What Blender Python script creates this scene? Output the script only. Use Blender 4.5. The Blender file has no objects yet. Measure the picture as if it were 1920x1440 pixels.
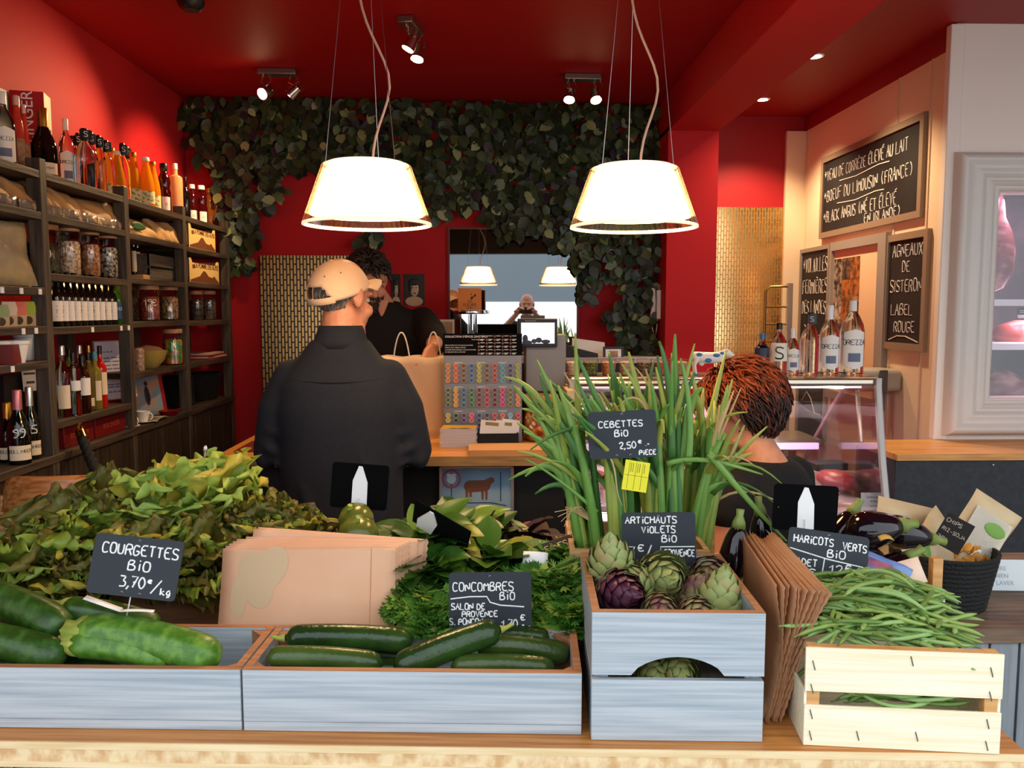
import bpy, math, random
from mathutils import Vector, Matrix, noise
R = math.radians
PI = math.pi
random.seed(7)
sc = bpy.context.scene
COL = sc.collection

# ---------------------------------------------------------------- camera
F_PX, CAM_Z, PITCH, YAW = 1560.0, 1.55, R(5.05), R(1.47)
CAM = Vector((0, 0, CAM_Z))
FWD = Vector((math.sin(YAW) * math.cos(PITCH), math.cos(YAW) * math.cos(PITCH), -math.sin(PITCH)))
RIGHT = Vector((math.cos(YAW), -math.sin(YAW), 0))
UP = RIGHT.cross(FWD)
cd = bpy.data.cameras.new('camera')
cd.sensor_width = 36
cd.lens = F_PX / 1920 * 36
cd.clip_start = 0.02
cd.clip_end = 100
cam = bpy.data.objects.new('camera', cd)
COL.objects.link(cam)
mw = Matrix((RIGHT, UP, -FWD)).transposed().to_4x4()
mw.translation = CAM
cam.matrix_world = mw
sc.camera = cam

# ---------------------------------------------------------------- daylight, exposure
world = bpy.data.worlds.new('daylight')
sc.world = world
world.use_nodes = True
wn = world.node_tree.nodes['Background']
wn.inputs[0].default_value = (0.86, 0.93, 1.0, 1)
wn.inputs[1].default_value = 2.5
sc.view_settings.view_transform = 'Standard'
sc.view_settings.look = 'None'
sc.view_settings.exposure = 0.0
sc.view_settings.gamma = 1
sc.view_settings.use_curve_mapping = False
cy = sc.cycles
cy.use_denoising = True
cy.max_bounces = 8
cy.diffuse_bounces = 3
cy.glossy_bounces = 4
cy.transmission_bounces = 8
cy.transparent_max_bounces = 14
cy.sample_clamp_indirect = 4.0
cy.caustics_reflective = False
cy.caustics_refractive = False
cy.blur_glossy = 0.5


def lamp(name, kind, loc, energy, color=(1, .8, .58), aim=None, size=.05, spot=60, blend=.5):
    d = bpy.data.lights.new(name, kind)
    d.energy = energy
    d.color = color
    if kind in ('POINT', 'SPOT'):
        d.shadow_soft_size = size
    if kind == 'SPOT':
        d.spot_size = R(spot)
        d.spot_blend = blend
    if kind == 'AREA':
        d.size = size
    o = bpy.data.objects.new(name, d)
    COL.objects.link(o)
    o.location = loc
    if aim is not None:
        o.rotation_euler = (Vector(aim) - Vector(loc)).to_track_quat('-Z', 'Y').to_euler()
    return o


# ---------------------------------------------------------------- measuring the place
def ray(px, py):
    return FWD + RIGHT * ((px - 960) / F_PX) - UP * ((py - 720) / F_PX)


def aty(px, py, y):
    d = ray(px, py)
    return CAM + d * (y / d.y)


def atz(px, py, z):
    d = ray(px, py)
    return CAM + d * ((z - CAM_Z) / d.z)


def atx(px, py, x):
    d = ray(px, py)
    return CAM + d * (x / d.x)


def lin(h):
    h = h.lstrip('#')
    out = []
    for i in (0, 2, 4):
        c = int(h[i:i + 2], 16) / 255
        out.append(c / 12.92 if c <= .04045 else ((c + .055) / 1.055) ** 2.4)
    return (*out, 1)


# ---------------------------------------------------------------- materials
MATS = {}


def M(name, col='#808080', rough=.5, metal=0, trans=0, ior=1.45, emit=0, ecol=None, n=None, bump=0, bscale=None,
      sss=0, spec=None, coat=0, alpha=1):
    """n = (second colour, scale, (stretch x,y,z), low, high)"""
    if name in MATS:
        return MATS[name]
    m = bpy.data.materials.new(name)
    m.use_nodes = True
    nt = m.node_tree
    b = nt.nodes['Principled BSDF']
    c = lin(col) if isinstance(col, str) else (*col, 1)
    b.inputs['Base Color'].default_value = c
    b.inputs['Roughness'].default_value = rough
    b.inputs['Metallic'].default_value = metal
    b.inputs['Transmission Weight'].default_value = trans
    b.inputs['IOR'].default_value = ior
    b.inputs['Alpha'].default_value = alpha
    if spec is not None:
        b.inputs['Specular IOR Level'].default_value = spec
    if coat:
        b.inputs['Coat Weight'].default_value = coat
    if sss:
        b.inputs['Subsurface Weight'].default_value = sss
        b.inputs['Subsurface Radius'].default_value = (.01, .006, .003)
    if emit:
        b.inputs['Emission Color'].default_value = lin(ecol) if ecol else c
        b.inputs['Emission Strength'].default_value = emit
    if n or bump:
        tc = nt.nodes.new('ShaderNodeTexCoord')
        mp = nt.nodes.new('ShaderNodeMapping')
        tx = nt.nodes.new('ShaderNodeTexNoise')
        nt.links.new(tc.outputs['Object'], mp.inputs[0])
        nt.links.new(mp.outputs[0], tx.inputs[0])
        tx.inputs['Detail'].default_value = 4
        sc_ = n[1] if n else (bscale or 40)
        tx.inputs['Scale'].default_value = sc_
        if n and len(n) > 2 and n[2]:
            mp.inputs['Scale'].default_value = n[2]
        if n:
            rp = nt.nodes.new('ShaderNodeValToRGB')
            lo, hi = (n[3], n[4]) if len(n) > 4 else (.35, .65)
            rp.color_ramp.elements[0].position = lo
            rp.color_ramp.elements[1].position = hi
            rp.color_ramp.elements[0].color = c
            rp.color_ramp.elements[1].color = lin(n[0])
            nt.links.new(tx.outputs[0], rp.inputs[0])
            nt.links.new(rp.outputs[0], b.inputs['Base Color'])
        if bump:
            bp = nt.nodes.new('ShaderNodeBump')
            bp.inputs['Strength'].default_value = bump
            bp.inputs['Distance'].default_value = .01
            src = tx
            if bscale and n:
                src = nt.nodes.new('ShaderNodeTexNoise')
                src.inputs['Scale'].default_value = bscale
                nt.links.new(tc.outputs['Object'], src.inputs[0])
            nt.links.new(src.outputs[0], bp.inputs['Height'])
            nt.links.new(bp.outputs[0], b.inputs['Normal'])
    MATS[name] = m
    return m


def thin_glass(name, tint=(1, 1, 1), refl=.08, rough=.02, stripes=None, glow=0):
    """a sheet of glass: mostly clear, some mirror-like gloss at grazing angles"""
    if name in MATS:
        return MATS[name]
    m = bpy.data.materials.new(name)
    m.use_nodes = True
    nt = m.node_tree
    nt.nodes.remove(nt.nodes['Principled BSDF'])
    out = nt.nodes['Material Output']
    tr = nt.nodes.new('ShaderNodeBsdfTransparent')
    tr.inputs[0].default_value = (*tint, 1)
    gl = nt.nodes.new('ShaderNodeBsdfGlossy')
    gl.inputs['Roughness'].default_value = rough
    lw = nt.nodes.new('ShaderNodeLayerWeight')
    lw.inputs[0].default_value = .25
    ad = nt.nodes.new('ShaderNodeMath')
    ad.operation = 'MULTIPLY_ADD'
    ad.inputs[1].default_value = .6
    ad.inputs[2].default_value = refl
    nt.links.new(lw.outputs['Fresnel'], ad.inputs[0])
    mx = nt.nodes.new('ShaderNodeMixShader')
    nt.links.new(ad.outputs[0], mx.inputs[0])
    nt.links.new(tr.outputs[0], mx.inputs[1])
    nt.links.new(gl.outputs[0], mx.inputs[2])
    nt.links.new(mx.outputs[0], out.inputs[0])
    MATS[name] = m
    return m


def translucent(name, col, tr=.4, rough=.3, n=None):
    """thin leaf, paper or juice: diffuse + light passing through + soft gloss"""
    if name in MATS:
        return MATS[name]
    m = M(name, col, rough, n=n)
    nt = m.node_tree
    b = nt.nodes['Principled BSDF']
    out = nt.nodes['Material Output']
    t = nt.nodes.new('ShaderNodeBsdfTranslucent')
    t.inputs[0].default_value = lin(col)
    lk = b.inputs['Base Color'].links
    if lk:
        nt.links.new(lk[0].from_socket, t.inputs[0])
    mx = nt.nodes.new('ShaderNodeMixShader')
    mx.inputs[0].default_value = tr
    nt.links.new(b.outputs[0], mx.inputs[1])
    nt.links.new(t.outputs[0], mx.inputs[2])
    nt.links.new(mx.outputs[0], out.inputs[0])
    return m


def wood(name, c1, c2, along='x', scale=6, rough=.55, bump=.15, knots=None, grain=14):
    g = grain
    st = {'x': (1, g, g), 'y': (g, 1, g), 'z': (g, g, 1)}[along]
    m = M(name, c1, rough, n=(c2, scale, st, .38, .66), bump=bump)
    if knots:
        nt = m.node_tree
        b = nt.nodes['Principled BSDF']
        src = b.inputs['Base Color'].links[0].from_socket
        tc = nt.nodes.new('ShaderNodeTexCoord')
        mp = nt.nodes.new('ShaderNodeMapping')
        mp.inputs['Scale'].default_value = {'x': (5, 1, 9), 'y': (1, 5, 9), 'z': (9, 1, 5)}[along]
        vo = nt.nodes.new('ShaderNodeTexVoronoi')
        vo.inputs['Scale'].default_value = 1.0
        nt.links.new(tc.outputs['Object'], mp.inputs[0])
        nt.links.new(mp.outputs[0], vo.inputs[0])
        rp = nt.nodes.new('ShaderNodeValToRGB')
        rp.color_ramp.elements[0].position = .035
        rp.color_ramp.elements[0].color = (1, 1, 1, 1)
        rp.color_ramp.elements[1].position = .10
        rp.color_ramp.elements[1].color = (0, 0, 0, 1)
        nt.links.new(vo.outputs['Distance'], rp.inputs[0])
        mx = nt.nodes.new('ShaderNodeMixRGB')
        mx.inputs[2].default_value = lin(knots)
        nt.links.new(rp.outputs[0], mx.inputs[0])
        nt.links.new(src, mx.inputs[1])
        nt.links.new(mx.outputs[0], b.inputs['Base Color'])
    return m


# ---------------------------------------------------------------- mesh builder
class MB:
    def __init__(self):
        self.v, self.f, self.mi, self.mx, self.m = [], [], [], None, 0

    def add(self, vs, fs, m=None):
        k = len(self.v)
        if self.mx is not None:
            vs = [self.mx @ Vector(p) for p in vs]
        self.v += [tuple(p) for p in vs]
        self.f += [tuple(i + k for i in f) for f in fs]
        self.mi += [self.m if m is None else m] * len(fs)
        return self

    def box(self, c, s, rot=None, m=None):
        x, y, z = s[0] / 2, s[1] / 2, s[2] / 2
        vs = [Vector(p) for p in ((-x, -y, -z), (x, -y, -z), (x, y, -z), (-x, y, -z), (-x, -y, z), (x, -y, z), (x, y, z), (-x, y, z))]
        if rot is not None:
            rm = rot if isinstance(rot, Matrix) else Matrix.Rotation(rot, 3, 'Z')
            vs = [rm.to_3x3() @ p for p in vs]
        c = Vector(c)
        return self.add([p + c for p in vs], [(0, 3, 2, 1), (4, 5, 6, 7), (0, 1, 5, 4), (1, 2, 6, 5), (2, 3, 7, 6), (3, 0, 4, 7)], m)

    def span(self, a, b, m=None):
        return self.box([(a[i] + b[i]) / 2 for i in range(3)], [abs(b[i] - a[i]) for i in range(3)], None, m)

    def lathe(self, prof, n=20, c=(0, 0, 0), a0=0, a1=2 * PI, m=None, rx=1, ry=1, wob=None, cap=True):
        full = abs(a1 - a0 - 2 * PI) < 1e-6
        k = n if full else n + 1
        vs, fs = [], []
        for (r, z) in prof:
            for i in range(k):
                a = a0 + (a1 - a0) * i / n
                q = r * (wob(a, z) if wob else 1)
                vs.append((c[0] + q * rx * math.cos(a), c[1] + q * ry * math.sin(a), c[2] + z))
        for j in range(len(prof) - 1):
            for i in range(n):
                i2 = (i + 1) % k
                fs.append((j * k + i, j * k + i2, (j + 1) * k + i2, (j + 1) * k + i))
        if full and cap:
            if prof[0][0] > 1e-6:
                fs.append(tuple(range(k - 1, -1, -1)))
            if prof[-1][0] > 1e-6:
                fs.append(tuple((len(prof) - 1) * k + i for i in range(k)))
        return self.add(vs, fs, m)

    def cyl(self, a, b, r, r2=None, n=14, m=None):
        return self.tube([a, b], [r, r if r2 is None else r2], n, m)

    def tube(self, pts, rad, n=8, m=None, cap=True, flat=None, ridge=None):
        pts = [Vector(p) for p in pts]
        if not hasattr(rad, '__len__'):
            rad = [rad] * len(pts)
        vs, fs = [], []
        t = (pts[1] - pts[0]).normalized()
        u = t.orthogonal().normalized()
        if flat is not None:
            fu = Vector(flat[0])
            u = (fu - t * fu.dot(t)).normalized()
        for i, p in enumerate(pts):
            d = (pts[min(i + 1, len(pts) - 1)] - pts[max(i - 1, 0)])
            d = d.normalized() if d.length > 1e-9 else t
            u = (u - d * u.dot(d))
            u = u.normalized() if u.length > 1e-9 else d.orthogonal().normalized()
            w = d.cross(u)
            fl = flat[1] if flat is not None else 1
            for k in range(n):
                a = 2 * PI * k / n
                q = rad[i] * (ridge(a) if ridge else 1)
                vs.append(p + u * (q * math.cos(a)) + w * (q * fl * math.sin(a)))
        for j in range(len(pts) - 1):
            for k in range(n):
                k2 = (k + 1) % n
                fs.append((j * n + k, j * n + k2, (j + 1) * n + k2, (j + 1) * n + k))
        if cap:
            fs.append(tuple(range(n - 1, -1, -1)))
            fs.append(tuple((len(pts) - 1) * n + k for k in range(n)))
        return self.add(vs, fs, m)

    def chain(self, pts, rad, n=12, m=None, flat=None):
        """closed limb with rounded ends"""
        pts = [Vector(p) for p in pts]
        P, Q = [], []
        a = (pts[1] - pts[0]).normalized()
        b = (pts[-1] - pts[-2]).normalized()
        for s, k in ((.98, .2), (.7, .71), (.35, .94)):
            P.append(pts[0] - a * rad[0] * s)
            Q.append(rad[0] * k)
        P += pts
        Q += list(rad)
        for s, k in ((.35, .94), (.7, .71), (.98, .2)):
            P.append(pts[-1] + b * rad[-1] * s)
            Q.append(rad[-1] * k)
        return self.tube(P, Q, n, m, flat=flat)

    def ell(self, c, r, rot=None, n=14, m=None):
        k = max(6, n // 2 + 1)
        vs, fs = [], []
        rm = rot.to_3x3() if rot is not None else None
        c = Vector(c)
        for j in range(k + 1):
            th = PI * j / k
            s = max(math.sin(th), 1e-4)
            for i in range(n):
                a = 2 * PI * i / n
                p = Vector((r[0] * s * math.cos(a), r[1] * s * math.sin(a), -r[2] * math.cos(th)))
                vs.append((rm @ p if rm else p) + c)
        for j in range(k):
            for i in range(n):
                i2 = (i + 1) % n
                fs.append((j * n + i, j * n + i2, (j + 1) * n + i2, (j + 1) * n + i))
        fs.append(tuple(range(n - 1, -1, -1)))
        fs.append(tuple(k * n + i for i in range(n)))
        return self.add(vs, fs, m)

    def loft(self, secs, n=24, m=None, e=2.3):
        """secs = (cx, cy, z, rx, ry): closed loft of rounded sections"""
        vs, fs = [], []
        for (cx, cy_, z, rx, ry) in secs:
            for i in range(n):
                a = 2 * PI * i / n
                ca, sa = math.cos(a), math.sin(a)
                vs.append((cx + rx * math.copysign(abs(ca) ** (2 / e), ca), cy_ + ry * math.copysign(abs(sa) ** (2 / e), sa), z))
        for j in range(len(secs) - 1):
            for i in range(n):
                i2 = (i + 1) % n
                fs.append((j * n + i, j * n + i2, (j + 1) * n + i2, (j + 1) * n + i))
        fs.append(tuple(range(n - 1, -1, -1)))
        fs.append(tuple((len(secs) - 1) * n + i for i in range(n)))
        return self.add(vs, fs, m)

    def prism(self, poly, a, b, axis='y', m=None):
        """polygon in the two other axes, extruded from a to b"""
        def mk(p, t):
            return {'x': (t, p[0], p[1]), 'y': (p[0], t, p[1]), 'z': (p[0], p[1], t)}[axis]
        k = len(poly)
        vs = [mk(p, a) for p in poly] + [mk(p, b) for p in poly]
        fs = [tuple(range(k)), tuple(range(2 * k - 1, k - 1, -1))] + [(i, k + i, k + (i + 1) % k, (i + 1) % k) for i in range(k)]
        return self.add(vs, fs, m)

    def grid(self, fn, nu, nv, m=None):
        vs = [fn(i / nu, j / nv) for j in range(nv + 1) for i in range(nu + 1)]
        w = nu + 1
        fs = [(j * w + i, j * w + i + 1, (j + 1) * w + i + 1, (j + 1) * w + i) for j in range(nv) for i in range(nu)]
        return self.add(vs, fs, m)

    def mesh(self, name, mats, smooth=True, ang=40):
        me = bpy.data.meshes.new(name)
        me.from_pydata(self.v, [], self.f)
        for mt in (mats if isinstance(mats, (list, tuple)) else [mats]):
            me.materials.append(mt)
        me.polygons.foreach_set('material_index', self.mi)
        if smooth:
            me.polygons.foreach_set('use_smooth', [True] * len(self.f))
        me.update()
        if smooth and ang < 170:
            me.set_sharp_from_angle(angle=R(ang))
        return me


def tag(o, label=None, cat=None, group=None, kind=None):
    for k, v in (('label', label), ('category', cat), ('group', group), ('kind', kind)):
        if v:
            o[k] = v
    return o


def link(name, me, parent=None, label=None, cat=None, group=None, kind=None, loc=None, rot=None):
    o = bpy.data.objects.new(name, me)
    COL.objects.link(o)
    if parent is not None:
        o.parent = parent
    if loc is not None:
        o.location = loc
    if rot is not None:
        o.rotation_euler = rot if hasattr(rot, '__len__') else (0, 0, rot)
    return tag(o, label, cat, group, kind)


def obj(name, mb, mats, parent=None, label=None, cat=None, group=None, kind=None, loc=None, rot=None, smooth=True, ang=40,
        bevel=0, solid=0, sub=0, remesh=0, smo=0):
    o = link(name, mb.mesh(name, mats, smooth, ang), parent, label, cat, group, kind, loc, rot)
    if remesh:
        md = o.modifiers.new('r', 'REMESH')
        md.mode = 'VOXEL'
        md.voxel_size = remesh
        md.use_smooth_shade = True
    if smo:
        md = o.modifiers.new('s', 'SMOOTH')
        md.factor = .5
        md.iterations = smo
    if solid:
        md = o.modifiers.new('t', 'SOLIDIFY')
        md.thickness = solid
        md.offset = 0
    if bevel:
        md = o.modifiers.new('b', 'BEVEL')
        md.width = bevel
        md.segments = 2
        md.limit_method = 'ANGLE'
    if sub:
        md = o.modifiers.new('d', 'SUBSURF')
        md.levels = md.render_levels = sub
    return o


def root(name, label, cat, loc, rot=0, group=None):
    return link(name, None, None, label, cat, group, None, loc, rot)


def kids(o):
    return [c for c in COL.objects if c.parent == o]


CHILD = {}


def dup(o, loc=None, rot=None, label=None, group=None, scale=None, parent=None):
    c = o.copy()
    COL.objects.link(c)
    if parent is not None:
        c.parent = parent
    if loc is not None:
        c.location = loc
    if rot is not None:
        c.rotation_euler = rot if hasattr(rot, '__len__') else (0, 0, rot)
    if scale is not None:
        c.scale = (scale,) * 3 if not hasattr(scale, '__len__') else scale
    if label:
        c['label'] = label
    if group:
        c['group'] = group
    for ch in o.children:
        dup(ch, parent=c)
    return c


# ---------------------------------------------------------------- handwriting and print
GLY = {
    'A': '00 39 60,14 54', 'B': '00 09 59 57 35 05,35 64 61 40 00', 'C': '68 49 19 06 03 10 40 61', 'D': '00 09 39 66 63 40 00',
    'E': '69 09 00 60,05 45', 'F': '69 09 00,05 45', 'G': '68 49 19 06 03 10 40 62 64 34', 'H': '00 09,60 69,05 65',
    'I': '30 39', 'i': '30 36,38 39', 'J': '69 62 40 10 02', 'K': '00 09,69 04 60', 'k': '00 08,55 03 60', 'L': '09 00 60',
    'M': '00 09 34 69 60', 'N': '00 09 60 69', 'O': '19 06 03 10 50 63 66 59 19', 'P': '00 09 59 67 64 45 04',
    'Q': '19 06 03 10 50 63 66 59 19,42 70', 'R': '00 09 59 67 65 45 04,35 60', 'S': '68 49 19 07 15 54 62 50 10 01',
    'T': '09 69,39 30', 'U': '09 03 10 50 63 69', 'V': '09 30 69', 'W': '09 20 35 50 69', 'X': '00 69,09 60', 'Y': '09 35 69,35 30',
    'Z': '09 69 00 60', '0': '29 06 03 20 40 63 66 49 29', '1': '06 39 30', '2': '07 29 59 66 00 60', '3': '09 69 35 64 61 40 00',
    '4': '59 03 63,46 40', '5': '69 19 05 45 63 60 30 00', '6': '59 15 02 20 50 63 45 14', '7': '09 69 20,24 55',
    '8': '35 08 29 59 67 35 02 20 50 63 35', '9': '65 36 07 29 59 65 40 10', '/': '00 89', ',': '31 1-', '.': '30 31', '-': '14 54',
    '(': '49 26 23 40', ')': '19 46 43 20', '*': '33 38,15 56,16 55', "'": '39 36', 'g': '55 25 02 20 51 55 5- 1-',
    '€': '68 49 19 06 03 10 40 61,-5 45,-4 44', 'e': '03 53 46 15 02 20 50', 'É': '69 09 00 60,05 45,3A 6B', 'È': '69 09 00 60,05 45,5A 2B',
    'Ç': '68 49 19 06 03 10 40 61,30 4-', '~': '04 26 46 64', ' ': '',
}
ADV = {'I': .55, 'i': .55, '1': .6, '.': .45, ',': .45, "'": .45, ' ': .7}
_C = {c: i for i, c in enumerate('0123456789AB')}
_C['-'] = -2


def glyph(ch):
    g = GLY.get(ch) or GLY.get(ch.upper(), '')
    out = []
    for st in g.split(','):
        pts = [((-1 if q[0] == '-' else _C[q[0]]) / 9, _C[q[1]] / 9) for q in st.split()]
        if len(pts) > 3:
            for _ in range(1):
                q = [pts[0]]
                for a, b in zip(pts, pts[1:]):
                    q += [(a[0] * .75 + b[0] * .25, a[1] * .75 + b[1] * .25), (a[0] * .25 + b[0] * .75, a[1] * .25 + b[1] * .75)]
                pts = q + [pts[-1]]
        if len(pts) > 1:
            out.append(pts)
    return out


def strokes(mb, text, x, z, h, fn, w=None, adv=None, n=5, jit=.03, rnd=random, m=None, sx=1):
    """hand-lettered text: each pen stroke a thin raised line; fn(x, z) places it on its surface"""
    w = w or h * .07
    adv = adv or h * .86
    for ch in text:
        if ch in 'Ii1.,':
            x -= adv * .2
            back = adv * .2
        else:
            back = 0
        oz, osc = rnd.uniform(-jit, jit) * h, 1 + rnd.uniform(-jit, jit) * 2
        for pts in glyph(ch):
            mb.tube([fn(x + a * h * osc * sx, z + oz + b * h * osc) for a, b in pts], w, n, m)
        x += back + adv * ADV.get(ch, 1)
    return x


_txt = {}


def print_mesh(text, size, mat, thick=.0004, align='CENTER', bold=False, shear=0):
    key = (text, size, mat.name, align, shear)
    if key in _txt:
        return _txt[key]
    cu = bpy.data.curves.new('lettering', 'FONT')
    cu.body = text
    cu.size = size
    cu.align_x = align
    cu.extrude = thick
    cu.shear = shear
    if bold:
        cu.offset = size * .012
    o = bpy.data.objects.new('lettering', cu)
    COL.objects.link(o)
    dg = bpy.context.evaluated_depsgraph_get()
    me = bpy.data.meshes.new_from_object(o.evaluated_get(dg))
    me.name = 'lettering'
    me.materials.clear()
    me.materials.append(mat)
    bpy.data.objects.remove(o)
    bpy.data.curves.remove(cu)
    _txt[key] = me
    return me


def prt(text, size, mat, parent, loc, rot=(R(90), 0, 0), align='CENTER', bold=False, shear=0, name='lettering', scale=None):
    o = link(name, print_mesh(text, size, mat, align=align, bold=bold, shear=shear), parent, loc=loc, rot=rot)
    if scale:
        o.scale = scale
    return o
# ================================================================ THE SETTING
CEIL, CEIL2 = 2.70, 2.83
XL, XR, YR, YF = -1.67, 2.09, 5.60, 3.80
BT = math.tan(R(2.4))
BW0 = Vector((XL, 4.70, 0))
BWR = R(2.4)
bx_, bn_ = Vector((math.cos(BWR), math.sin(BWR), 0)), Vector((math.sin(BWR), -math.cos(BWR), 0))


def bw(px, py):
    """a point of the photograph on the back wall: distance along it and height"""
    d = ray(px, py)
    t = (BW0 - CAM).dot(bn_) / d.dot(bn_)
    p = CAM + d * t
    return (p - BW0).dot(bx_), p.z


def bwp(s, z, out=0):
    return BW0 + bx_ * s + Vector((0, 0, z)) + bn_ * out


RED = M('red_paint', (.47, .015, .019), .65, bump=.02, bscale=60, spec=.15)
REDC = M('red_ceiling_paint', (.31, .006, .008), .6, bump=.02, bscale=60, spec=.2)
WHITEP = M('cream_wall_paint', '#efe3d6', .55)
DARKIN = M('black_paint', '#08080a', .6)
CONC = M('grey_floor_tile', '#3a3632', .4, n=('#474240', 5, None))
PAVE = M('pavement', '#a9a7a2', .8, n=('#8f8d88', 12, None))


def structure(name, mb, mat, **k):
    return obj(name, mb, mat, kind='structure', **k)


structure('floor', MB().span((-3, 1.0, -.05), (5.2, 6, 0)), CONC)
structure('pavement', MB().span((-8, -9, -.06), (8, 1.0, -.01)), PAVE)
XB0, XB1, ZB, YCOL = .945, 1.215, 2.50, 4.49
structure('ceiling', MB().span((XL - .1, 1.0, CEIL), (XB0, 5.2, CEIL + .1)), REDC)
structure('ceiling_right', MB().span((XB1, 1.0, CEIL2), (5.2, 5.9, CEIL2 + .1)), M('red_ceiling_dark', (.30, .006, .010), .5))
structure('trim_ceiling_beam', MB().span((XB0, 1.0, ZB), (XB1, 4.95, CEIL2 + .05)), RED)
structure('wall_left', MB().span((XL - .1, .9, 0), (XL, 4.80, CEIL + .1)), RED)
wl = MB()
wl.box((1.40, .06, 1.4), (2.9, .12, 2.8))
structure('wall_back', wl, RED, loc=BW0, rot=BWR)
structure('wall_column', MB().span((XB0, YCOL, 0), (XB1, 4.95, ZB + .02)), RED)
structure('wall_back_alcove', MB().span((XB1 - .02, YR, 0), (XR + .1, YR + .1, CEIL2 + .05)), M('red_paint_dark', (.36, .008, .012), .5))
structure('wall_alcove_left', MB().span((XB1 - .1, 4.95, 0), (XB1 - .001, YR, CEIL2 + .05)), RED)
WZ = atx(1505, 241, XR).z
structure('wall_right', MB().span((XR, YF + .081, 0), (XR + .1, YR, CEIL2 + .02)), M('peach_wall_paint', '#e9cfae', .5))
rw = MB()
rw.span((XR - .004, YF, CEIL2 - .10), (XR, YR, CEIL2))
structure('trim_1', rw, M('red_ceiling_dark'))
tr = MB()
for y0 in (3.98, 4.30, 5.52):
    tr.span((XR - .006, y0, .9), (XR, y0 + .012, CEIL2 - .10))
structure('trim_2', tr, M('cream_panel_joint', '#dcbf9f', .5))
structure('trim_3', MB().span((XR - .03, YF - .012, .95), (XR + .035, YF + .03, CEIL2 - .005)), WHITEP, bevel=.004)

# white wall facing the street, pierced by the framed display window
FX0 = aty(1774, 560, YF).x
FZ0, FZ1 = aty(1850, 815, YF).z, aty(1850, 287, YF).z
OX0 = aty(1863, 560, YF).x
OZ0, OZ1 = aty(1880, 745, YF).z, aty(1880, 361, YF).z
FX1, OX1 = FX0 + 1.20, OX0 + .78
fw = MB()
fw.span((XR, YF, 0), (OX0, YF + .08, CEIL2))
fw.span((OX1, YF, 0), (5.2, YF + .08, CEIL2))
fw.span((OX0, YF, 0), (OX1, YF + .08, OZ0))
fw.span((OX0, YF, OZ1), (OX1, YF + .08, CEIL2))
structure('wall_right_front', fw, WHITEP)
structure('wall_right_side', MB().span((5.1, 1.0, 0), (5.2, YF, CEIL2)), WHITEP)
hd = MB()
hd.span((-3, .9, 2.12), (1.3, 1.0, 3.2))
hd.span((1.3, .9, 2.78), (5.2, 1.0, 3.2))
structure('wall_front', hd, DARKIN)
structure('wall_front_left', MB().span((-3, .8, 0), (XL - .1, .9, 3.2)), DARKIN)

# ---- opposite side of the street, only seen in the mirror
aw = MB()
aw.span((-6, -7.2, 1.72), (6, -7.1, 2.75))
aw.span((-6, -8.4, 2.75), (6, -7.1, 2.80))
obj('shop_awning', aw, M('blue_grey_canvas', '#7d8790', .8), label='blue-grey awning across the street, seen in the mirror', cat='awning')

# ================================================================ gold mosaic panels


def mosaic(name, gold, grout, rough, mort=.0026):
    m = bpy.data.materials.new(name)
    m.use_nodes = True
    nt = m.node_tree
    b = nt.nodes['Principled BSDF']
    tc = nt.nodes.new('ShaderNodeTexCoord')
    sp = nt.nodes.new('ShaderNodeSeparateXYZ')
    cb = nt.nodes.new('ShaderNodeCombineXYZ')
    nt.links.new(tc.outputs['Object'], sp.inputs[0])
    nt.links.new(sp.outputs['Z'], cb.inputs['X'])
    nt.links.new(sp.outputs['X'], cb.inputs['Y'])
    br = nt.nodes.new('ShaderNodeTexBrick')
    br.inputs['Scale'].default_value = 1
    br.inputs['Brick Width'].default_value = .058
    br.inputs['Row Height'].default_value = .0185
    br.inputs['Mortar Size'].default_value = mort
    br.inputs['Mortar Smooth'].default_value = .1
    br.inputs['Color1'].default_value = lin(gold)
    br.inputs['Color2'].default_value = lin(gold)
    br.inputs['Mortar'].default_value = lin(grout)
    nt.links.new(cb.outputs[0], br.inputs['Vector'])
    nt.links.new(br.outputs['Color'], b.inputs['Base Color'])
    iv = nt.nodes.new('ShaderNodeMath')
    iv.operation = 'SUBTRACT'
    iv.inputs[0].default_value = 1
    nt.links.new(br.outputs['Fac'], iv.inputs[1])
    nt.links.new(iv.outputs[0], b.inputs['Metallic'])
    b.inputs['Roughness'].default_value = rough
    bp = nt.nodes.new('ShaderNodeBump')
    bp.inputs['Strength'].default_value = .5
    bp.inputs['Distance'].default_value = .003
    nt.links.new(iv.outputs[0], bp.inputs['Height'])
    nt.links.new(bp.outputs[0], b.inputs['Normal'])
    return m


MOS = mosaic('gold_mosaic_tiles', '#d8a45c', '#26070a', .28, .0042)
s0, z1 = bw(487, 479)
s1, z0 = bw(690, 800)
mp_ = MB().span((0, -.014, 0), (s1 - s0, 0, z1 - .85))
obj('mosaic_panel', mp_, MOS, label='gold mosaic tile panel set in the red wall behind the two men', cat='wall panel',
    loc=bwp(s0, .85, .001), rot=BWR)
MOS2 = mosaic('bright_gold_mosaic_tiles', '#ffe09a', '#a8742c', .18)
mx0 = aty(1339, 500, YR).x
mz1 = aty(1420, 389, YR).z
mz = MB().span((0, -.014, 0), (XR - .12 - mx0, 0, mz1 - .6))
mo = obj('mosaic_panel', mz, MOS2, label='tall gold mosaic tile panel in the alcove behind the butcher case', cat='wall panel', loc=(mx0, YR - .001, .6))
structure('trim_4', MB().span((XR - .13, YR - .03, .6), (XR - .0, YR, CEIL2 - .1)), M('peach_wall_paint'))
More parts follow.
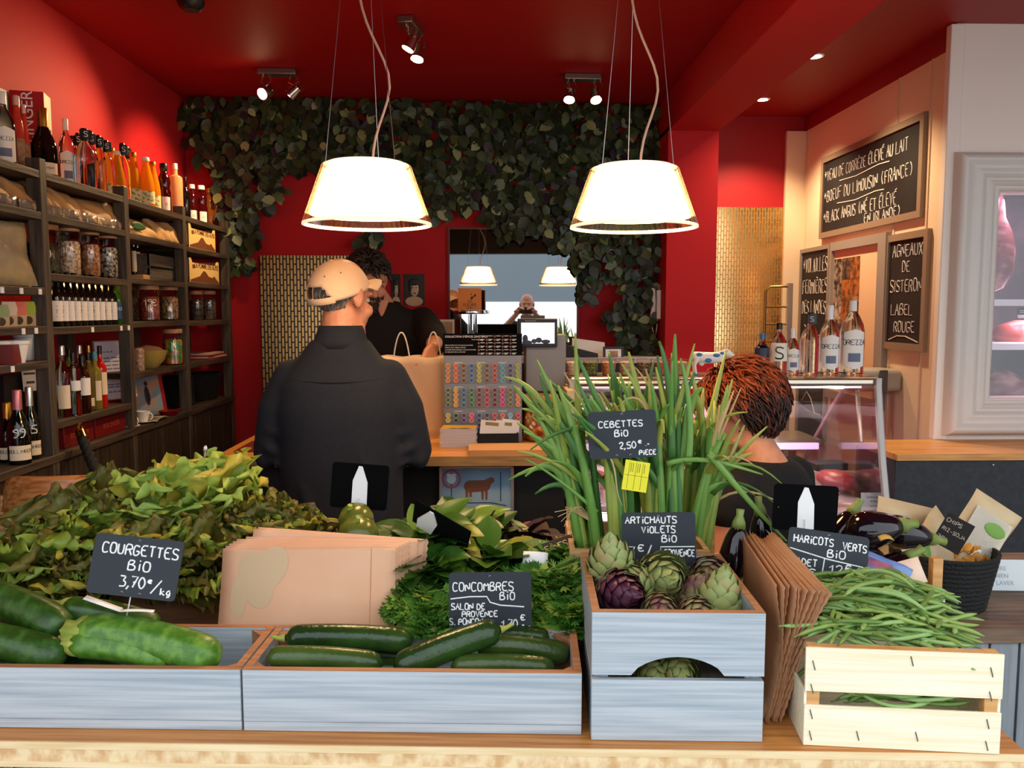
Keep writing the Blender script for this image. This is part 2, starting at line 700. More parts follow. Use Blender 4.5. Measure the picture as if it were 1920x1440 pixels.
# mosaic edge trolley: steel ladder-like rack rail seen against the mosaic
bar = MB()
BRZ = M('bronze_metal', '#8a6a3a', .35, 1)
STL = M('brushed_steel', '#b9b4ad', .3, 1)
hx0, hx1 = aty(1434, 600, 5.3).x, aty(1478, 600, 5.3).x
hz0, hz1 = .9, aty(1450, 537, 5.3).z
bar.tube([(hx0, 5.3, hz0), (hx0, 5.3, hz1 - .03), (hx0 + .03, 5.3, hz1), (hx1, 5.3, hz1)], .008, 8)
for k in range(5):
    bar.tube([(hx0, 5.3, hz1 - .13 - k * .11), (hx1, 5.3, hz1 - .13 - k * .11)], .006, 6)
tro = obj('trolley_rack', bar, BRZ, label='bronze tube trolley rack standing before the alcove mosaic', cat='trolley')
bar = MB().span((hx1 - .012, 5.285, .0), (hx1 + .02, 5.315, hz1 + .02))
bar.span((hx0 - .01, 5.285, .0), (hx0 + .01, 5.315, .95))
obj('post', bar, STL, tro)

# ================================================================ mirror in the back wall
ms0, mz1_ = bw(843, 430)
ms1, mz0_ = bw(1078, 720)
MIR = M('mirror_silver', '#c9c9c6', .015, 1)
mr = MB().span((0, -.006, 0), (ms1 - ms0, 0, mz1_ - mz0_))
mro = obj('wall_mirror', mr, MIR, label='large wall mirror reflecting the lamps and the photographer', cat='mirror', loc=bwp(ms0, mz0_, .004), rot=BWR - R(4.8))
fr = MB()
W, H = ms1 - ms0, mz1_ - mz0_
for a, b in (((-.012, 0), (0, H)), ((W, 0), (W + .012, H)), ((-.012, H), (W + .012, H + .012))):
    fr.span((a[0], -.012, a[1]), (b[0], 0, b[1]))
fr.prism([(0, 0), (W, 0), (W, W * .084)], 0, H, 'z')
obj('frame', fr, M('dark_red_frame', (.16, .006, .008), .5), mro)

# ================================================================ ivy over the back wall
IVY = [(354, 194), (1229, 204), (1229, 300), (1221, 420), (1217, 520), (1215, 640), (1208, 690), (1165, 690), (1150, 660), (1160, 625), (1122, 605),
       (1121, 585), (1150, 578), (1163, 560), (1150, 522), (1126, 520), (1105, 545), (1098, 575), (1070, 562), (1068, 540), (1080, 520), (1068, 490),
       (1030, 462), (1008, 440), (985, 440), (972, 455), (955, 452), (940, 455), (925, 440), (912, 418), (905, 380), (890, 392), (850, 412),
       (815, 418), (800, 405), (788, 372), (770, 330), (640, 322), (600, 322), (585, 318), (570, 330), (550, 332), (548, 362), (528, 386), (508, 398),
       (490, 392), (486, 420), (484, 470), (470, 512), (450, 518), (432, 505), (428, 440), (415, 380), (408, 340), (388, 322), (378, 300), (358, 275)]
IVY2 = [(676, 436), (716, 436), (712, 466), (680, 466)]


def inside(x, y, poly):
    c = False
    j = len(poly) - 1
    for i in range(len(poly)):
        (xi, yi), (xj, yj) = poly[i], poly[j]
        if (yi > y) != (yj > y) and x < (xj - xi) * (y - yi) / (yj - yi) + xi:
            c = not c
        j = i
    return c


def leaf(mb, p, d, n, L, Wd, curl=.2, nu=2, nv=3, m=0, fold=.15, ruf=0, rnd=random, tip=1.0, ph=0):
    """an oval leaf from p along d, facing n"""
    d = d.normalized()
    s = d.cross(n)
    s = s.normalized() if s.length > 1e-6 else d.orthogonal().normalized()
    n = s.cross(d)
    ph = ph or rnd.uniform(0, 6)

    def fn(u, v):
        w = math.sin(PI * min(1, .04 + .96 * v) ** .8) ** .75 if v < 1 else .05
        x = (u - .5) * 2
        r = ruf * Wd * math.sin(ph + v * 17 + x * 2) * abs(x) ** 2 * v
        return p + d * (L * v) + s * (x * w * Wd) + n * (-curl * L * v * v + fold * Wd * abs(x) * w + r)
    mb.grid(fn, nu, nv, m)


rnd = random.Random(3)
iv_mb = MB()
pts = []
tries = 0
while len(pts) < 3300 and tries < 40000:
    tries += 1
    px, py = rnd.uniform(350, 1232), rnd.uniform(192, 700)
    if inside(px, py, IVY) or inside(px, py, IVY2):
        pts.append((px, py))
for (px, py) in pts:
    s, z = bw(px, py)
    out = rnd.uniform(.01, .11) + (.08 if px > 840 and py > 420 else 0)
    p = bwp(s, z + .02, out)
    a = rnd.gauss(0, .8)
    d = bx_ * math.sin(a) - Vector((0, 0, 1)) * math.cos(a) + bn_ * rnd.uniform(-.1, .5)
    nn = bn_ + bx_ * rnd.uniform(-.5, .5) + Vector((0, 0, rnd.uniform(-.1, .7)))
    L = rnd.uniform(.045, .078)
    q = rnd.random()
    mi = 0 if q < .52 else 1 if q < .84 else 2 if q < .9 else 3 if q < .955 else 4
    leaf(iv_mb, p, d, nn, L, L * rnd.uniform(.34, .46), rnd.uniform(-.1, .25), m=mi, rnd=rnd)
IVM = [M('ivy_leaf_dark', '#263220', .45), M('ivy_leaf_green', '#384829', .45), M('ivy_leaf_olive', '#56633a', .45),
       M('ivy_leaf_pale', '#8a9160', .5), M('ivy_leaf_purple', '#2c1f2c', .5)]
bk = MB()
obj('ivy_wall', iv_mb, IVM, label='dark green artificial ivy covering the top of the red back wall', cat='ivy', kind='stuff', ang=180)

# ================================================================ small things on the back wall
BLK = M('black_plastic', '#0b0b0c', .4)
BLKM = M('black_matt', '#101012', .75)
WHT = M('white_paint', '#f0efec', .4)
PAPER = M('white_paper', '#ece8e4', .7)


def board(name, label, cat, p, w, h, t, rot, mat, mats2=None, parts=None, group=None):
    return obj(name, MB().span((-w / 2, -t, 0), (w / 2, 0, h)), mat, label=label, cat=cat, loc=p, rot=rot, group=group)


PH1 = M('photo_black', '#15120f', .5)
PSK = M('photo_cream', '#c9b08e', .6)
for (xa, xb, ya, yb, lab) in ((757, 796, 514, 572, 'black and white portrait print of a woman pinned on the red wall beside the mirror'),
                              (734, 751, 514, 572, 'black and white portrait print half hidden behind the bearded man')):
    a, b = bw(xa, yb), bw(xb, ya)
    w, h = b[0] - a[0], b[1] - a[1]
    o = obj('photo_print', MB().span((0, -.004, 0), (w, 0, h)), PH1, label=lab, cat='photo', loc=bwp(a[0], a[1], .001), rot=BWR)
    f = MB()
    f.ell((w * .52, -.005, h * .52), (w * .2, .003, h * .25), n=14, m=0)
    f.ell((w * .5, -.0045, h * .12), (w * .42, .003, h * .16), n=14, m=0)
    f.ell((w * .50, -.0065, h * .74), (w * .27, .003, h * .12), n=14, m=1)
    f.ell((w * .32, -.0065, h * .60), (w * .08, .003, h * .18), n=10, m=1)
    for k in (-1, 1):
        f.ell((w * (.52 + k * .08), -.0085, h * .56), (w * .035, .001, h * .018), n=8, m=1)
    f.ell((w * .53, -.0085, h * .38), (w * .055, .001, h * .02), n=8, m=1)
    obj('portrait', f, [PSK, PH1], o)

# ---- ceiling fittings
CHR = M('chrome', '#c8c4be', .15, 1)
ALU = M('aluminium', '#9a9794', .35, 1)
BULB = M('lamp_bulb_light', '#ffd9a0', .3, emit=60, ecol='#ffd49a')


def spot_bar(name, label, c, rz, aims, power):
    r = root(name, label, 'ceiling spotlight', (c[0], c[1], CEIL), rz, 'twin ceiling spotlights')
    m = MB().span((-.09, -.03, -.028), (.09, .03, 0))
    obj('base', m, ALU, r, bevel=.003)
    rt = Matrix.Rotation(rz, 4, 'Z')
    for k, (sx, aim) in enumerate(zip((-.065, .065), aims)):
        lp = Vector((sx, -.01, -.115))
        wd = Vector(c).to_3d() + rt @ lp
        wd.z = CEIL - .115
        d = (Vector(aim) - wd).normalized()
        dl = rt.inverted() @ d
        q = dl.to_track_quat('Z', 'Y').to_matrix().to_4x4()
        h = MB()
        h.mx = Matrix.Translation(lp) @ q
        h.lathe([(.012, -.05), (.022, -.045), (.026, -.02), (.03, .012), (.027, .012), (.02, -.015)], 16)
        for a in range(4):
            h.box((.024 * math.cos(a * PI / 2), .024 * math.sin(a * PI / 2), -.055), (.004, .004, .03))
        h.mx = None
        h.tube([(sx, 0, -.02), (sx - .012, -.005, -.06), lp - dl * .045], .004, 6)
        h.tube([(sx + .02, 0, -.02), (sx + .035, .0, -.055), (sx + .012, -.01, -.08), lp - dl * .05], .0025, 6)
        head = obj('lamp_head', h, CHR, r)
        b = MB()
        b.mx = Matrix.Translation(lp) @ q
        b.lathe([(.0, .016), (.018, .013), (.023, .004), (.02, -.008), (0, -.012)], 14)
        obj('bulb', b, BULB, head)
        lamp('spot_beam', 'SPOT', tuple(wd + d * .05), power, (1, .66, .34), aim, .025, 80, .9)
    return r


pL = atz(520, 130, CEIL)
pM = atz(770, 42, CEIL)
pR = atz(1092, 140, CEIL)
spot_bar('twin_spotlight', 'twin chrome spotlight on the ceiling nearest the bottle shelves', pL, R(2), [(-1.62, 3.1, 1.98), (-1.62, 4.2, 2.0)], 62)
spot_bar('twin_spotlight', 'twin chrome spotlight on the ceiling between the two pendant lamps', pM, R(80), [(-1.2, 3.2, .9), (-.6, 3.0, .9)], 40)
spot_bar('twin_spotlight', 'twin chrome spotlight on the ceiling nearest the red beam', pR, R(2), [(.2, 3.3, .9), (.75, 3.1, .9)], 40)
sd = MB().lathe([(0, -.035), (.03, -.035), (.045, -.02), (.05, 0)], 20)
obj('smoke_detector', sd, BLK, label='small black dome fixed to the red ceiling at the top edge', cat='detector', loc=tuple(atz(358, 2, CEIL)))
for px, py, lab in ((1528, 105, 'round recessed downlight in the red ceiling nearer the chalkboard'), (1430, 186, 'round recessed downlight in the red ceiling above the mosaic alcove')):
    p = atz(px, py, CEIL2)
    d = obj('downlight', MB().lathe([(.030, -.004), (.043, -.004), (.046, 0), (.03, 0)], 24, cap=False), WHT, label=lab, cat='downlight', group='recessed downlights', loc=tuple(p))
    obj('lens', MB().lathe([(0, -.006), (.03, -.006), (.032, -.001)], 20), M('downlight_light', '#fff0d8', .3, emit=25, ecol='#ffe2b8'), d)
    lamp('downlight_beam', 'SPOT', (p.x, p.y, CEIL2 - .03), 85, (1, .74, .45), (p.x, p.y, 0), .03, 120, .7)

# ---- pendant lamps


def pendant(label, px, py_rim, ph):
    Y = 2.2
    p = aty(px, py_rim, Y)
    r = root('pendant_lamp', label, 'pendant lamp', (p.x, p.y, p.z), 0, 'glass cone pendant lamps')
    rb = lambda a, z: 1 + .008 * math.cos(a * 72)
    g = MB().lathe([(.108, .150), (.113, .149), (.165, .002), (.163, 0), (.160, .003), (.109, .144)], 144, wob=rb, cap=False)
    obj('glass_shade', g, SHADE, r)
    ring = MB().lathe([(.160, .004), (.166, .002), (.167, -.004), (.161, -.005), (.158, 0), (.160, .004)], 48, cap=False)
    obj('rim', ring, M('lit_glass_rim', '#f7e7c8', .2, emit=.9, ecol='#ffe6bd'), r)
    di = MB().lathe([(0, .143), (.098, .143), (.104, .138), (.149, .026), (.146, .022), (0, .020)], 48)
    obj('diffuser', di, GLOW, r)
    cp = MB().lathe([(0, .156), (.10, .154), (.110, .149)], 48)
    obj('cap', cp, M('frosted_glass_cap', '#f0e4d0', .4, emit=1.2, ecol='#fff0da'), r)
    for k in range(3):
        a = ph + k * 2 * PI / 3
        top = (.02 * math.cos(a), .02 * math.sin(a), CEIL - p.z)
        obj('wire', MB().tube([(.105 * math.cos(a), .105 * math.sin(a), .15), top], .0011, 5), STL, r)
    cpts = []
    for t in range(25):
        u = t / 24
        cpts.append((.012 + .062 * math.exp(-((u - .27) / .16) ** 2) - .05 * u * (u > 0), .01 * math.sin(u * 6), .156 + u * (CEIL - p.z - .156)))
    obj('cable', MB().tube(cpts, .0032, 8), M('pale_cable', '#d9b49a', .4), r)
    obj('canopy', MB().lathe([(.05, CEIL - p.z - .03), (.055, CEIL - p.z)], 24), WHT, r)


SHADE = thin_glass('ribbed_glass', (1, .90, .74), .16, .15)
GLOW = M('opal_glass_glow', '#fff4e4', .4, emit=32, ecol='#ffcf94')
pendant('lit glass cone pendant lamp hanging over the man in the cap', 689, 420, R(200))
pendant('lit glass cone pendant lamp hanging near the red column', 1188, 425, R(210))
# ================================================================ THE SHELVING UNIT ON THE LEFT WALL
XF = -1.42                                    # front plane of the shelves
GW = wood('dark_stained_wood', '#4a3c2e', '#2a2119', 'y', 5, .6, .2)
GWZ = wood('dark_stained_post', '#54483a', '#322921', 'z', 5, .6, .2)
GWP = wood('dark_plank_front', '#3a2c20', '#21180f', 'z', 4, .6, .25)


def yx(px, X):
    return atx(px, 600, X).y


YP = [yx(94, XF), yx(246, XF), yx(352, XF), yx(433, XF)]
Y0 = YP[0] - .62
SH = {1: (1.99, 1.86, 1.622, 1.50, 1.39), 2: (1.99, 1.86, 1.67, 1.495, 1.185), 3: (1.99, 1.855, 1.68, 1.505, 1.30), 4: (1.99, 1.85, 1.685, 1.50, 1.30)}
ZC = 1.08
BAY = {1: (Y0, YP[0]), 2: (YP[0], YP[1]), 3: (YP[1], YP[2]), 4: (YP[2], YP[3])}
unit = root('shelving_unit', 'tall dark wooden shelving unit along the red wall, full of bottles and jars', 'shelving unit', (XF, YP[0], 0))


def U(x, y, z):
    return (x - XF, y - YP[0], z)


for y in [Y0] + YP:
    obj('post', MB().span(U(XF - .045, y - .019, 0), U(XF, y + .019, 2.03)), GWZ, unit, bevel=.002)
    obj('post', MB().span(U(XL + .002, y - .08, 0), U(XL + .04, y - .03, 2.0)), GWZ, unit)
for b in SH:
    for z in SH[b]:
        obj('shelf', MB().span(U(XL + .004, BAY[b][0] + .0195, z - .024), U(XF - (.001 if z > 1.1 else 0), BAY[b][1] - .0195, z)), GW, unit, bevel=.0015)
cab = root('base_cabinet', 'long low base cabinet of dark vertical planks under the bottle shelves', 'cabinet', (XF, YP[0], 0))
obj('top', MB().span(U(XL + .003, Y0 - .3, ZC - .026), U(XF + .004, YP[3] + .02, ZC)), GW, cab, bevel=.002)
obj('carcass', MB().span(U(XL + .003, Y0 - .3, .02), U(XF - .03, YP[3] + .02, ZC - .027)), GWP, cab)
yy = Y0 - .3
while yy < YP[3]:
    w = .198
    obj('plank_door', MB().span(U(XF - .029, yy + .002, .08), U(XF - .004, min(yy + w, YP[3] + .02), ZC - .03)), GWP, cab, bevel=.002)
    yy += w + .003
for px, b, k in ((6, 1, 2), (42, 1, 2), (77, 1, 2), (42, 1, 3), (66, 1, 3), (18, 1, 4), (172, 2, 3), (226, 2, 3), (240, 2, 3)):
    y = yx(px, XF)
    z = SH[b][k]
    obj('price_tab', MB().span(U(XF, y - .008, z - .022), U(XF + .003, y + .008, z - .004)), WHT, unit)

# ---------------------------------------------------------------- bottles and jars
GLC = M('clear_bottle_glass', '#f4f6f4', .03, trans=1, ior=1.33)
GLD = M('dark_bottle_glass', '#0c0b07', .06, spec=.7)
GLG = M('champagne_green_glass', '#0a0f08', .05, spec=.7)
GLV = M('green_bottle_glass', '#3a8a1e', .08, trans=.5, ior=1.33)
JUI = translucent('orange_juice', '#f09a1e', .45, .1)
JUY = translucent('yellow_juice', '#f2b838', .45, .1)
ROS = translucent('pink_lemonade', '#ef5a44', .5, .08)
PEA = translucent('peach_nectar', '#e8b27c', .4, .15)
RDJ = M('dark_red_syrup', '#3a0508', .06, spec=.7)
AMB = translucent('amber_honey', '#a8642a', .4, .1)
CAPB = M('black_cap', '#0a0a0a', .35)
CAPW = M('white_cap', '#ece9e2', .35)
CAPG = M('gold_foil', '#c8963c', .3, .9)
CAPP = M('pink_foil', '#c8787a', .35, .6)
CAPS = M('silver_foil', '#c9c6c0', .28, .9)
LBW = M('white_label', '#efe9e0', .6)
LBC = M('cream_label', '#e6d4b4', .6)
INK = M('dark_ink', '#22242c', .6)
INKB = M('blue_grey_print', '#67728a', .6)
INKR = M('red_print', '#b0262a', .6)
INKW = M('white_ink', '#f2efe8', .6)
LID = M('pale_wood_lid', '#b98d63', .6, n=('#8a6240', 8, (1, 1, 6)))

LCH = {}


def bottle(name, label, cat, x, y, z, h, r, glass, cap=CAPB, shape='wine', lab=None, text=None, face=0, group=None, capf=.12, tcol=None):
    """a bottle standing at x, y, z; face = direction its label looks to"""
    prof = {
        'wine': [(.0, .012), (.85, 0), (1, .02), (1, .58), (.92, .65), (.5, .75), (.34, .80), (.32, .985), (.36, .986), (.36, 1)],
        'water': [(.0, .012), (.85, 0), (1, .02), (1, .50), (.98, .56), (.86, .65), (.6, .735), (.36, .79), (.28, .83), (.27, .98), (.31, .985), (.31, 1)],
        'champ': [(.0, .012), (.9, 0), (1, .02), (1, .42), (.94, .50), (.72, .60), (.46, .70), (.36, .77), (.33, .92), (.36, .93), (.36, 1)],
        'spirit': [(.0, .012), (.9, 0), (1, .02), (1, .62), (.93, .68), (.55, .73), (.38, .76), (.36, 1)],
        'beer': [(.0, .012), (.88, 0), (1, .02), (1, .52), (.9, .60), (.58, .70), (.42, .76), (.38, .97), (.42, .975), (.42, 1)],
        'juice': [(.0, .012), (.88, 0), (1, .02), (1, .34), (.96, .46), (.82, .60), (.60, .74), (.42, .86), (.36, .93), (.42, .94), (.42, 1)],
        'syrup': [(.0, .012), (.88, 0), (1, .02), (1, .44), (.86, .50), (.9, .56), (1, .64), (.92, .72), (.6, .80), (.5, .84), (.55, .85), (.55, 1)],
        'square': [(.0, .012), (.95, 0), (1, .02), (1, .72), (.9, .76), (.45, .79), (.33, .82), (.32, 1)],
    }[shape]
    key = (name, shape, round(h, 3), round(r, 4), glass.name)
    if key in LCH and lab is None:
        me = LCH[key]
    else:
        me = MB().lathe([(a * r, b * h) for a, b in prof], 20).mesh(name, glass)
        LCH[key] = me
    o = link(name, me, None, label, cat, group, None, (x, y, z), (0, 0, face))
    rn = [a for a, b in prof if b > .9][-1] * r
    c = MB().lathe([(0, h + .001), (rn * .98, h + .001), (rn * 1.12, h - .002), (rn * 1.12, h * (1 - capf * .6)), (rn * 1.16, h * (1 - capf))], 14)
    obj('cap', c, cap, o)
    if lab:
        z0, z1, arc, mt = lab[:4]
        rr = r * 1.012
        if len(lab) > 4:                 # shield-shaped label
            l = MB()
            l.grid(lambda u, v: (rr * math.cos((u - .5) * arc), rr * math.sin((u - .5) * arc),
                                 h * (z0 + (z1 - z0) * (v * (1 + .1 * (1 - abs(2 * u - 1))) - .10 * (1 - abs(2 * u - 1)) * (1 - v)))), 10, 2)
        else:
            l = MB().lathe([(rr, h * z0), (rr, h * z1)], 14, a0=-arc / 2, a1=arc / 2)
        lo = obj('label', l, mt, o)
        if text:
            t = MB()
            for (s, zz, hh) in text:
                adv = hh * .8
                tot = sum(adv * ADV.get(ch, 1) for ch in s)
                strokes(t, s, -tot / 2, h * zz, hh, lambda q, w: (rr * 1.006 * math.cos(q / rr), rr * 1.006 * math.sin(q / rr), w), w=hh * .075, adv=adv, jit=0, n=4)
            obj('lettering', t, tcol or INK, lo)
        if len(lab) > 4:                 # the printed portrait on the water labels
            t = MB()
            t.lathe([(rr * 1.004, h * (z0 + .05)), (rr * 1.004, h * (z0 + .16))], 8, a0=-arc * .27, a1=arc * .27)
            obj('print', t, INKB, lo)
    return o


def ztop(px, py, X):
    return atx(px, py, X).z


def on(px, b, k, X, py=None, w=None):
    """stand on shelf k of bay b at photo column px: y, z, height, radius"""
    y = yx(px, X)
    z = (SH[b] + (ZC,))[k]
    out = [y, z + .0005]
    if py is not None:
        out.append(ztop(px, py, X) - z)
    if w is not None:
        out.append(w / F_PX * (Vector((X, y, 0))).length * .97)
    return out


FA = -.95                                     # labels look towards the room and the door
LED = M('warm_led_strip', '#ffd9a0', .4, emit=16, ecol='#ffc27a')
for b, y0_, y1_, z in ((2, YP[0] + .10, YP[1] - .06, 1.992), (3, YP[1] + .05, YP[2] - .08, 1.992)):
    obj('led_strip', MB().span(U(XL + .006, y0_, z), U(XL + .022, y1_, z + .010)), LED, unit)
obj('led_strip', MB().span(U(-1.52, YP[0] + .04, SH[2][2] - .033), U(-1.505, YP[1] - .04, SH[2][2] - .0245)), LED, unit)
# top shelf
N = 0
for (px, py, w, X, kind, lab) in (
        (2, 186, 17, -1.53, 'oz', 'clear water bottle with white label cut by the picture edge on the top shelf'),
        (25, 183, 36, -1.52, 'oz', 'large clear water bottle with white portrait label beside the pink lemonade'),
        (139, 231, 26, -1.55, 'oz', 'clear water bottle with white neck wrap between the champagne box and the black caps'),
        (157, 262, 24, -1.57, 'oz2', 'clear water bottle with a blue-grey label behind the first black-capped bottle')):
    y, z, h, d = on(px, 1 if px < 95 else 2, 0, X, py, w)
    bottle('water_bottle', lab, 'bottle', X, y, z, h, d / 2, GLC, CAPW if kind == 'oz' else CAPB, 'water',
           (.10, .50, 1.9, LBW, 1), [('OREZZA', .36, .011)], FA, capf=.16)
y, z, h, d = on(33, 1, 0, -1.60, 187, 15)
bottle('dark_bottle', 'dark bottle with gold cap behind the large clear water bottle', 'bottle', -1.60, y, z, h, d / 2, GLD, CAPG, 'wine')
for (px, py, w, lab) in ((51, 190, 22, 'pink lemonade bottle with brown picture label beside the red gift box'),
                         (64, 206, 15, 'smaller pink lemonade bottle touching the red gift box')):
    y, z, h, d = on(px, 1, 0, -1.53, py, w)
    bottle('lemonade_bottle', lab, 'bottle', -1.53, y, z, h, d / 2, ROS, M('clasp_cap', '#d8b8a8', .3), 'juice',
           (.12, .45, 2.2, M('brown_picture_label', '#7a5538', .6, n=('#b08a62', 60, None))), None, FA)
# champagne in front of its gift box
y, z, h, d = on(98, 2, 0, -1.50, 212, 40)
bottle('champagne_bottle', 'dark champagne bottle with gold foil neck in front of the red and cream box', 'bottle', -1.50, y, z, h, d / 2, GLG,
       CAPG, 'champ', (.06, .22, 2.0, LBC), [('BOLLINGER', .13, .007)], FA, capf=.30)
GB = M('red_gift_box', '#b01218', .5)
GBC = M('cream_gift_box', '#e8cf9c', .5)
# box turned so that a red face looks to the door and a cream one into the room
yb, zb, hb = on(97, 2, 0, -1.56, 186)
g = MB()
bxw = .105
g.span((-bxw / 2, -.045, 0), (bxw / 2, .045, hb), 0)
gb = obj('gift_box', g, [GB], label='tall red champagne gift box with a cream side at the back of the top shelf', cat='box', loc=(-1.60, yb + .005, zb), rot=R(14))
obj('side_panel', MB().span((bxw / 2, -.044, .001), (bxw / 2 + .001, .044, hb - .001)), GBC, gb)
prt('BOLLINGER', .052, INKW, gb, (.018, -.0458, hb * .56), (R(90), R(-90), 0))
prt('BOLLINGER', .012, INK, gb, (bxw / 2 + .0016, 0, hb * .60), (R(90), 0, R(90)))
y, z, h, d = on(12, 1, 0, -1.62, 178, 30)
obj('gift_box', MB().span((-.03, -.06, 0), (.03, .03, h)), M('dark_grey_box', '#2e2924', .5), label='dark grey gift box behind the large clear water bottle',
    cat='box', loc=(-1.62, y, z))
SB = [(151, 262, 20, -1.60), (161, 257, 20, -1.56), (173, 249, 34, -1.49), (185, 255, 22, -1.55), (199, 261, 22, -1.54), (212, 270, 24, -1.53), (242, 275, 24, -1.53), (250, 281, 22, -1.58)]
ORD = ['first', 'second', 'third', 'fourth', 'fifth', 'sixth', 'seventh', 'eighth', 'ninth', 'tenth', 'eleventh', 'twelfth']
for i, (px, py, w, X) in enumerate(SB):
    y, z, h, d = on(px, 2, 0, X, py, w)
    bottle('spring_water_bottle', ORD[i] + ' clear bottle with a tall black cap lettered S, counted from the gift box', 'bottle', X, y, z, h, d / 2, GLC, CAPB, 'water',
           (.80, .96, 1.2, CAPB), [('S', .85, .018)], FA, 'black-capped clear bottles on the top shelf', capf=.2, tcol=INKW)
for i, (px, py, w, X, mt) in enumerate(((204, 280, 24, -1.60, JUY), (222, 284, 24, -1.60, JUY), (232, 290, 26, -1.54, JUI), (261, 292, 26, -1.54, JUI), (284, 301, 28, -1.50, JUI), (297, 309, 24, -1.53, JUI))):
    b = 2 if px < 246 else 3
    y, z, h, d = on(px, b, 0, X, py, w)
    bottle('juice_bottle', ORD[i] + ' orange juice bottle in the top row, counted from the gift box', 'bottle', X, y, z, h, d / 2, mt, CAPG if i % 2 else CAPW, 'juice',
           (.10, .34, 2.0, M('fruit_label', '#e8d6a0', .6, n=('#6f8a3a', 70, None, .5, .6))), None, FA, 'juice bottles on the top shelf', capf=.07)
for (px, py, w, X, mt, cp, shp, lab) in (
        (317, 312, 22, -1.50, RDJ, CAPB, 'syrup', 'dark red syrup bottle with black cap next to the orange juices'),
        (338, 312, 24, -1.50, PEA, CAPW, 'square', 'tall pale peach bottle with white cap at the end of the third bay'),
        (356, 337, 15, -1.50, GLD, CAPB, 'wine', 'slim black oil bottle on the last bay of the top shelf'),
        (368, 350, 16, -1.52, RDJ, CAPW, 'syrup', 'small dark red syrup bottle next to the slim black bottle'),
        (385, 352, 20, -1.50, RDJ, CAPW, 'syrup', 'larger dark red syrup bottle beside the amber ones'),
        (399, 357, 18, -1.53, AMB, CAPG, 'syrup', 'amber syrup bottle beside the dark red ones'),
        (412, 360, 18, -1.50, AMB, CAPG, 'syrup', 'amber syrup bottle at the very end of the top shelf')):
    y, z, h, d = on(px, 3 if px < 350 else 4, 0, X, py, w)
    bottle('syrup_bottle', lab, 'bottle', X, y, z, h, d / 2, mt, cp, shp, (.08, .34, 1.3, LBW) if mt is RDJ else None,
           [('o', .17, .012)] if mt is RDJ else None, FA, capf=.1, tcol=INKR)

# kraft bags on the second shelf
KR = M('kraft_paper_tan', '#c49a6c', .7, n=('#b0854f', 9, None), bump=.25, bscale=26)
KRL = M('kraft_paper_light', '#d9b27c', .6, n=('#c39558', 9, None), bump=.35, bscale=22)
CELLO = M('cellophane', '#e8dccb', .12, trans=.75, ior=1.15, bump=.6, bscale=45)


def kraft(name, label, px0, px1, py, b, k, X, mat, seed, group, dep=.11, tilt=0):
    ya, z = on(px0, b, k, X)
    yb_, _ = on(px1, b, k, X)
    h = ztop((px0 + px1) / 2, py, X) - z
    w = yb_ - ya
    rn = random.Random(seed)
    m = MB()
    ph = rn.uniform(0, 6)

    def sec(v):
        return dep * (1 - .72 * v ** 2.2) / 2

    def side(sg):
        def fn(u, v):
            q = sec(v) * (1 - abs(2 * u - 1) ** 6 * .35)
            wob = .006 * math.sin(ph + u * 9 + v * 7)
            lean = -.02 * v * v
            return (sg * q + wob + lean, (u - .5) * w * (1 - .05 * math.sin(v * PI) * 0), h * v * (1 + .05 * math.sin(ph + u * 5)))
        return fn
    m.grid(side(1), 10, 9)
    m.grid(lambda u, v: side(-1)(1 - u, v), 10, 9)
    for u in (0, 1):
        m.grid(lambda a, v: Vector(side(1)(u, v)).lerp(Vector(side(-1)(u, v)), a if u else 1 - a), 3, 9)
    o = obj(name, m, mat, label=label, cat='paper bag', group=group, loc=(X - dep / 2, (ya + yb_) / 2, z), rot=tilt, solid=.0012)
    return o, w, h, sec


for i, (a, b_, py) in enumerate(((-30, 45, 327), (43, 96, 341), (95, 114, 344), (112, 133, 354), (132, 171, 360), (167, 228, 376), (226, 250, 384))):
    bay = 1 if i < 2 else 2
    o, w, h, sec = kraft('flour_bag', ORD[i] + ' tan paper bag on the second shelf, counted from the picture edge', a, b_, py, bay, 1, -1.44, KR, i, 'tan paper bags on the second shelf')
    wn = MB()
    wn.grid(lambda u, v: (.057 + .004 * math.sin(u * 30 + i), (u - .5) * w * .97, .002 + v * .030 + .004 * math.sin(u * 23)), 12, 2)
    obj('clear_wrap', wn, CELLO, o, solid=.001)
for i, (a, b_, py, lab) in enumerate(((252, 312, 414, 'brown paper bag with a printed green leaf on the third bay'), (308, 334, 417, 'folded brown paper bag in the middle of the third bay'),
                                      (331, 357, 421, 'folded brown paper bag against the far post of the third bay'))):
    o, w, h, sec = kraft('tea_bag', lab, a, b_, py, 3, 1, -1.44, KRL, 20 + i, None)
    if i == 0:
        l = MB()
        leaf(l, Vector((.060, -w * .5, h * .50)), Vector((0, 1, 0)), Vector((1, 0, 0)), w * .42, h * .24, 0, 4, 6, fold=0)
        obj('leaf_print', l, M('leaf_print_green', '#2f5a2a', .6), o, solid=.001)

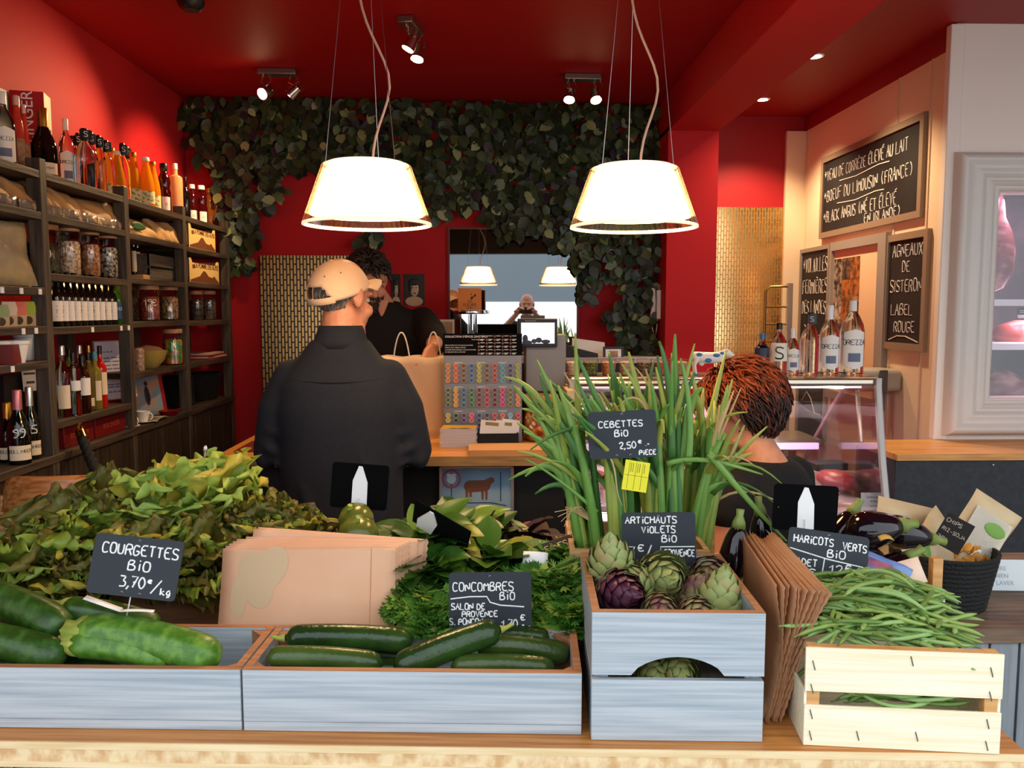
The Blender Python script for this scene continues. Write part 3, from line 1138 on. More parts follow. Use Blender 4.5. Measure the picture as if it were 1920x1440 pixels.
# fruit cartons with a printed mountain
CART = M('carton_yellow', '#e2bd72', .7)
CARB = M('carton_brown_print', '#6b3a1e', .7)
CARW = M('carton_white_side', '#8f8577', .8)
for (k, pa, pb, pt, lab) in ((1, 359, 408, 428, 'printed apple carton with a brown mountain on the upper end shelf'), (2, 358, 413, 487, 'printed apple carton with a brown mountain on the lower end shelf')):
    X = -1.425
    ya, z = on(pa, 4, k, X)
    yb_, _ = on(pb, 4, k, X)
    w = yb_ - ya
    h = ztop(pb, pt + 6, X) - z
    r = root('fruit_carton', lab, 'carton', (X, ya, z), 0, 'apple cartons on the end shelves')
    m = MB().span((-.20, 0, 0), (0, .006, h * .98)).span((-.20, w - .006, 0), (0, w, h * .98)).span((-.2, 0, 0), (-.194, w, h)).span((-.2, 0, 0), (0, w, .006))
    obj('tray', m, CARW, r)
    m = MB().prism([(0, 0), (w, 0), (w, h * 1.0), (w * .94, h), (w * .9, h * .82), (w * .1, h * .82), (w * .06, h), (0, h)], -.004, .0005, 'x')
    pn = obj('front_panel', m, CART, r)
    m = MB().prism([(.01, .002), (.012, h * .1), (w * .2, h * .2), (w * .33, h * .28), (w * .45, h * .52), (w * .52, h * .5), (w * .62, h * .3), (w * .75, h * .26),
                    (w * .82, h * .34), (w * .9, h * .2), (w * .985, h * .08), (w * .985, .002)], .0006, .0014, 'x')
    m.span((.0006, w * .10, h * .58), (.0014, w * .17, h * .74))
    obj('mountain_print', m, CARB, pn)
    prt('LA POMME DES ALPES', w * .083, CARB, pn, (.0009, w * .57, h * .62), (R(90), 0, R(90)), bold=True)

# glass storage jars with wooden lids
JG = thin_glass('jar_glass', (.97, .98, .97), .07, .03)


def jar(name, label, x, y, z, h, r, fill, n2, chalk=None, group=None, lidh=.12, fh=.78, cat='jar', lidmat=None, gr=1.0):
    o = root(name, label, cat, (x, y, z), FA if group != 'c' else 0, None if group == 'c' else group)
    hb = h * (1 - lidh)
    g = MB().lathe([(r * .9, .0008), (r, .006), (r, hb * .86), (r * .9, hb * .95), (r * .86, hb)], 28)
    obj('glass_jar', g, JG, o)
    f = MB().lathe([(0, .004), (r * .86, .004), (r * .95, .012), (r * .955, hb * fh * .92), (r * .8, hb * fh), (0, hb * fh * 1.02)], 24)
    obj('contents', f, M('fill_' + fill.strip('#') + n2.strip('#'), fill, .6, n=(n2, 90 * gr, None, .42, .58), bump=.8), o)
    l = MB().lathe([(0, hb + .0005), (r * .98, hb + .0005), (r * 1.0, hb + .004), (r * 1.0, h - .003), (r * .97, h), (0, h)], 28)
    obj('lid', l, lidmat or LID, o)
    if chalk:
        t = MB()
        hh = r * .55
        rr = r * 1.005
        strokes(t, chalk, -len(chalk) * hh * .36, hb * .5, hh, lambda q, w: (rr * math.cos(q / rr), rr * math.sin(q / rr), w), adv=hh * .8, n=4)
        obj('lettering', t, INKW, o)
    return o


for (px, py, w, b, k, X, f, n2, ch, lab) in (
        (80, 419, 60, 1, 2, -1.52, '#2c3a1e', '#121a0c', '20', 'storage jar of dark green herbs behind the first shelf post'),
        (134, 425, 38, 2, 2, -1.49, '#b07848', '#f0d8b8', '10€', 'wooden-lidded jar of pale nuts chalked with a price, beside the herb jar'),
        (173, 432, 34, 2, 2, -1.49, '#96522c', '#d8a070', '15', 'wooden-lidded jar of brown nuts in the middle of the jar row'),
        (207, 439, 33, 2, 2, -1.49, '#1e140c', '#d8c8b0', '24', 'wooden-lidded jar of black and white beans next to the second post'),
        (262, 536, 32, 3, 3, -1.56, '#8a6a48', '#d8c0a0', '29', 'wooden-lidded jar of pale beans half hidden by the second post'),
        (280, 536, 36, 3, 3, -1.48, '#6e2418', '#a04a30', '19€', 'wooden-lidded jar of red lentils with a white chalked price'),
        (317, 537, 34, 3, 3, -1.48, '#b48a58', '#5e4426', None, 'wooden-lidded jar of striped seeds near the third post'),
        (369, 546, 24, 4, 3, -1.49, '#2a2018', '#6a5a48', None, 'dark storage jar beside the third post on the end bay'),
        (392, 546, 26, 4, 3, -1.49, '#3a3026', '#7a6a58', None, 'dark storage jar in the middle of the end bay')):
    y, z, h, d = on(px, b, k, X, py, w)
    jar('storage_jar', lab, X, y, z, h, d / 2, f, n2, ch)
for i, (px, py) in enumerate(((229, 446), (238, 449), (256, 457), (263, 459))):
    b = 2 if i < 2 else 3
    y, z, h, d = on(px, b, 2, -1.53, py, 8)
    bottle('sample_bottle', ['slim sample bottle beside the bean jar before the second post', 'slim sample bottle touching the second post', 'slim yellow-labelled sample bottle on a wood block beyond the second post',
                             'slim sample bottle nearest the grey wooden crate'][i], 'bottle', -1.53, y, z + (.022 if i > 1 else 0), h - (.022 if i > 1 else 0), d / 2, GLD, CAPS, 'square',
           (.1, .75, 3, LBC), None, FA, capf=.12)
y, z = on(261, 3, 2, -1.51)
obj('display_block', MB().span((-.04, -.035, 0), (.04, .045, .021)), M('pale_block_wood', '#c09058', .6), label='small pale wood block carrying two slim sample bottles', cat='block', loc=(-1.51, y, z), bevel=.002)
ya, z = on(284, 3, 2, -1.47)
yb_, _ = on(350, 3, 2, -1.47)
r = root('wooden_crate', 'old grey wooden crate on the third shelf between sample bottles and post', 'crate', (-1.47, ya, z))
h = ztop(300, 479, -1.47) - z
w = yb_ - ya - .03
m = MB().span((-.15, 0, 0), (0, w, .008))
for q in (0, 1):
    m.span((-.15, q * (w - .01), 0), (0, q * (w - .01) + .01, h))
for z0_, z1_ in ((.0, h * .46), (h * .54, h)):
    m.span((-.009, 0, z0_ + .001), (.0005, w, z1_))
    m.span((-.15, 0, z0_ + .001), (-.141, w, z1_))
obj('slats', m, wood('old_grey_wood', '#5e564a', '#3e382f', 'y', 5), r)
# crisps bag in cellophane on the first bay
SNK = M('cellophane_pack', '#b9a88c', .15, trans=.35, ior=1.2, bump=.5, bscale=30, n=('#d8c08a', 14, None))


def pillow(name, label, cat, loc, rot, w, h, t, mat, group=None, seed=0, zig=0):
    """a filled flat pack: pillow shape with crimped ends"""
    rn = random.Random(seed)
    ph = rn.uniform(0, 6)
    m = MB()

    def side(sg):
        def fn(u, v):
            a = max(0, 1 - abs(2 * u - 1) ** 3.2) ** .7
            b = max(0, 1 - abs(2 * v - 1) ** 5) ** .8
            return ((u - .5) * w * (1 - .05 * math.sin(PI * v)), sg * (t / 2) * a * b * (1 + .18 * math.sin(ph + u * 8 + v * 11)) + .004 * math.sin(v * 9 + ph), v * h)
        return fn
    m.grid(side(-1), 14, 12)
    m.grid(lambda u, v: side(1)(1 - u, v), 14, 12)
    return obj(name, m, mat, label=label, cat=cat, group=group, loc=loc, rot=rot, ang=180)


y, z = on(38, 1, 2, -1.46)
pillow('snack_pack', 'big crumpled cellophane snack pack leaning on the first bay', 'snack pack', (-1.50, y - .10, z + .004), (R(-12), 0, R(70)), .36, .205, .09, SNK, seed=5)
pillow('snack_pack', 'second crumpled cellophane snack pack lying against the first post', 'snack pack', (-1.50, y + .055, z + .004), (R(-22), R(4), R(80)), .16, .19, .07, SNK, seed=6)
# coffee pouches
for i, (px, c, lab) in enumerate(((3, '#8a9a6a', 'green-patterned tea box cut by the picture edge on the first bay'), (18, '#cdb8a0', 'cream spice pouch with a round window on the first bay'),
                                  (36, '#d06a5a', 'pink-topped spice pouch with a round window on the first bay'), (54, '#a3b03a', 'lime-topped spice pouch with a round window on the first bay'),
                                  (70, '#9a5a4a', 'terracotta cup behind the lime-topped pouch on the first bay'))):
    y, z, h = on(px, 1, 3, -1.47, 566 if i else 572)
    if i == 4:
        obj('cup', MB().lathe([(.024, .0), (.036, .07), (.033, .07), (.022, .004)], 20), M('terracotta', '#8a4a38', .6), label=lab, cat='cup', loc=(-1.50, y + .01, z))
        continue
    m = MB().prism([(-.024, 0), (.024, 0), (.026, h * .7), (.02, h), (-.02, h), (-.026, h * .7)], -.016, .016, 'y')
    o = obj('spice_pouch', m, M('pouch_kraft', '#b79c78', .6), label=lab, cat='pouch', group='spice pouches', loc=(-1.48, y, z), rot=R(62))
    t = MB().prism([(-.022, h * .45), (.022, h * .45), (.0265, h * .7), (.0205, h * 1.001), (-.0205, h * 1.001), (-.0265, h * .7)], -.0168, -.0162, 'y')
    obj('label', t, M('pouch_' + str(i), c, .6), o)
    t = MB().ell((0, -.0165, h * .24), (.013, .001, .013), n=12)
    obj('window', t, M('pouch_window', '#4a382a', .3), o)
# beer row
r0 = None
for i, px in enumerate((106, 117, 129, 141, 153, 164, 176, 187, 199, 210)):
    y, z, h, d = on(px, 2, 3, -1.465, 530 + i * .8, 15)
    lab = ORD[i] + ' brown beer bottle with a white label, counted from the first shelf post'
    if r0 is None:
        r0 = bottle('beer_bottle', lab, 'bottle', -1.465, y, z, .185, .0205, GLD, M('dark_crown_cap', '#1a1614', .4, .6), 'beer', (.10, .47, 2.4, LBW), [('~', .34, .010), ('T', .24, .012), ('~', .16, .008)], FA,
                    'brown beer bottles with white labels', capf=.04)
    else:
        dup(r0, (-1.465, y, z), (0, 0, FA + random.uniform(-.15, .15)), lab)
    dup(r0, (-1.54, y + .03, z), (0, 0, FA), 'brown beer bottle in the second row of the beer shelf, behind the white labels', 'second row of beer bottles')
for i, px in enumerate((222, 234)):
    y, z, h, d = on(px, 2, 3, -1.465, 532, 16)
    bottle('beer_bottle', 'green beer bottle with blue neck band and blue label, ' + ('next to the white labels' if i == 0 else 'against the second post'), 'bottle', -1.465, y, z, .185, .0205,
           GLV, M('green_crown_cap', '#49b02a', .3), 'beer', (.12, .46, 3, M('blue_label', '#28486e', .5)), [('ETER', .30, .011)], FA, 'green beer bottles', capf=.14, tcol=INKW)
# white pots
WPT = M('white_glaze', '#efeae2', .2)
for i, (px, X, sc_, lab) in enumerate(((-1, -1.48, .9, 'white pot cut by the picture edge on the first bay'), (27, -1.45, .9, 'small white glazed pot with a red tag on the first bay'), (53, -1.50, 1.15, 'larger white glazed pot on the first bay near the post'))):
    y, z = on(px, 1, 4, X)
    o = obj('ceramic_pot', MB().lathe([(.0, .0), (.026, .0), (.040, .062), (.043, .064), (.044, .075), (.039, .076), (.036, .06), (.0, .01)], 28), WPT, label=lab, cat='pot', group='white pots',
            loc=(X, y, z))
    o.scale = (sc_,) * 3
y, z = on(6, 1, 4, -1.45)
obj('spice_tin', MB().span((-.02, -.03, 0), (.02, .03, .058)), M('dark_red_tin', '#6e1e1c', .4), label='dark red tin in front of the white pots', cat='tin', loc=(-1.442, y + .012, z), rot=R(10))
# spirits
GLY_ = M('pale_yellow_spirit', '#c9b25a', .04, trans=.8, ior=1.33)
GRN_ = M('lime_liqueur', '#96a024', .06, trans=.4, ior=1.33)
OLV_ = translucent('olive_liqueur', '#a89a3a', .5, .08)
BRN_ = M('brown_rum', '#2a0f08', .05, spec=.6)
REDL = M('red_aperitif', '#b8140e', .05, spec=.6)
for (px, py, w, X, mt, cp, shp, lb, lab) in (
        (112, 649, 26, -1.47, GLC, CAPS, 'wine', (.12, .45, 1.6, LBC), 'clear spirit bottle with silver stopper beside the first post'),
        (126, 655, 22, -1.56, GRN_, CAPB, 'square', (.30, .60, 2.2, LBW), 'lime liqueur bottle behind the clear spirits'),
        (133, 662, 22, -1.45, GLC, CAPB, 'square', (.40, .56, 2.0, LBW), 'square clear bottle with small white label in front of the lime liqueur'),
        (146, 648, 22, -1.53, GLC, CAPS, 'spirit', None, 'tall clear bottle with glass stopper between the rum and the square bottle'),
        (150, 668, 24, -1.45, BRN_, CAPB, 'spirit', (.32, .62, 2.2, LBW), 'dark rum bottle with white labels'),
        (162, 662, 20, -1.47, GLY_, CAPB, 'spirit', (.08, .22, 1.2, LBC), 'pale yellow spirit bottle with black stopper'),
        (163, 648, 18, -1.57, GLY_, CAPG, 'spirit', None, 'yellow spirit bottle in the back row of spirits'),
        (174, 660, 20, -1.46, OLV_, M('teal_cap', '#4a8a9a', .5), 'spirit', (.16, .5, 1.8, LBC), 'olive liqueur bottle with a blue neck band'),
        (184, 649, 20, -1.46, REDL, M('navy_cap', '#1a1a2c', .4), 'spirit', (.22, .58, 2.4, LBC), 'bright red aperitif bottle with dark blue cap')):
    y, z, h, d = on(px, 2, 4, X, py, w)
    bottle('spirit_bottle', lab, 'bottle', X, y, z, h, d / 2, mt, cp, shp, lb, None, FA, 'spirit bottles on the second bay', capf=.13)
# framed leaflet on that shelf
y, z = on(218, 2, 4, -1.53)
r = root('framed_notice', 'white framed printed notice leaning behind the spirit bottles', 'notice', (-1.53, y, z), (R(-10), 0, R(60)))
hN = .245
obj('frame', MB().span((-.085, -.006, 0), (.085, .006, hN)), M('silver_frame', '#b4b0a8', .3, .8), r, bevel=.002)
sh = obj('sheet', MB().span((-.079, -.0075, .006), (.079, -.006, hN - .006)), M('lit_paper', '#e4dbe6', .6), r)
t = MB()
for zz, wd in ((.195, .05), (.17, .1), (.155, .11), (.14, .1), (.125, .11), (.1, .07), (.092, .06), (.06, .1), (.05, .1), (.03, .06)):
    for k in range(3):
        t.span((-.05 + k * wd / 3 + .001, -.0079, zz), (-.05 + (k + 1) * wd / 3 - .004, -.0075, zz + .0045))
t.span((-.06, -.0079, .215), (-.05, -.0075, .225))
obj('print', t, INKB, sh)
# champagne on the cabinet
for (px, py, w, X, cp, price, lab) in (
        (4, 757, 32, -1.50, CAPG, None, 'champagne bottle with gold neck cut by the picture edge on the cabinet'),
        (24, 733, 36, -1.45, CAPP, '99', 'champagne bottle with pink foil and a chalked price on the cabinet'),
        (47, 727, 30, -1.46, CAPS, '55', 'champagne bottle with silver foil and a chalked price on the cabinet'),
        (66, 742, 26, -1.53, CAPB, None, 'plain dark bottle beside the first post on the cabinet')):
    y, z, h, d = on(px, 1, 5, X, py, w)
    o = bottle('champagne_bottle', lab, 'bottle', X, y, z, h, d / 2, GLG, cp, 'champ', (.06, .26, 2.1, LBC if cp is not CAPB else GLD), [('BOLLINGER', .16, .010)] if cp is not CAPB else None, FA, capf=.34)
    if price:
        t = MB()
        rr = d / 2 * 1.01
        strokes(t, price, -.02, h * .37, .024, lambda q, w_: (rr * math.cos(q / rr), rr * math.sin(q / rr), w_), adv=.018, n=4)
        obj('price_writing', t, INKW, o)
y, z = on(35, 1, 5, -1.60)
obj('gift_box', MB().span((-.04, -.16, 0), (.04, .06, .26)), M('black_gift_box', '#0c0d10', .4), label='black gift box standing behind the champagne bottles', cat='box', loc=(-1.61, y, z))
y, z = on(66, 1, 5, -1.52)
r = obj('price_card', MB().span((-.026, -.0015, 0), (.026, .0015, .075)), M('grey_card', '#b8b2aa', .6), label='grey card with a dark printed band above the champagne', cat='card', loc=(-1.545, y, z + .20), rot=(R(-6), 0, R(60)))
obj('print', MB().span((-.014, -.0022, .025), (.014, -.0015, .033)).span((-.02, -.0022, .055), (.018, -.0015, .062)), INK, r)
y, z = on(80, 1, 5, -1.50)
obj('glass_tumbler', MB().lathe([(.0, .004), (.028, 0), (.034, .10), (.031, .10), (.026, .008), (.0, .008)], 24), thin_glass('tumbler_glass', (.9, .9, .88), .1), label='empty glass tumbler beside the first post on the cabinet',
    cat='glass', loc=(-1.50, y, z))
# red wine cases on the cabinet in bay 2
RC = M('dark_red_case', '#6e0d10', .5)
for i, (pa, pb, lab) in enumerate(((110, 167, 'dark red champagne case on the cabinet behind the rope hook'), (170, 229, 'dark red champagne case on the cabinet nearer the second post'))):
    ya, z = on(pa, 2, 5, -1.45)
    yb_, _ = on(pb, 2, 5, -1.45)
    w = yb_ - ya
    o = obj('champagne_case', MB().span((-.18, 0, 0), (0, w, .078)), RC, label=lab, cat='case', group='dark red champagne cases', loc=(-1.45, ya, z), bevel=.002)
    prt('BOLLINGER', .026, M('case_print', '#a04038', .5), o, (.0006, w * .5, .028), (R(90), 0, R(90)))
for (px, b, lab) in ((236, 2, 'white coffee cup on a saucer beside the second post'), (264, 3, 'white coffee cup beyond the second post beside the picture book')):
    y, z = on(px, b, 5, -1.45)
    o = obj('coffee_cup', MB().lathe([(.0, .006), (.016, .006), (.026, .035), (.028, .05), (.025, .05), (.02, .03), (.0, .012)], 20), WPT, label=lab, cat='cup', loc=(-1.455, y, z))
    obj('saucer', MB().lathe([(0, .0), (.025, .0), (.042, .008), (.042, .010), (.025, .004), (0, .004)], 24), WPT, o)
    obj('handle', MB().tube([(.027 * math.cos(a), 0, .028) if 0 else (.026 + .012 * math.sin(a), 0, .028 - .014 * math.cos(a)) for a in (0, .6, 1.2, 1.8, 2.4, 3.1)], .003, 6), WPT, o)
# third bay: bowl, jar of colours, picture book, dish, black cloth box
y, z = on(283, 3, 4, -1.48)
o = obj('serving_bowl', MB().lathe([(0, .002), (.04, .0), (.07, .035), (.082, .075), (.079, .076), (.066, .04), (0, .01)], 32), M('mustard_glaze', '#a8934a', .3), label='mustard yellow bowl holding a folded cloth on the third bay', cat='bowl', loc=(-1.50, y, z))
obj('cloth', MB().loft([(0, 0, .03, .05, .05), (.005, 0, .07, .07, .068), (-.01, .01, .09, .05, .05), (-.01, .01, .098, .01, .01)]), M('brown_cloth', '#8a6a4a', .8, bump=.4, bscale=40), o, label='folded brown cloth')
y, z, h, d = on(322, 3, 4, -1.47, 617, 34)
jar('candy_jar', 'glass jar of green, orange and blue wrapped sweets beside the mustard bowl', -1.47, y, z, h, d / 2, '#2e8a3a', '#e8862a', None, None, .12, .8, 'jar', None, .45)
y, z = on(258, 3, 4, -1.46)
obj('storage_jar', MB().lathe([(0, .0), (.02, .0), (.021, .085), (.014, .095), (0, .096)], 18), M('speckled_jar', '#b89a80', .4, n=('#6a4a38', 120, None)), label='small speckled jar squeezed between the post and the mustard bowl', cat='jar', loc=(-1.46, y, z))
y, z = on(345, 3, 4, -1.50)
for k, yy_ in enumerate((-.028, .012)):
    obj('votive_glass', MB().lathe([(0, .003), (.015, .0), (.018, .05), (.016, .05), (0, .006)], 16), M('red_glass', '#8a1a18', .1, trans=.6), label='small red votive glass ' + ('beside the sweets jar' if k == 0 else 'nearest the third post'), cat='glass', loc=(-1.50, y + yy_, z))
y, z = on(287, 3, 5, -1.50)
r = root('picture_book', 'red-spined picture book with a blue cover standing on the cabinet', 'book', (-1.53, y - .01, z), (R(-12), 0, R(62)))
obj('pages', MB().span((-.085, .003, 0), (.085, .012, .205)), PAPER, r)
obj('cover', MB().span((-.088, 0, 0), (.088, .003, .208)).span((-.088, .012, 0), (.088, .015, .208)), M('book_cover', '#7f9aa6', .4, n=('#b98a68', 18, None, .45, .6)), r)
obj('spine', MB().span((.086, -.001, 0), (.105, .016, .208)), M('book_red', '#a01c1c', .4), r)
f = MB()
f.ell((.01, -.001, .09), (.015, .002, .045), n=10)
f.ell((.012, -.001, .145), (.010, .002, .011), n=10)
obj('cover_print', f, M('book_dark', '#25262e', .5), r)
y, z = on(312, 3, 5, -1.44)
o = obj('red_dish', MB().lathe([(0, .002), (.03, .0), (.045, .022), (.042, .023), (.028, .006), (0, .006)], 26), M('red_glaze', '#7a1618', .25), label='small red dish on the cabinet in front of the picture book', cat='dish', loc=(-1.445, y, z))
obj('handle', MB().tube([(.02, .035, .018), (.025, .06, .022), (.026, .075, .024)], .004, 6), M('red_glaze'), o)
y, z = on(336, 3, 5, -1.52)
obj('storage_box', MB().span((-.07, -.085, 0), (.06, .07, .15)), M('black_felt', '#0a0a0b', .9), label='black fabric box on the cabinet against the third post', cat='box', loc=(-1.54, y, z), bevel=.006)
y, z = on(278, 3, 5, -1.45)
m = MB()
m.grid(lambda u, v: (-.03 + .075 * u, -.06 + .13 * v, .004 + .012 * math.sin(v * 3)), 4, 6)
obj('magazine', m, M('magazine_page', '#c8c0b0', .5, n=('#6a6a60', 12, None)), label='open magazine lying at the cabinet edge by the coffee cup', cat='magazine', loc=(-1.45, y, z), solid=.004)
# end bay
y, z = on(390, 4, 4, -1.47)
for k in range(4):
    obj('magazine', MB().span((-.09, -.12, 0), (.08, .17 - .02 * (k % 2), .0075)), M('magazine_' + 'abcd'[k], ['#a02a2c', '#c8a8a0', '#7a1c20', '#c49a88'][k], .5), label=['lowest', 'second', 'third', 'topmost'][k] + ' red magazine of the stack on the end shelf', cat='magazine',
        group='red magazines on the end shelf', loc=(-1.505, y - .02, z + .0078 * k), rot=R([2, -3, 1, 4][k]))
y, z = on(388, 4, 5, -1.50)
BSK = M('black_wicker', '#0b0b0b', .7, bump=.7, bscale=160)


def basket(name, label, loc, r0, r1, h, rx=1, ry=1, rows=12, tilt=None, parts=None):
    m = MB()
    pr = []
    for k in range(rows * 4 + 1):
        t = k / (rows * 4)
        pr.append((r0 + (r1 - r0) * t + .0022 * abs(math.sin(t * rows * PI)), h * t))
    pr2 = [(a - .008, b) for a, b in reversed(pr[2:])]
    m.lathe([(0, .002), (r0 * .9, 0)] + pr + pr2 + [(0, .008)], 36, rx=rx, ry=ry)
    return obj(name, m, BSK, label=label, cat='basket', loc=loc, rot=tilt)


basket('wicker_basket', 'round black basket on the cabinet in the end bay', (-1.53, y, z), .075, .11, .14, .85, 1.25)
r = obj('magazine', MB().span((-.07, -.002, 0), (.07, .002, .21)), M('magazine_cover', '#8f7a86', .4, n=('#4a4050', 10, None)), label='glossy magazine standing behind the round black basket', cat='magazine', loc=(-1.635, y + .03, z), rot=(R(-5), 0, R(80)))
obj('page_edge', MB().span((.07, -.003, 0), (.074, .003, .21)), PAPER, r)

# ---------------------------------------------------------------- rope on its hook
GOLD = M('polished_brass', '#c08a34', .2, 1)
hp = Vector((XF + .012, yx(118, XF), ztop(118, 800, XF)))
ep = aty(217, 935, hp.y + .05)
ep = Vector((-1.12, 2.72, .93))
e2 = atx(224, 945, -1.08)
rp = root('barrier_rope', 'black twisted barrier rope with a brass end hooked to the shelf post', 'rope', tuple(hp))
pts, N_ = [], 46
d0 = Vector((.022, .015, -.035))
st = d0 * 1.1
en = e2 - hp + Vector((.03, 0, -.04))
for k in range(N_):
    t = k / (N_ - 1)
    p = st.lerp(en, t)
    p.z -= .05 * math.sin(PI * t)
    pts.append(p)
rm_ = MB()
for s in range(3):
    q = []
    for k, p in enumerate(pts):
        a = k * .9 + s * 2 * PI / 3
        tdir = (pts[min(k + 1, N_ - 1)] - pts[max(k - 1, 0)]).normalized()
        u = tdir.orthogonal().normalized()
        w_ = tdir.cross(u)
        q.append(p + u * (.0085 * math.cos(a)) + w_ * (.0085 * math.sin(a)))
    rm_.tube(q, .0105, 8)
obj('cord', rm_, M('black_rope', '#0c0b0b', .85, bump=.5, bscale=200), rp, ang=180)
tdir = (pts[2] - pts[0]).normalized()
obj('end_cap', MB().cyl(pts[0] - tdir * .018, pts[0] + tdir * .02, .0175, n=18), GOLD, rp)
rg = MB()
rg.tube([pts[0] - tdir * .02 + Vector((.0, .013 * math.sin(a), .014 * math.cos(a) + .016)) for a in [k * 2 * PI / 12 for k in range(13)]], .004, 8)
obj('ring', rg, GOLD, rp)

# ---------------------------------------------------------------- bent wooden chair
OAK = wood('varnished_oak', '#c08048', '#8f5424', 'x', 7, .22, .05)
ch = root('wooden_chair', 'varnished bentwood chair behind the lettuces, only its back showing', 'chair', (-1.235, 2.40, 0), R(4))


def bk_fn(u, v):
    a = (u - .5) * 1.9
    e = 1 - abs(2 * u - 1) ** 5
    return (.19 * math.sin(a), -.10 + .16 * (1 - math.cos(a)) + .02 * v, .99 - .012 * (1 - e) + .1 * e ** .5 * v)


m = MB().grid(bk_fn, 24, 6)
obj('backrest', m, OAK, ch, solid=.018, ang=180)
obj('seat', MB().loft([(0, .12, .60, .19, .18), (0, .12, .615, .20, .19), (0, .12, .622, .19, .18)], 32), OAK, ch)
for sx in (-1, 1):
    obj('leg', MB().tube([(sx * .16, -.06, .0), (sx * .15, -.03, .60), (sx * .15, -.05, .85), (sx * .15, -.035, 1.03)], [.014, .018, .016, .013], 12), OAK, ch)
    obj('leg', MB().tube([(sx * .16, .28, .0), (sx * .145, .26, .60)], [.013, .018], 12), OAK, ch)
# ================================================================ BOARDS ON THE RIGHT WALL
SLATE = M('chalkboard_black', '#0d0c0c', .7, n=('#191716', 6, None))
TAUPE = M('taupe_frame', '#8d7a66', .45)
CHALK = M('white_chalk', '#cfc9bf', .9)
GRYF = M('grey_frame', '#938c84', .4)


def wallboard(label, pl, pr, yl, yr, lines, fw=.035, edge=None, X=XR - .001, seed=1):
    a, b = atx(pl, yl[0], X), atx(pr, yr[0], X)
    c, d = atx(pl, yl[1], X), atx(pr, yr[1], X)
    zt, zb = (a.z + b.z) / 2, (c.z + d.z) / 2
    L, H = a.y - b.y, zt - zb
    r = root('chalkboard', label, 'chalkboard', (X, a.y, zb))
    obj('slate', MB().span((-.012, -L + fw * .8, fw * .8), (-.002, -fw * .8, H - fw * .8)), SLATE, r)
    f = MB()
    f.span((-.022, -L, 0), (0, 0, fw)).span((-.022, -L, H - fw), (0, 0, H)).span((-.022, -L, fw), (0, -L + fw, H - fw)).span((-.022, -fw, fw), (0, 0, H - fw))
    obj('frame', f, edge or TAUPE, r)
    t = MB()
    rn = random.Random(seed)
    fn = lambda x, z: (-.0125, -x, z)
    for ln in lines:
        t = MB()
        if isinstance(ln[0], str):
            s, u0, u1, v, hf = ln
            h = hf * H
            adv = (u1 - u0) * L / sum(ADV.get(ch, 1) for ch in s)
            strokes(t, s, u0 * L, v * H, h, fn, w=.0032, adv=adv, rnd=rn, n=4, sx=adv / (h * .92))
        else:
            P = [(p[0] * L, p[1] * H) for p in ln]
            t.tube([fn(*p) for p in P], .0035, 4)
        obj('chalk_writing', t, CHALK, r)
    return r


wallboard('large chalkboard naming veal, beef and black angus, highest on the cream wall', 1546, 1741, (297, 443), (209, 411),
          [('*VEAU DE CORRÈZE ÉLEVÉ AU LAIT', .04, .88, .70, .12), [(.22, .645), (.4, .63), (.62, .665), (.72, .655)],
           ('*BOEUF DU LIMOUSIN (FRANCE)', .04, .93, .44, .13), [(.2, .385), (.4, .36), (.6, .39), (.68, .38)],
           ('*BLACK ANGUS (NÉ ET ÉLEVÉ', .04, .80, .19, .13), ('EN IRLANDE)', .50, .84, .07, .10)], seed=2)
wallboard('narrow chalkboard about farm poultry, farthest along the cream wall', 1506, 1562, (470, 826), (456, 834),
          [('*VOLAILLES', .10, .93, .875, .07), ('FERMIÈRES', .10, .95, .765, .07), ('DES LANDES', .10, .92, .66, .065), [(.2, .60), (.35, .575), (.6, .55), (.85, .55)],
           ('ROUGE', .3, .85, .42, .06), [(.2, .20), (.35, .25), (.5, .22), (.65, .15), (.85, .15)]], edge=M('grey_board_frame', '#8c8074', .45), fw=.025)
wallboard('tall chalkboard about lamb with a white edge, nearest the framed window', 1668, 1748, (441, 652), (430, 663),
          [('AGNEAUX', .17, .90, .80, .10), ('DE', .42, .62, .67, .09), ('SISTERON', .14, .90, .50, .10), ('LABEL', .18, .72, .30, .09), ('ROUGE', .27, .78, .155, .09),
           [(.14, .08), (.35, .12), (.55, .12), (.85, .075)]], seed=5)
a, b, c = atx(1566, 462, XR), atx(1672, 447, XR), atx(1660, 770, XR)
L, H = a.y - b.y, a.z - c.z + .02
r = root('poster_frame', 'grey framed poster with a collage of food photos between the two chalkboards', 'poster', (XR - .001, a.y, c.z))
obj('backing', MB().span((-.010, -L + .02, .02), (-.001, -.02, H - .02)), M('peach_backing', '#e6c49c', .5), r)
f = MB()
f.span((-.03, -L, 0), (0, 0, .05)).span((-.03, -L, H - .05), (0, 0, H)).span((-.03, -L, .05), (0, -L + .09, H - .05)).span((-.03, -.02, .05), (0, 0, H - .05))
obj('frame', f, GRYF, r)
PC = [M('collage_' + str(i), c_, .5, n=(c2, 30, None, .4, .6)) for i, (c_, c2) in enumerate((('#2a2018', '#6a5240'), ('#1c1916', '#9a8a78'), ('#b0682c', '#5a3418'), ('#40342a', '#c8b8a4')))]
rn = random.Random(4)
z = .07
while z < H - .16:
    for k in range(3):
        obj('collage_photo', MB().span((-.0125 - .001 * k, -.03 - (k + 1) * .115, z), (-.0105, -.032 - k * .115, z + .125)), PC[rn.randrange(4)], r)
    z += .128
p = Vector((XR, 4.25, 1.20))
r = root('paper_dispenser', 'grey wall dispenser beside the case under the poster frame', 'dispenser', (XR, p.y, p.z))
obj('housing', MB().span((-.235, -.10, -.06), (-.001, .12, .05)), M('warm_grey_plastic', '#a89f90', .3), r, bevel=.02)
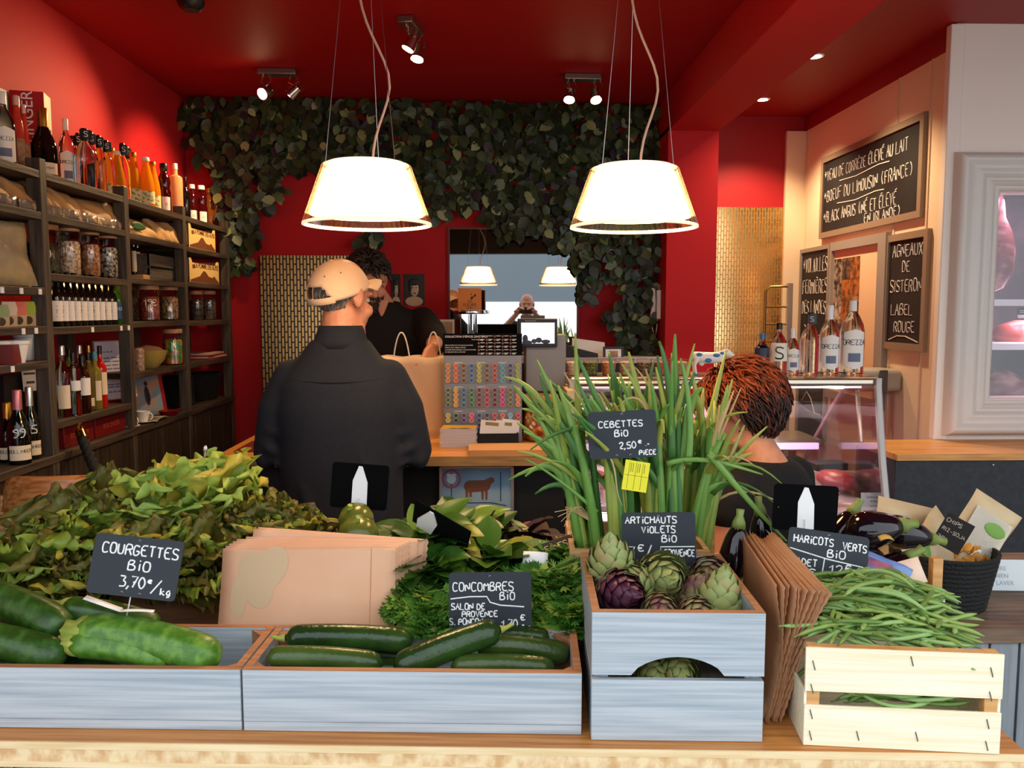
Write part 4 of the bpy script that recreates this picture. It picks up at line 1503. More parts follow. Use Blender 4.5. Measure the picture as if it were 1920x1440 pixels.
obj('end_plate', MB().span((-.125, -.115, -.07), (-.085, -.101, .05)), M('dark_grey_plastic', '#4a4640', .4), r, bevel=.004)
obj('conduit', MB().span((-.12, -.06, -.30), (-.09, -.03, -.062)), M('warm_grey_plastic'), r)

# ================================================================ FRAMED DISPLAY WINDOW
FRM = M('antique_white_frame', '#d6cfc6', .3)
r = root('framed_window', 'big moulded off-white frame around the meat display window', 'frame', (0, YF, 0))
prof = [(0, 0), (0, .02), (.012, .05), (.03, .06), (.045, .055), (.06, .046), (.085, .046), (.10, .05), (.115, .044), (.125, .03), (.14, .03), (.15, .036), (.163, .03), (.17, .018), (.18, .018), (.188, .022), (.196, .014), (.2, -.03)]
tot = OX0 - FX0
tz0, tz1 = OZ0 - FZ0, FZ1 - OZ1
m = MB()
q = []
for (u, d) in prof:
    k = u / .2
    q.append([(FX0 + tot * k, -d, FZ0 + tz0 * k), (FX1 - tot * k, -d, FZ0 + tz0 * k), (FX1 - tot * k, -d, FZ1 - tz1 * k), (FX0 + tot * k, -d, FZ1 - tz1 * k)])
for s in range(4):
    s2 = (s + 1) % 4
    vs = [qq[s] for qq in q] + [qq[s2] for qq in q]
    k = len(q)
    m.add(vs, [(i, k + i, k + i + 1, i + 1) for i in range(k - 1)])
obj('moulding', m, FRM, r, ang=60)
obj('pane', MB().span((OX0, .004, OZ0), (OX1, .008, OZ1)), thin_glass('window_glass', (1, .97, .99), .03, .01), r)
# cold cabinet behind it
cb = MB()
x0, x1, y0, y1, z0, z1 = OX0 - .05, OX1 + .05, YF + .085, YF + .60, OZ0 - .04, OZ1 + .05
cb.span((x0 - .02, y0, z0 - .02), (x1 + .02, y1, z0)).span((x0 - .02, y0, z1), (x1 + .02, y1, z1 + .02)).span((x0 - .02, y1, z0 - .02), (x1 + .02, y1 + .02, z1 + .02))
cb.span((x0 - .02, y0, z0), (x0, y1, z1)).span((x1, y0, z0), (x1 + .02, y1, z1))
ck = root('cold_cabinet', 'dark ageing cabinet with pink light behind the framed window', 'cold cabinet', (0, 0, 0))
obj('carcass', cb, M('cabinet_lining', '#2c2629', .4, n=('#4a3e44', 6, None)), ck)
zs1, zs2 = aty(1890, 563, YF + .1).z, aty(1890, 646, YF + .1).z
for zz, t in ((zs1, .025), (zs2, .025)):
    obj('shelf', MB().span((x0, YF + .09, zz - t), (x1, YF + .5, zz)), M('white_shelf', '#d8dcdc', .3), ck)
    obj('shelf_edge', MB().span((x0, YF + .086, zz - t), (x1, YF + .0895, zz + .004)), M('white_shelf'), ck)
obj('light_tube', MB().cyl((x0 + .02, YF + .14, z1 - .03), (x1 - .02, YF + .14, z1 - .03), .011), M('pink_tube_light', '#ffd0ea', .3, emit=14, ecol='#ffb4e4'), ck)
lamp('cabinet_light', 'AREA', (x0 + .35, YF + .25, z1 - .05), 6, (1, .62, .8), (x0 + .35, YF + .3, z0), .3)
lamp('cabinet_light', 'AREA', (x0 + .35, YF + .16, zs1 - .04), 4, (1, .68, .82), (x0 + .35, YF + .4, z0), .25)
MEAT = M('red_meat', '#8e2a30', .35, n=('#c88a86', 9, (1, 1, 2.5), .45, .62), bump=.2)
FAT = M('aged_meat_fat', '#a88078', .4, n=('#6a2228', 9, (1, 1, 2), .42, .58), bump=.3)


def blob(mb, secs, n=16, seed=0, amp=.12, m=None):
    rn = random.Random(seed)
    vs, k0 = [], len(mb.v)
    mb.loft(secs, n, m, e=2)
    for i in range(k0, len(mb.v)):
        p = Vector(mb.v[i])
        s = secs[min((i - k0) // n, len(secs) - 1)]
        c = Vector((s[0], s[1], s[2]))
        q = 1 + amp * noise.noise(p * 14 + Vector((seed, 0, 0)))
        mb.v[i] = tuple(c + (p - c) * q)
    return mb


hx = OX0 + .12
m = MB()
blob(m, [(hx - .04, 0, zs1 + .03, .02, .02), (hx - .03, 0, zs1 + .06, .085, .07), (hx, 0, zs1 + .14, .10, .08), (hx + .02, 0, zs1 + .24, .085, .07), (hx + .03, 0, zs1 + .33, .055, .05),
         (hx + .02, 0, zs1 + .40, .032, .03), (hx + .015, 0, zs1 + .47, .028, .026), (hx + .015, 0, zs1 + .52, .012, .012)], seed=3)
o = obj('hanging_ham', m, FAT, label='leg of meat hanging in the upper part of the framed window', cat='meat', loc=(0, YF + .22, 0), ang=180)
obj('hook', MB().tube([(hx + .015, 0, zs1 + .49), (hx + .02, 0, z1 - .02), (hx + .02, 0, z1)], .004, 6), STL, o)
obj('paper_tag', MB().span((-.03, -.002, -.06), (.03, 0, .06)), PAPER, o, loc=(hx - .09, -.06, zs1 + .30), rot=(0, R(25), R(20)))
m = MB()
blob(m, [(hx - .12, 0, zs1 + .002, .04, .05), (hx - .12, 0, zs1 + .05, .05, .06), (hx - .11, 0, zs1 + .14, .04, .05), (hx - .10, 0, zs1 + .2, .015, .02)], seed=8)
obj('meat_joint', m, MEAT, label='dark red meat joint standing beside the hanging leg', cat='meat', loc=(.03, YF + .18, 0), ang=180)
m = MB()
blob(m, [(hx + .10, 0, zs2 + .012, .10, .05), (hx + .10, 0, zs2 + .05, .115, .06), (hx + .11, 0, zs2 + .09, .09, .05), (hx + .13, 0, zs2 + .115, .03, .02)], seed=5)
obj('sirloin_joint', m, M('cut_red_meat', '#a83a34', .35, n=('#d8a090', 10, None, .5, .68)), label='cut red joint on a tray on the middle shelf of the framed window', cat='meat', loc=(0, YF + .17, 0), ang=180)
obj('meat_tray', MB().span((hx - .12, YF + .1, zs2 + .001), (hx + .25, YF + .3, zs2 + .011)), WHT, label='white tray under the cut red joint in the framed window', cat='tray', bevel=.003)
m = MB()
blob(m, [(hx + .08, 0, z0 + .003, .12, .07), (hx + .08, 0, z0 + .06, .14, .09), (hx + .06, 0, z0 + .12, .10, .07), (hx + .05, 0, z0 + .16, .02, .02)], seed=11)
obj('meat_joint', m, FAT, label='pale fatty joint at the bottom of the framed window', cat='meat', loc=(0, YF + .19, 0), ang=180)
m = MB()
blob(m, [(hx - .06, 0, z0 + .003, .05, .06), (hx - .06, 0, z0 + .1, .07, .08), (hx - .04, 0, z0 + .2, .05, .06), (hx - .02, 0, z0 + .25, .02, .02)], seed=15)
obj('meat_joint', m, M('grey_aged_meat', '#8a6a6a', .4, n=('#c8a8a8', 8, None)), label='grey aged joint on the floor of the framed window by its edge', cat='meat', loc=(-.02, YF + .30, 0), ang=180)
o = obj('price_card', MB().span((-.035, -.002, 0), (.035, 0, .05)), SLATE, label='small black price card on the middle shelf of the framed window', cat='card', loc=(hx + .10, YF + .105, zs2 + .125), rot=(R(-10), 0, 0))
obj('lettering', MB().span((-.025, -.0026, .034), (.02, -.002, .037)).span((-.025, -.0026, .025), (.01, -.002, .028)).span((-.005, -.0026, .010), (.025, -.002, .016)), CHALK, o)
obj('stem', MB().span((-.003, -.001, -.125), (.003, 0, 0)), STL, o)

# ================================================================ LEDGE IN FRONT OF THAT WALL
PINE = wood('varnished_pine', '#e0a458', '#c4803a', 'x', 4, .35, .05)
PINEE = wood('pine_edge', '#d8b084', '#b98a58', 'x', 5, .5, .05)
lg = root('service_ledge', 'long pine ledge with a dark grey front below the framed window', 'counter', (1.70, 3.40, 0))
obj('top', MB().span((0, 0, .922), (1.95, .398, .950)), PINE, lg, bevel=.002)
obj('front_panel', MB().span((.004, .015, .0), (1.95, .04, .921)), M('anthracite_panel', '#2f3236', .75, n=('#383b40', 40, None)), lg)
obj('side_panel', MB().span((.004, .041, .0), (.03, .398, .921)), M('anthracite_panel'), lg)
obj('screw', MB().ell((.42, .014, .90), (.005, .002, .005), n=8), STL, lg)

# ================================================================ BUTCHER'S GLASS CASE
CX0, CX1 = .34, 1.66
STB = M('warm_steel', '#b9ab98', .25, .9)
CGL = thin_glass('case_glass', (.99, .975, .985), .035, .01)
GPR = [(3.50, 1.225), (3.485, 1.15), (3.46, 1.03), (3.43, .90), (3.39, .76), (3.36, .67)]
REA = [(3.78, 1.225), (3.86, 1.17), (3.97, 1.08), (4.08, .98), (4.19, .88), (4.28, .78), (4.32, .67)]
cs = root('butcher_case', 'refrigerated butcher case with curved glass, bottles and a toy cow on its top', 'display case', (CX0, 3.4, 0))


def C(x, y, z):
    return (x - CX0, y - 3.4, z)


obj('base', MB().span(C(CX0, 3.39, .0), C(CX1, 4.32, .60)), M('case_grey', '#8a8680', .4), cs)
obj('bumper', MB().span(C(CX0, 3.33, .60), C(CX1, 4.32, .665)), STB, cs, bevel=.01)
t = MB()
t.prism([(.10, 1.228), (.095, 1.24), (.10, 1.258), (.115, 1.268), (.39, 1.268), (.39, 1.228)], 0, CX1 - CX0, 'x')
obj('top_shelf', t, STB, cs, bevel=.004)
d = MB()
d.prism([(3.42 - 3.4, .70), (3.80 - 3.4, .74), (3.98 - 3.4, .80), (3.98 - 3.4, .66), (3.42 - 3.4, .66)], .03, CX1 - CX0 - .03, 'x')
obj('deck', d, M('deck_steel', '#d8c8c4', .35, .3), cs)
obj('back_ledge', MB().span(C(CX0 + .02, 3.99, .885), C(CX1 - .04, 4.30, .92)).span(C(CX0 + .02, 3.985, .67), C(CX1 - .04, 4.02, .80)), STB, cs)
obj('light_strip', MB().span(C(CX0 + .04, 3.978, .875), C(CX1 - .06, 3.988, .905)), M('lilac_light_strip', '#e6d0f4', .4, emit=.7, ecol='#e8c8ff'), cs)
obj('light_bar', MB().span(C(CX0 + .04, 3.58, 1.212), C(CX1 - .04, 3.60, 1.226)), M('case_light', '#ffe8e0', .4, emit=1.5, ecol='#ffd4d8'), cs)
obj('spot_lens', MB().lathe([(0, -.01), (.03, -.008), (.034, 0)], 16), M('case_spot_light', '#fff0e0', .4, emit=20, ecol='#ffe8cc'), cs, loc=C(1.50, 3.56, 1.222))
lamp('case_lamp', 'AREA', (1.0, 3.64, 1.2), 10, (1, .74, .78), (1.0, 3.75, .7), .6)
g = MB()
k = len(GPR)
g.add([C(x, y, z) for x in (CX0 + .02, CX1 - .012) for y, z in GPR], [(i, k + i, k + i + 1, i + 1) for i in range(k - 1)])
obj('front_glass', g, CGL, cs, solid=.006, ang=180)
for x in (CX0 + .004, CX1 - .008):
    poly = [(y - 3.4, z) for y, z in GPR[::-1]] + [(y - 3.4, z) for y, z in REA]
    obj('end_glass', MB().prism(poly, x - CX0, x - CX0 + .006, 'x'), CGL, cs)
    f = MB().tube([C(x, y - .006, z) for y, z in [(3.50, 1.262)] + GPR], .017, 8, flat=((1, 0, 0), .8))
    obj('front_profile', f, M('grey_profile', '#a39c97', .35, .4), cs)
    f = MB().tube([C(x, y, z) for y, z in REA], .008, 8)
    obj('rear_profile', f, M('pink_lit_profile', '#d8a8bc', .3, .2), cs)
obj('wood_end', MB().span(C(CX0 - .03, 3.36, .0), C(CX0 - .001, 4.32, 1.225)), M('pale_end_wood', '#d9b98c', .5), cs)
obj('rear_stay', MB().tube([C(CX1 - .05, 3.60, 1.20), C(CX1 - .05, 3.54, .98)], .010, 8), STB, cs)
rn = random.Random(9)
for i in range(7):
    x = CX0 + .12 + i * .185
    m = MB()
    blob(m, [(0, 0, 0, .06, .09), (0, 0, .025, .075, .11), (.01, 0, .055, .06, .085), (.01, 0, .07, .02, .03)], seed=20 + i, amp=.2)
    nm = ORD[i] + ' red meat cut on the case deck, counted from the wooden case end'
    o = obj('meat_cut', m, [MEAT, FAT][i % 3 == 1], label=nm, cat='meat', group='meat cuts on the case deck', loc=(x, 3.70, .752), rot=(R(6), 0, rn.uniform(-.6, .6)), ang=180)
m = MB()
for i in range(26):
    a = rn.uniform(0, 6.28)
    q = rn.uniform(0, .05)
    m.ell((q * math.cos(a), q * math.sin(a), .02 + .05 * rn.random() * (1 - q * 12)), (.017, .014, .012), n=7)
obj('diced_meat', m, M('orange_red_meat', '#c8502e', .35, n=('#e8a080', 30, None, .5, .6)), label='heap of orange-red diced meat behind the white cards at the glass', cat='meat', loc=(1.46, 3.50, .72), kind='stuff')
for (pa, pb, ya, yb_, lab, lines, mt) in (
        (1616, 1667, 925, 958, 'white rounded card with two printed lines standing inside the case', [('Les huîtres spéciales', .72, .008), ("de l'Étang", .48, .008), ('N° 3  12€', .22, .006)], WHT),
        (1626, 1680, 957, 992, 'white card with a red French beef notice behind the eggplants', [('VIANDE DE FRANCE', .72, .0085), ('QUALITÉS', .34, .016)], M('pinkish_card', '#f0dcd8', .5))):
    p, q = aty(pa, yb_, 3.43), aty(pb, ya, 3.43)
    w, h = q.x - p.x, q.z - p.z
    o = obj('info_card', MB().span((-w / 2, -.002, 0), (w / 2, 0, h)), mt, label=lab, cat='card', loc=((p.x + q.x) / 2, 3.425 + (.02 if ya < 940 else 0), p.z), bevel=.0006)
    for s, v, sz in lines:
        prt(s, sz, INKR if 'FRANCE' in s else INK, o, (0, -.0026, h * v))
for i, (pa, pb, pt, h_) in enumerate(((1555, 1625, 918, .05), (1470, 1540, 922, .04))):
    p = aty((pa + pb) / 2, pt, 3.62)
    obj('black_tray', MB().span((-.08, -.05, 0), (.08, .05, .035)), BLK, label='black tray on the case deck ' + ('behind the white cards' if i == 0 else 'behind the slate beside the woman'), cat='tray', loc=(p.x, 3.86, .80), rot=R(8), bevel=.004)

# ---- bottles, toy cow and tubs on the case top
ZT = 1.268
GSW = M('still_water_bottle', '#eef0f2', .04, trans=1, ior=1.33)
for i, (px, py, w, kind, lab) in enumerate((
        (1428, 626, 28, 'pet', 'small plastic water bottle with blue cap beside the toy cow'),
        (1459, 606, 32, 's', 'clear bottle with black cap and big letter S on a cream label'),
        (1485, 617, 26, 'oz', 'smallest white-capped water bottle with a portrait label on the case'),
        (1516, 586, 36, 'plain', 'clear bottle lettered S on its cap and no paper label, on the case'),
        (1553, 573, 38, 'oz', 'middle-sized water bottle with white shield label and white neck, on the case'),
        (1595, 555, 46, 'oz', 'tallest water bottle with orange cap and white shield label at the case end'))):
    Y = 3.62
    p = aty(px, 700, Y)
    h = aty(px, py, Y).z - ZT
    rr = w / F_PX * Y * .97 / 2
    face = R(-90) - .15
    if kind == 'oz':
        bottle('water_bottle', lab, 'bottle', p.x, Y, ZT + .0005, h, rr, GSW, CAPW if i != 5 else M('orange_cap', '#d88a4a', .4), 'water', (.12, .54, 1.9, LBW, 1),
               [('OREZZA', .385, rr * .42)], face, capf=.20 if i != 5 else .06)
        o_ = COL.objects[-1]
        if i == 5:
            m = MB().lathe([(rr * .33, h * .80), (rr * .31, h * .94)], 16)
            bo = [o for o in COL.objects if o.get('label') == lab][0]
            obj('neck_label', m, LBW, bo)
    elif kind == 's':
        bottle('water_bottle', lab, 'bottle', p.x, Y, ZT + .0005, h, rr, GSW, CAPB, 'water', (.27, .62, 2.4, M('cream_s_label', '#efe6d2', .6)), [('S', .32, h * .22)], face, capf=.12)
    elif kind == 'plain':
        bottle('water_bottle', lab, 'bottle', p.x, Y, ZT + .0005, h, rr, GSW, M('clear_cap', '#2a2622', .3), 'water', (.82, .97, 1.2, CAPB), [('S', .86, .020)], face, capf=.17, tcol=INKW)
    else:
        bottle('water_bottle', lab, 'bottle', p.x, Y, ZT + .0005, h, rr, GSW, M('blue_cap', '#3a6ea8', .4), 'water', (.42, .66, 6.2, M('navy_band', '#2a3450', .5)), None, face, capf=.13)
COW = M('toy_cow_white', '#efeadd', .3)
COWB = M('toy_cow_blue', '#3f74b0', .3)
p = aty(1330, 700, 3.60)
cr = root('toy_cow', 'small white toy cow with blue patches standing on the case top', 'figurine', (p.x, 3.60, ZT + .0005))
b = MB()
b.chain([(-.062, 0, .082), (-.03, 0, .076), (.02, 0, .076), (.048, 0, .084)], [.022, .026, .025, .020], 14)
b.chain([(.048, 0, .09), (.072, 0, .098)], [.017, .014], 12)
b.chain([(.078, 0, .096), (.105, 0, .082)], [.0165, .0095], 12)
for sy in (-1, 1):
    b.chain([(-.058, sy * .012, .075), (-.068, sy * .013, .045), (-.062, sy * .013, .006)], [.013, .0075, .0065], 8)
    b.chain([(.042, sy * .012, .072), (.046, sy * .013, .04), (.047, sy * .013, .006)], [.011, .0065, .0062], 8)
    b.chain([(.070, sy * .014, .108), (.068, sy * .028, .112)], [.005, .003], 8)
    b.chain([(.076, sy * .006, .112), (.079, sy * .010, .124)], [.003, .0018], 6)
b.chain([(-.082, 0, .09), (-.088, 0, .06), (-.086, 0, .045)], [.003, .0028, .0045], 6)
b.ell((-.035, 0, .05), (.013, .012, .01), n=10)
obj('body', b, COW, cr, remesh=.0032, smo=2)
pt = MB()
for c, s in (((-.05, -.019, .09), (.014, .006, .010)), ((-.012, -.024, .066), (.016, .005, .010)), ((.024, -.022, .088), (.016, .006, .009)), ((-.075, -.006, .085), (.009, .008, .012)), ((.05, -.014, .096), (.009, .006, .008)),
             ((-.05, .019, .09), (.014, .006, .010)), ((-.03, 0, .099), (.012, .010, .004))):
    pt.ell(c, s, n=10)
obj('patches', pt, COWB, cr)
hf = MB()
for x in (-.062, .047):
    for sy in (-.013, .013):
        hf.lathe([(0, 0), (.0072, 0), (.007, .008), (0, .009)], 8, c=(x, sy, 0))
obj('hooves', hf, COWB, cr)
TUB = thin_glass('clear_tub', (.98, .97, .95), .06, .06)
fl = [('#d8a07c', '#f0dcc0', 'pale nut'), ('#8a9a4a', '#5a4a2a', 'green olive'), ('#e0703a', '#f0b070', 'orange pepper'), ('#c88a6a', '#e8c8b0', 'peach-coloured salad'), ('#3a2c24', '#a08a6a', 'dark olive'),
      ('#b83a30', '#d87a60', 'red pepper'), ('#e0c090', '#b88a5a', 'cream bean')]
for i, px in enumerate((1075, 1108, 1141, 1174, 1208, 1240, 1275)):
    p = aty(px, 700, 3.62)
    r_ = root('snack_tub', 'clear tub of ' + fl[i][2] + ' mix in the row on the case top', 'tub', (p.x, 3.62, ZT + .0005), 0, 'clear tubs on the case top')
    obj('tub', MB().lathe([(.026, .001), (.028, .004), (.035, .066), (.0365, .068), (.0365, .071)], 20), TUB, r_)
    obj('contents', MB().lathe([(0, .002), (.025, .002), (.033, .055), (.02, .060), (0, .061)], 18), M('tub_mix_' + str(i), fl[i][0], .6, n=(fl[i][1], 120, None, .42, .58), bump=.8), r_)

# ================================================================ PLANK BOX WITH THE CRISPS BASKET
GPL = wood('grey_plank', '#8f9498', '#7a7f84', 'z', 4, .6, .1, knots='#6a655e')
BRT = wood('weathered_top', '#7d6552', '#5e4a3a', 'x', 5, .6, .15)
bxr = root('plank_box', 'grey vertical-plank display box with a brown slatted top holding the basket', 'display box', (1.09, 1.97, 0))
for k in range(12):
    obj('plank', MB().span((k * .0755, 0, .0), (k * .0755 + .069, .016, .728)), GPL, bxr, bevel=.001)
obj('inner_panel', MB().span((0, .0165, 0), (.90, .03, .725)), BLKM, bxr)
obj('plank', MB().span((0, .031, 0), (.015, .62, .728)), GPL, bxr)
for k in range(5):
    obj('top_slat', MB().span((-.004, -.008 + k * .128, .7285), (.91, -.008 + k * .128 + .125, .768)), BRT, bxr, bevel=.002)
lg_ = MB().prism([(-.012, 0), (.012, 0), (.012, .03), (-.012, .03)], -.0005, 0, 'y')
o = MB()
for a, b in (((0, 0), (.022, .002)), ((0, .028), (.022, .03)), ((0, 0), (.002, .03)), ((.02, 0), (.022, .03)), ((.005, .006), (.017, .010)), ((.005, .014), (.017, .018)), ((.008, .02), (.014, .025))):
    o.span((a[0], -.0006, a[1]), (b[0], 0, b[1]))
obj('stamp', o, M('grey_stamp', '#4c4e52', .6), bxr, loc=(.745, -.0003, .615))
bkx, bky = 1.21, 2.15
basket('snack_basket', 'round black woven basket full of snack packs on the grey plank box', (bkx, bky, .7685), .105, .135, .15)
PKC = M('snack_pack_paper', '#cdb58c', .4, n=('#bfa377', 8, None), bump=.15, bscale=25)
PKW = M('snack_pack_window', '#e2d8c4', .12, trans=.35, ior=1.2, bump=.5, bscale=35)
CRI = M('crisps', '#d89a3c', .6, n=('#b87828', 40, None), bump=.4)
GOV = M('green_oval_label', '#6f9a3a', .5)


def snack(label, loc, rot, w, h, mat, parts):
    o = pillow('snack_pack', label, 'snack pack', loc, rot, w, h, .035, mat, 'snack packs in the basket', seed=len(label))
    for nm, fn_, mt in parts:
        m = MB()
        fn_(m)
        obj(nm, m, mt, o)
    return o


snack('kraft snack pack with a small dark print, rearmost in the basket', (1.105, 2.20, .80), (R(-12), R(14), R(6)), .17, .23, PKC,
      [('print', lambda m: (m.ell((.01, -.019, .16), (.012, .002, .012), n=6), m.span((-.004, -.019, .115), (.026, -.017, .14))), M('dark_print', '#5a4630', .6))])
snack('snack pack lying across the front of the basket with a round green print', (1.10, 2.07, .875), (R(-48), R(56), R(-14)), .15, .22, PKC,
      [('label', lambda m: m.ell((-.035, -.018, .06), (.026, .002, .022), n=14), GOV)])
o = snack('clear-fronted snack pack of golden crisps with a green oval label', (1.235, 2.15, .825), (R(-10), R(33), R(-6)), .145, .25, PKC,
          [('window', lambda m: m.grid(lambda u, v: (-.055 + .11 * u, -.0195 - .003 * math.sin(PI * v), .04 + .17 * v), 4, 5), PKW), ('label', lambda m: m.ell((.018, -.0235, .175), (.030, .002, .018), n=16), GOV),
           ('sticker', lambda m: m.span((-.014, -.0265, .085), (.014, -.025, .11)), WHT)])
rn = random.Random(2)
m = MB()
for k in range(26):
    c = Vector((rn.uniform(-.045, .045), -.024, rn.uniform(.035, .105)))
    m.ell(c, (.016, .003, .014), Matrix.Rotation(rn.uniform(-1, 1), 3, 'X') @ Matrix.Rotation(rn.uniform(0, 3), 3, 'Z'), n=8)
obj('crisps', m, CRI, o)
snack('plump snack pack of pale crisps low in the basket beside its wooden strip', (1.18, 2.06, .80), (R(-30), R(-20), R(10)), .13, .14, PKW, [])
o = obj('price_card', MB().span((-.034, -.001, 0), (.034, .001, .085)), SLATE, label='slanted black price card stuck among the snack packs', cat='card', loc=(1.160, 2.055, .945), rot=(R(-8), R(24), R(-38)))
t = MB()
for s, z_, h in (('CHIPS', .064, .010), ('RIZ-SOJA', .040, .009), ('3€', .015, .010)):
    strokes(t, s, -.028, z_, h, lambda x, z: (x, -.0015, z), n=4)
obj('lettering', t, CHALK, o)
p = atz(1895, 1130, .769)
o = obj('leaflet', MB().span((0, -.001, 0), (.16, .001, .085)), M('pale_leaflet', '#cfd8da', .5), label='pale leaflet leaning against the dark panel beside the basket', cat='leaflet', loc=(1.34, 2.24, .769), rot=(R(-14), 0, R(-4)))
obj('blue_band', MB().prism([(0, 0), (.05, 0), (.038, .085), (.012, .085)], -.0016, -.001, 'y'), M('leaflet_blue', '#4a78c8', .5), o)
obj('seal', MB().ell((.052, -.0016, .045), (.017, .001, .017), n=16), M('leaflet_slate', '#45565c', .5), o)
for k, s in enumerate(('LIRE', 'BIEN', 'LAVER')):
    prt(s, .017, M('leaflet_print', '#9aa6a8', .6), o, (.075, -.0012, .055 - k * .02), align='LEFT')
# ================================================================ THE SHOP COUNTER
BEECH = wood('oiled_beech', '#d2914a', '#b8742f', 'x', 3, .35, .04)
BEECHE = wood('beech_edge', '#a5814f', '#7f603a', 'x', 6, .5, .05)
KX0, KX1, KY0, KY1, KZ = -1.045, .305, 3.11, 3.86, 1.0
kc = root('shop_counter', 'wooden shop counter with a dark front where the man in the cap stands', 'counter', (KX0, KY0, 0))


def K(x, y, z):
    return (x - KX0, y - KY0, z)


obj('top', MB().span(K(KX0, KY0 + .004, KZ - .036), K(KX1, KY1, KZ)), BEECH, kc)
obj('front_edge', MB().span(K(KX0, KY0, KZ - .0362), K(KX1, KY0 + .0038, KZ - .0002)), BEECHE, kc)
obj('body', MB().span(K(KX0 + .09, KY0 + .16, .0), K(KX1 - .01, KY1 - .05, KZ - .037)), M('counter_black', '#0c0c0e', .6), kc)
obj('kick_panel', MB().span(K(KX0 + .085, KY0 + .15, .0), K(KX0 + .12, KY0 + .159, KZ - .037)), M('anthracite_panel'), kc)
a, b = atz(438, 848, KZ), atz(505, 829, KZ)
obj('counter_mat', MB().span((a.x, a.y, KZ + .0005), (a.x + .34, b.y, KZ + .006)), M('brown_leather', '#6a2f1a', .3), label='brown leather mat lying near the counter corner', cat='mat', bevel=.002)
# framed poster under the counter
p0, p1 = aty(825, 878, 3.20), aty(962, 878, 3.20)
W = p1.x - p0.x
r = root('framed_poster', 'blue framed beef-breed poster leaning under the counter', 'poster', (p0.x, 3.215, .50), (R(-3), 0, 0))
H = .435
obj('panel', MB().span((0, 0, 0), (W, .012, H)), M('poster_blue', '#6f95b4', .35, n=('#94b0c6', 4, None)), r)
f = MB()
f.span((-.005, -.004, 0), (.005, .012, H)).span((W - .008, -.004, 0), (W + .004, .012, H)).span((0, -.004, H - .004), (W, .012, H + .004))
obj('frame', f, M('bright_aluminium', '#c4ccd4', .25, .8), r)
NAVY = M('poster_navy', '#26344c', .5)
obj('rosette', MB().lathe([(.030, 0), (.038, 0), (.038, .001), (.030, .001), (.03, 0)], 24, cap=False), M('poster_red', '#b04a4a', .5), r, loc=(.042, -.001, H - .045), rot=(R(90), 0, 0))
f = MB().ell((.042, -.001, H - .045), (.018, .0006, .02), n=12)
f.ell((.030, -.001, H - .03), (.007, .0006, .006), n=8).ell((.054, -.001, H - .03), (.007, .0006, .006), n=8)
obj('emblem', f, M('poster_white', '#d8dee6', .5), r)
f = MB()
f.chain([(.115, -.001, H - .075), (.175, -.001, H - .072)], [.024, .022], 10, flat=((0, 0, 1), .05))
f.chain([(.185, -.001, H - .06), (.20, -.001, H - .05)], [.015, .012], 8, flat=((0, 0, 1), .05))
for x in (.103, .118, .165, .18):
    f.chain([(x, -.001, H - .085), (x, -.001, H - .125)], [.006, .004], 6, flat=((1, 0, 0), .1))
obj('cow_print', f, M('poster_brown', '#7a4630', .5), r)
f = MB()
f.span((.04, -.0008, H - .135), (.044, 0, H - .02)).span((W - .05, -.0008, H - .135), (W - .046, 0, H - .02))
for zz in (H - .14, H - .205):
    f.tube([(.025, -.0005, zz - .012), (W * .3, -.0005, zz), (W * .7, -.0005, zz), (W - .025, -.0005, zz - .012)], .0022, 4)
obj('scroll', f, NAVY, r)
prt('Race à Viande', .036, NAVY, r, (W * .5, -.001, H - .19), shear=.25)
prt('Limousin', .034, NAVY, r, (W * .6, -.001, H - .25), shear=.25)

# ---- rack of spice tubes
rx0, ry = aty(832, 815, 3.47).x, 3.47
RW, RH = aty(979, 700, 3.47).x - rx0, .455
tilt = R(-6)
rk = root('spice_rack', 'tall grey spice rack with a black header and rows of coloured tube caps', 'display rack', (rx0, ry, KZ + .0005), (tilt, 0, 0))
obj('panel', MB().span((0, 0, 0), (RW, .012, RH - .092)), M('rack_grey', '#7d7d80', .4, .3), rk, bevel=.001)
obj('foot', MB().span((.02, .012, .0), (RW - .02, .10, .012)), M('rack_grey'), rk)
hdr = obj('header', MB().span((-.001, -.004, RH - .092), (RW + .001, .013, RH)), M('rack_black', '#060607', .8, spec=.15), rk)
prt("COLLECTION D'ÉPICES ZINC SHOT", .0115, INKW, hdr, (.006, -.0045, RH - .017), align='LEFT', bold=True)
prt('le bar des épices', .007, INKW, hdr, (.118, -.0045, RH - .028), align='LEFT')
for k, s in enumerate(('DÉCOUVREZ DE NOUVELLES SAVEURS', 'GRÂCE AUX TUBES À ÉPICES', 'LE PARFUM EN DOSES À COLLECTIONNER', 'LE MEILLEUR DE LA CUISINE')):
    prt(s, .0068, INKW, hdr, (.006, -.0045, RH - .052 - k * .0095), align='LEFT')
dot, txt = MB(), MB()
for i in range(5):
    for j in range(6):
        x, z = .148 + i * .0335, RH - .012 - j * .0145
        if x > RW - .012:
            continue
        dot.lathe([(.0026, 0), (.0042, 0), (.0042, .001), (.0026, .001)], 10, c=(0, 0, 0), cap=False)
        for q in range(len(dot.v) - 40, len(dot.v)):
            v = dot.v[q]
            dot.v[q] = (x + v[0], -.0045 - v[2] * .5, z + v[1])
        txt.span((x + .007, -.0045, z + .0004), (x + .0245, -.004, z + .003))
        if j % 2:
            txt.span((x + .007, -.0045, z - .0038), (x + .019, -.004, z - .0014))
obj('ring_marks', dot, M('ring_print', '#c89a90', .5), hdr)
obj('lettering', txt, INKW, hdr)
lt = MB()
for z in (.330, .228, .126):
    for x in (.045, .14, .23):
        lt.span((x, -.0006, z), (x + .035, 0, z + .004))
obj('row_captions', lt, M('caption_white', '#c8c8ca', .5), rk)
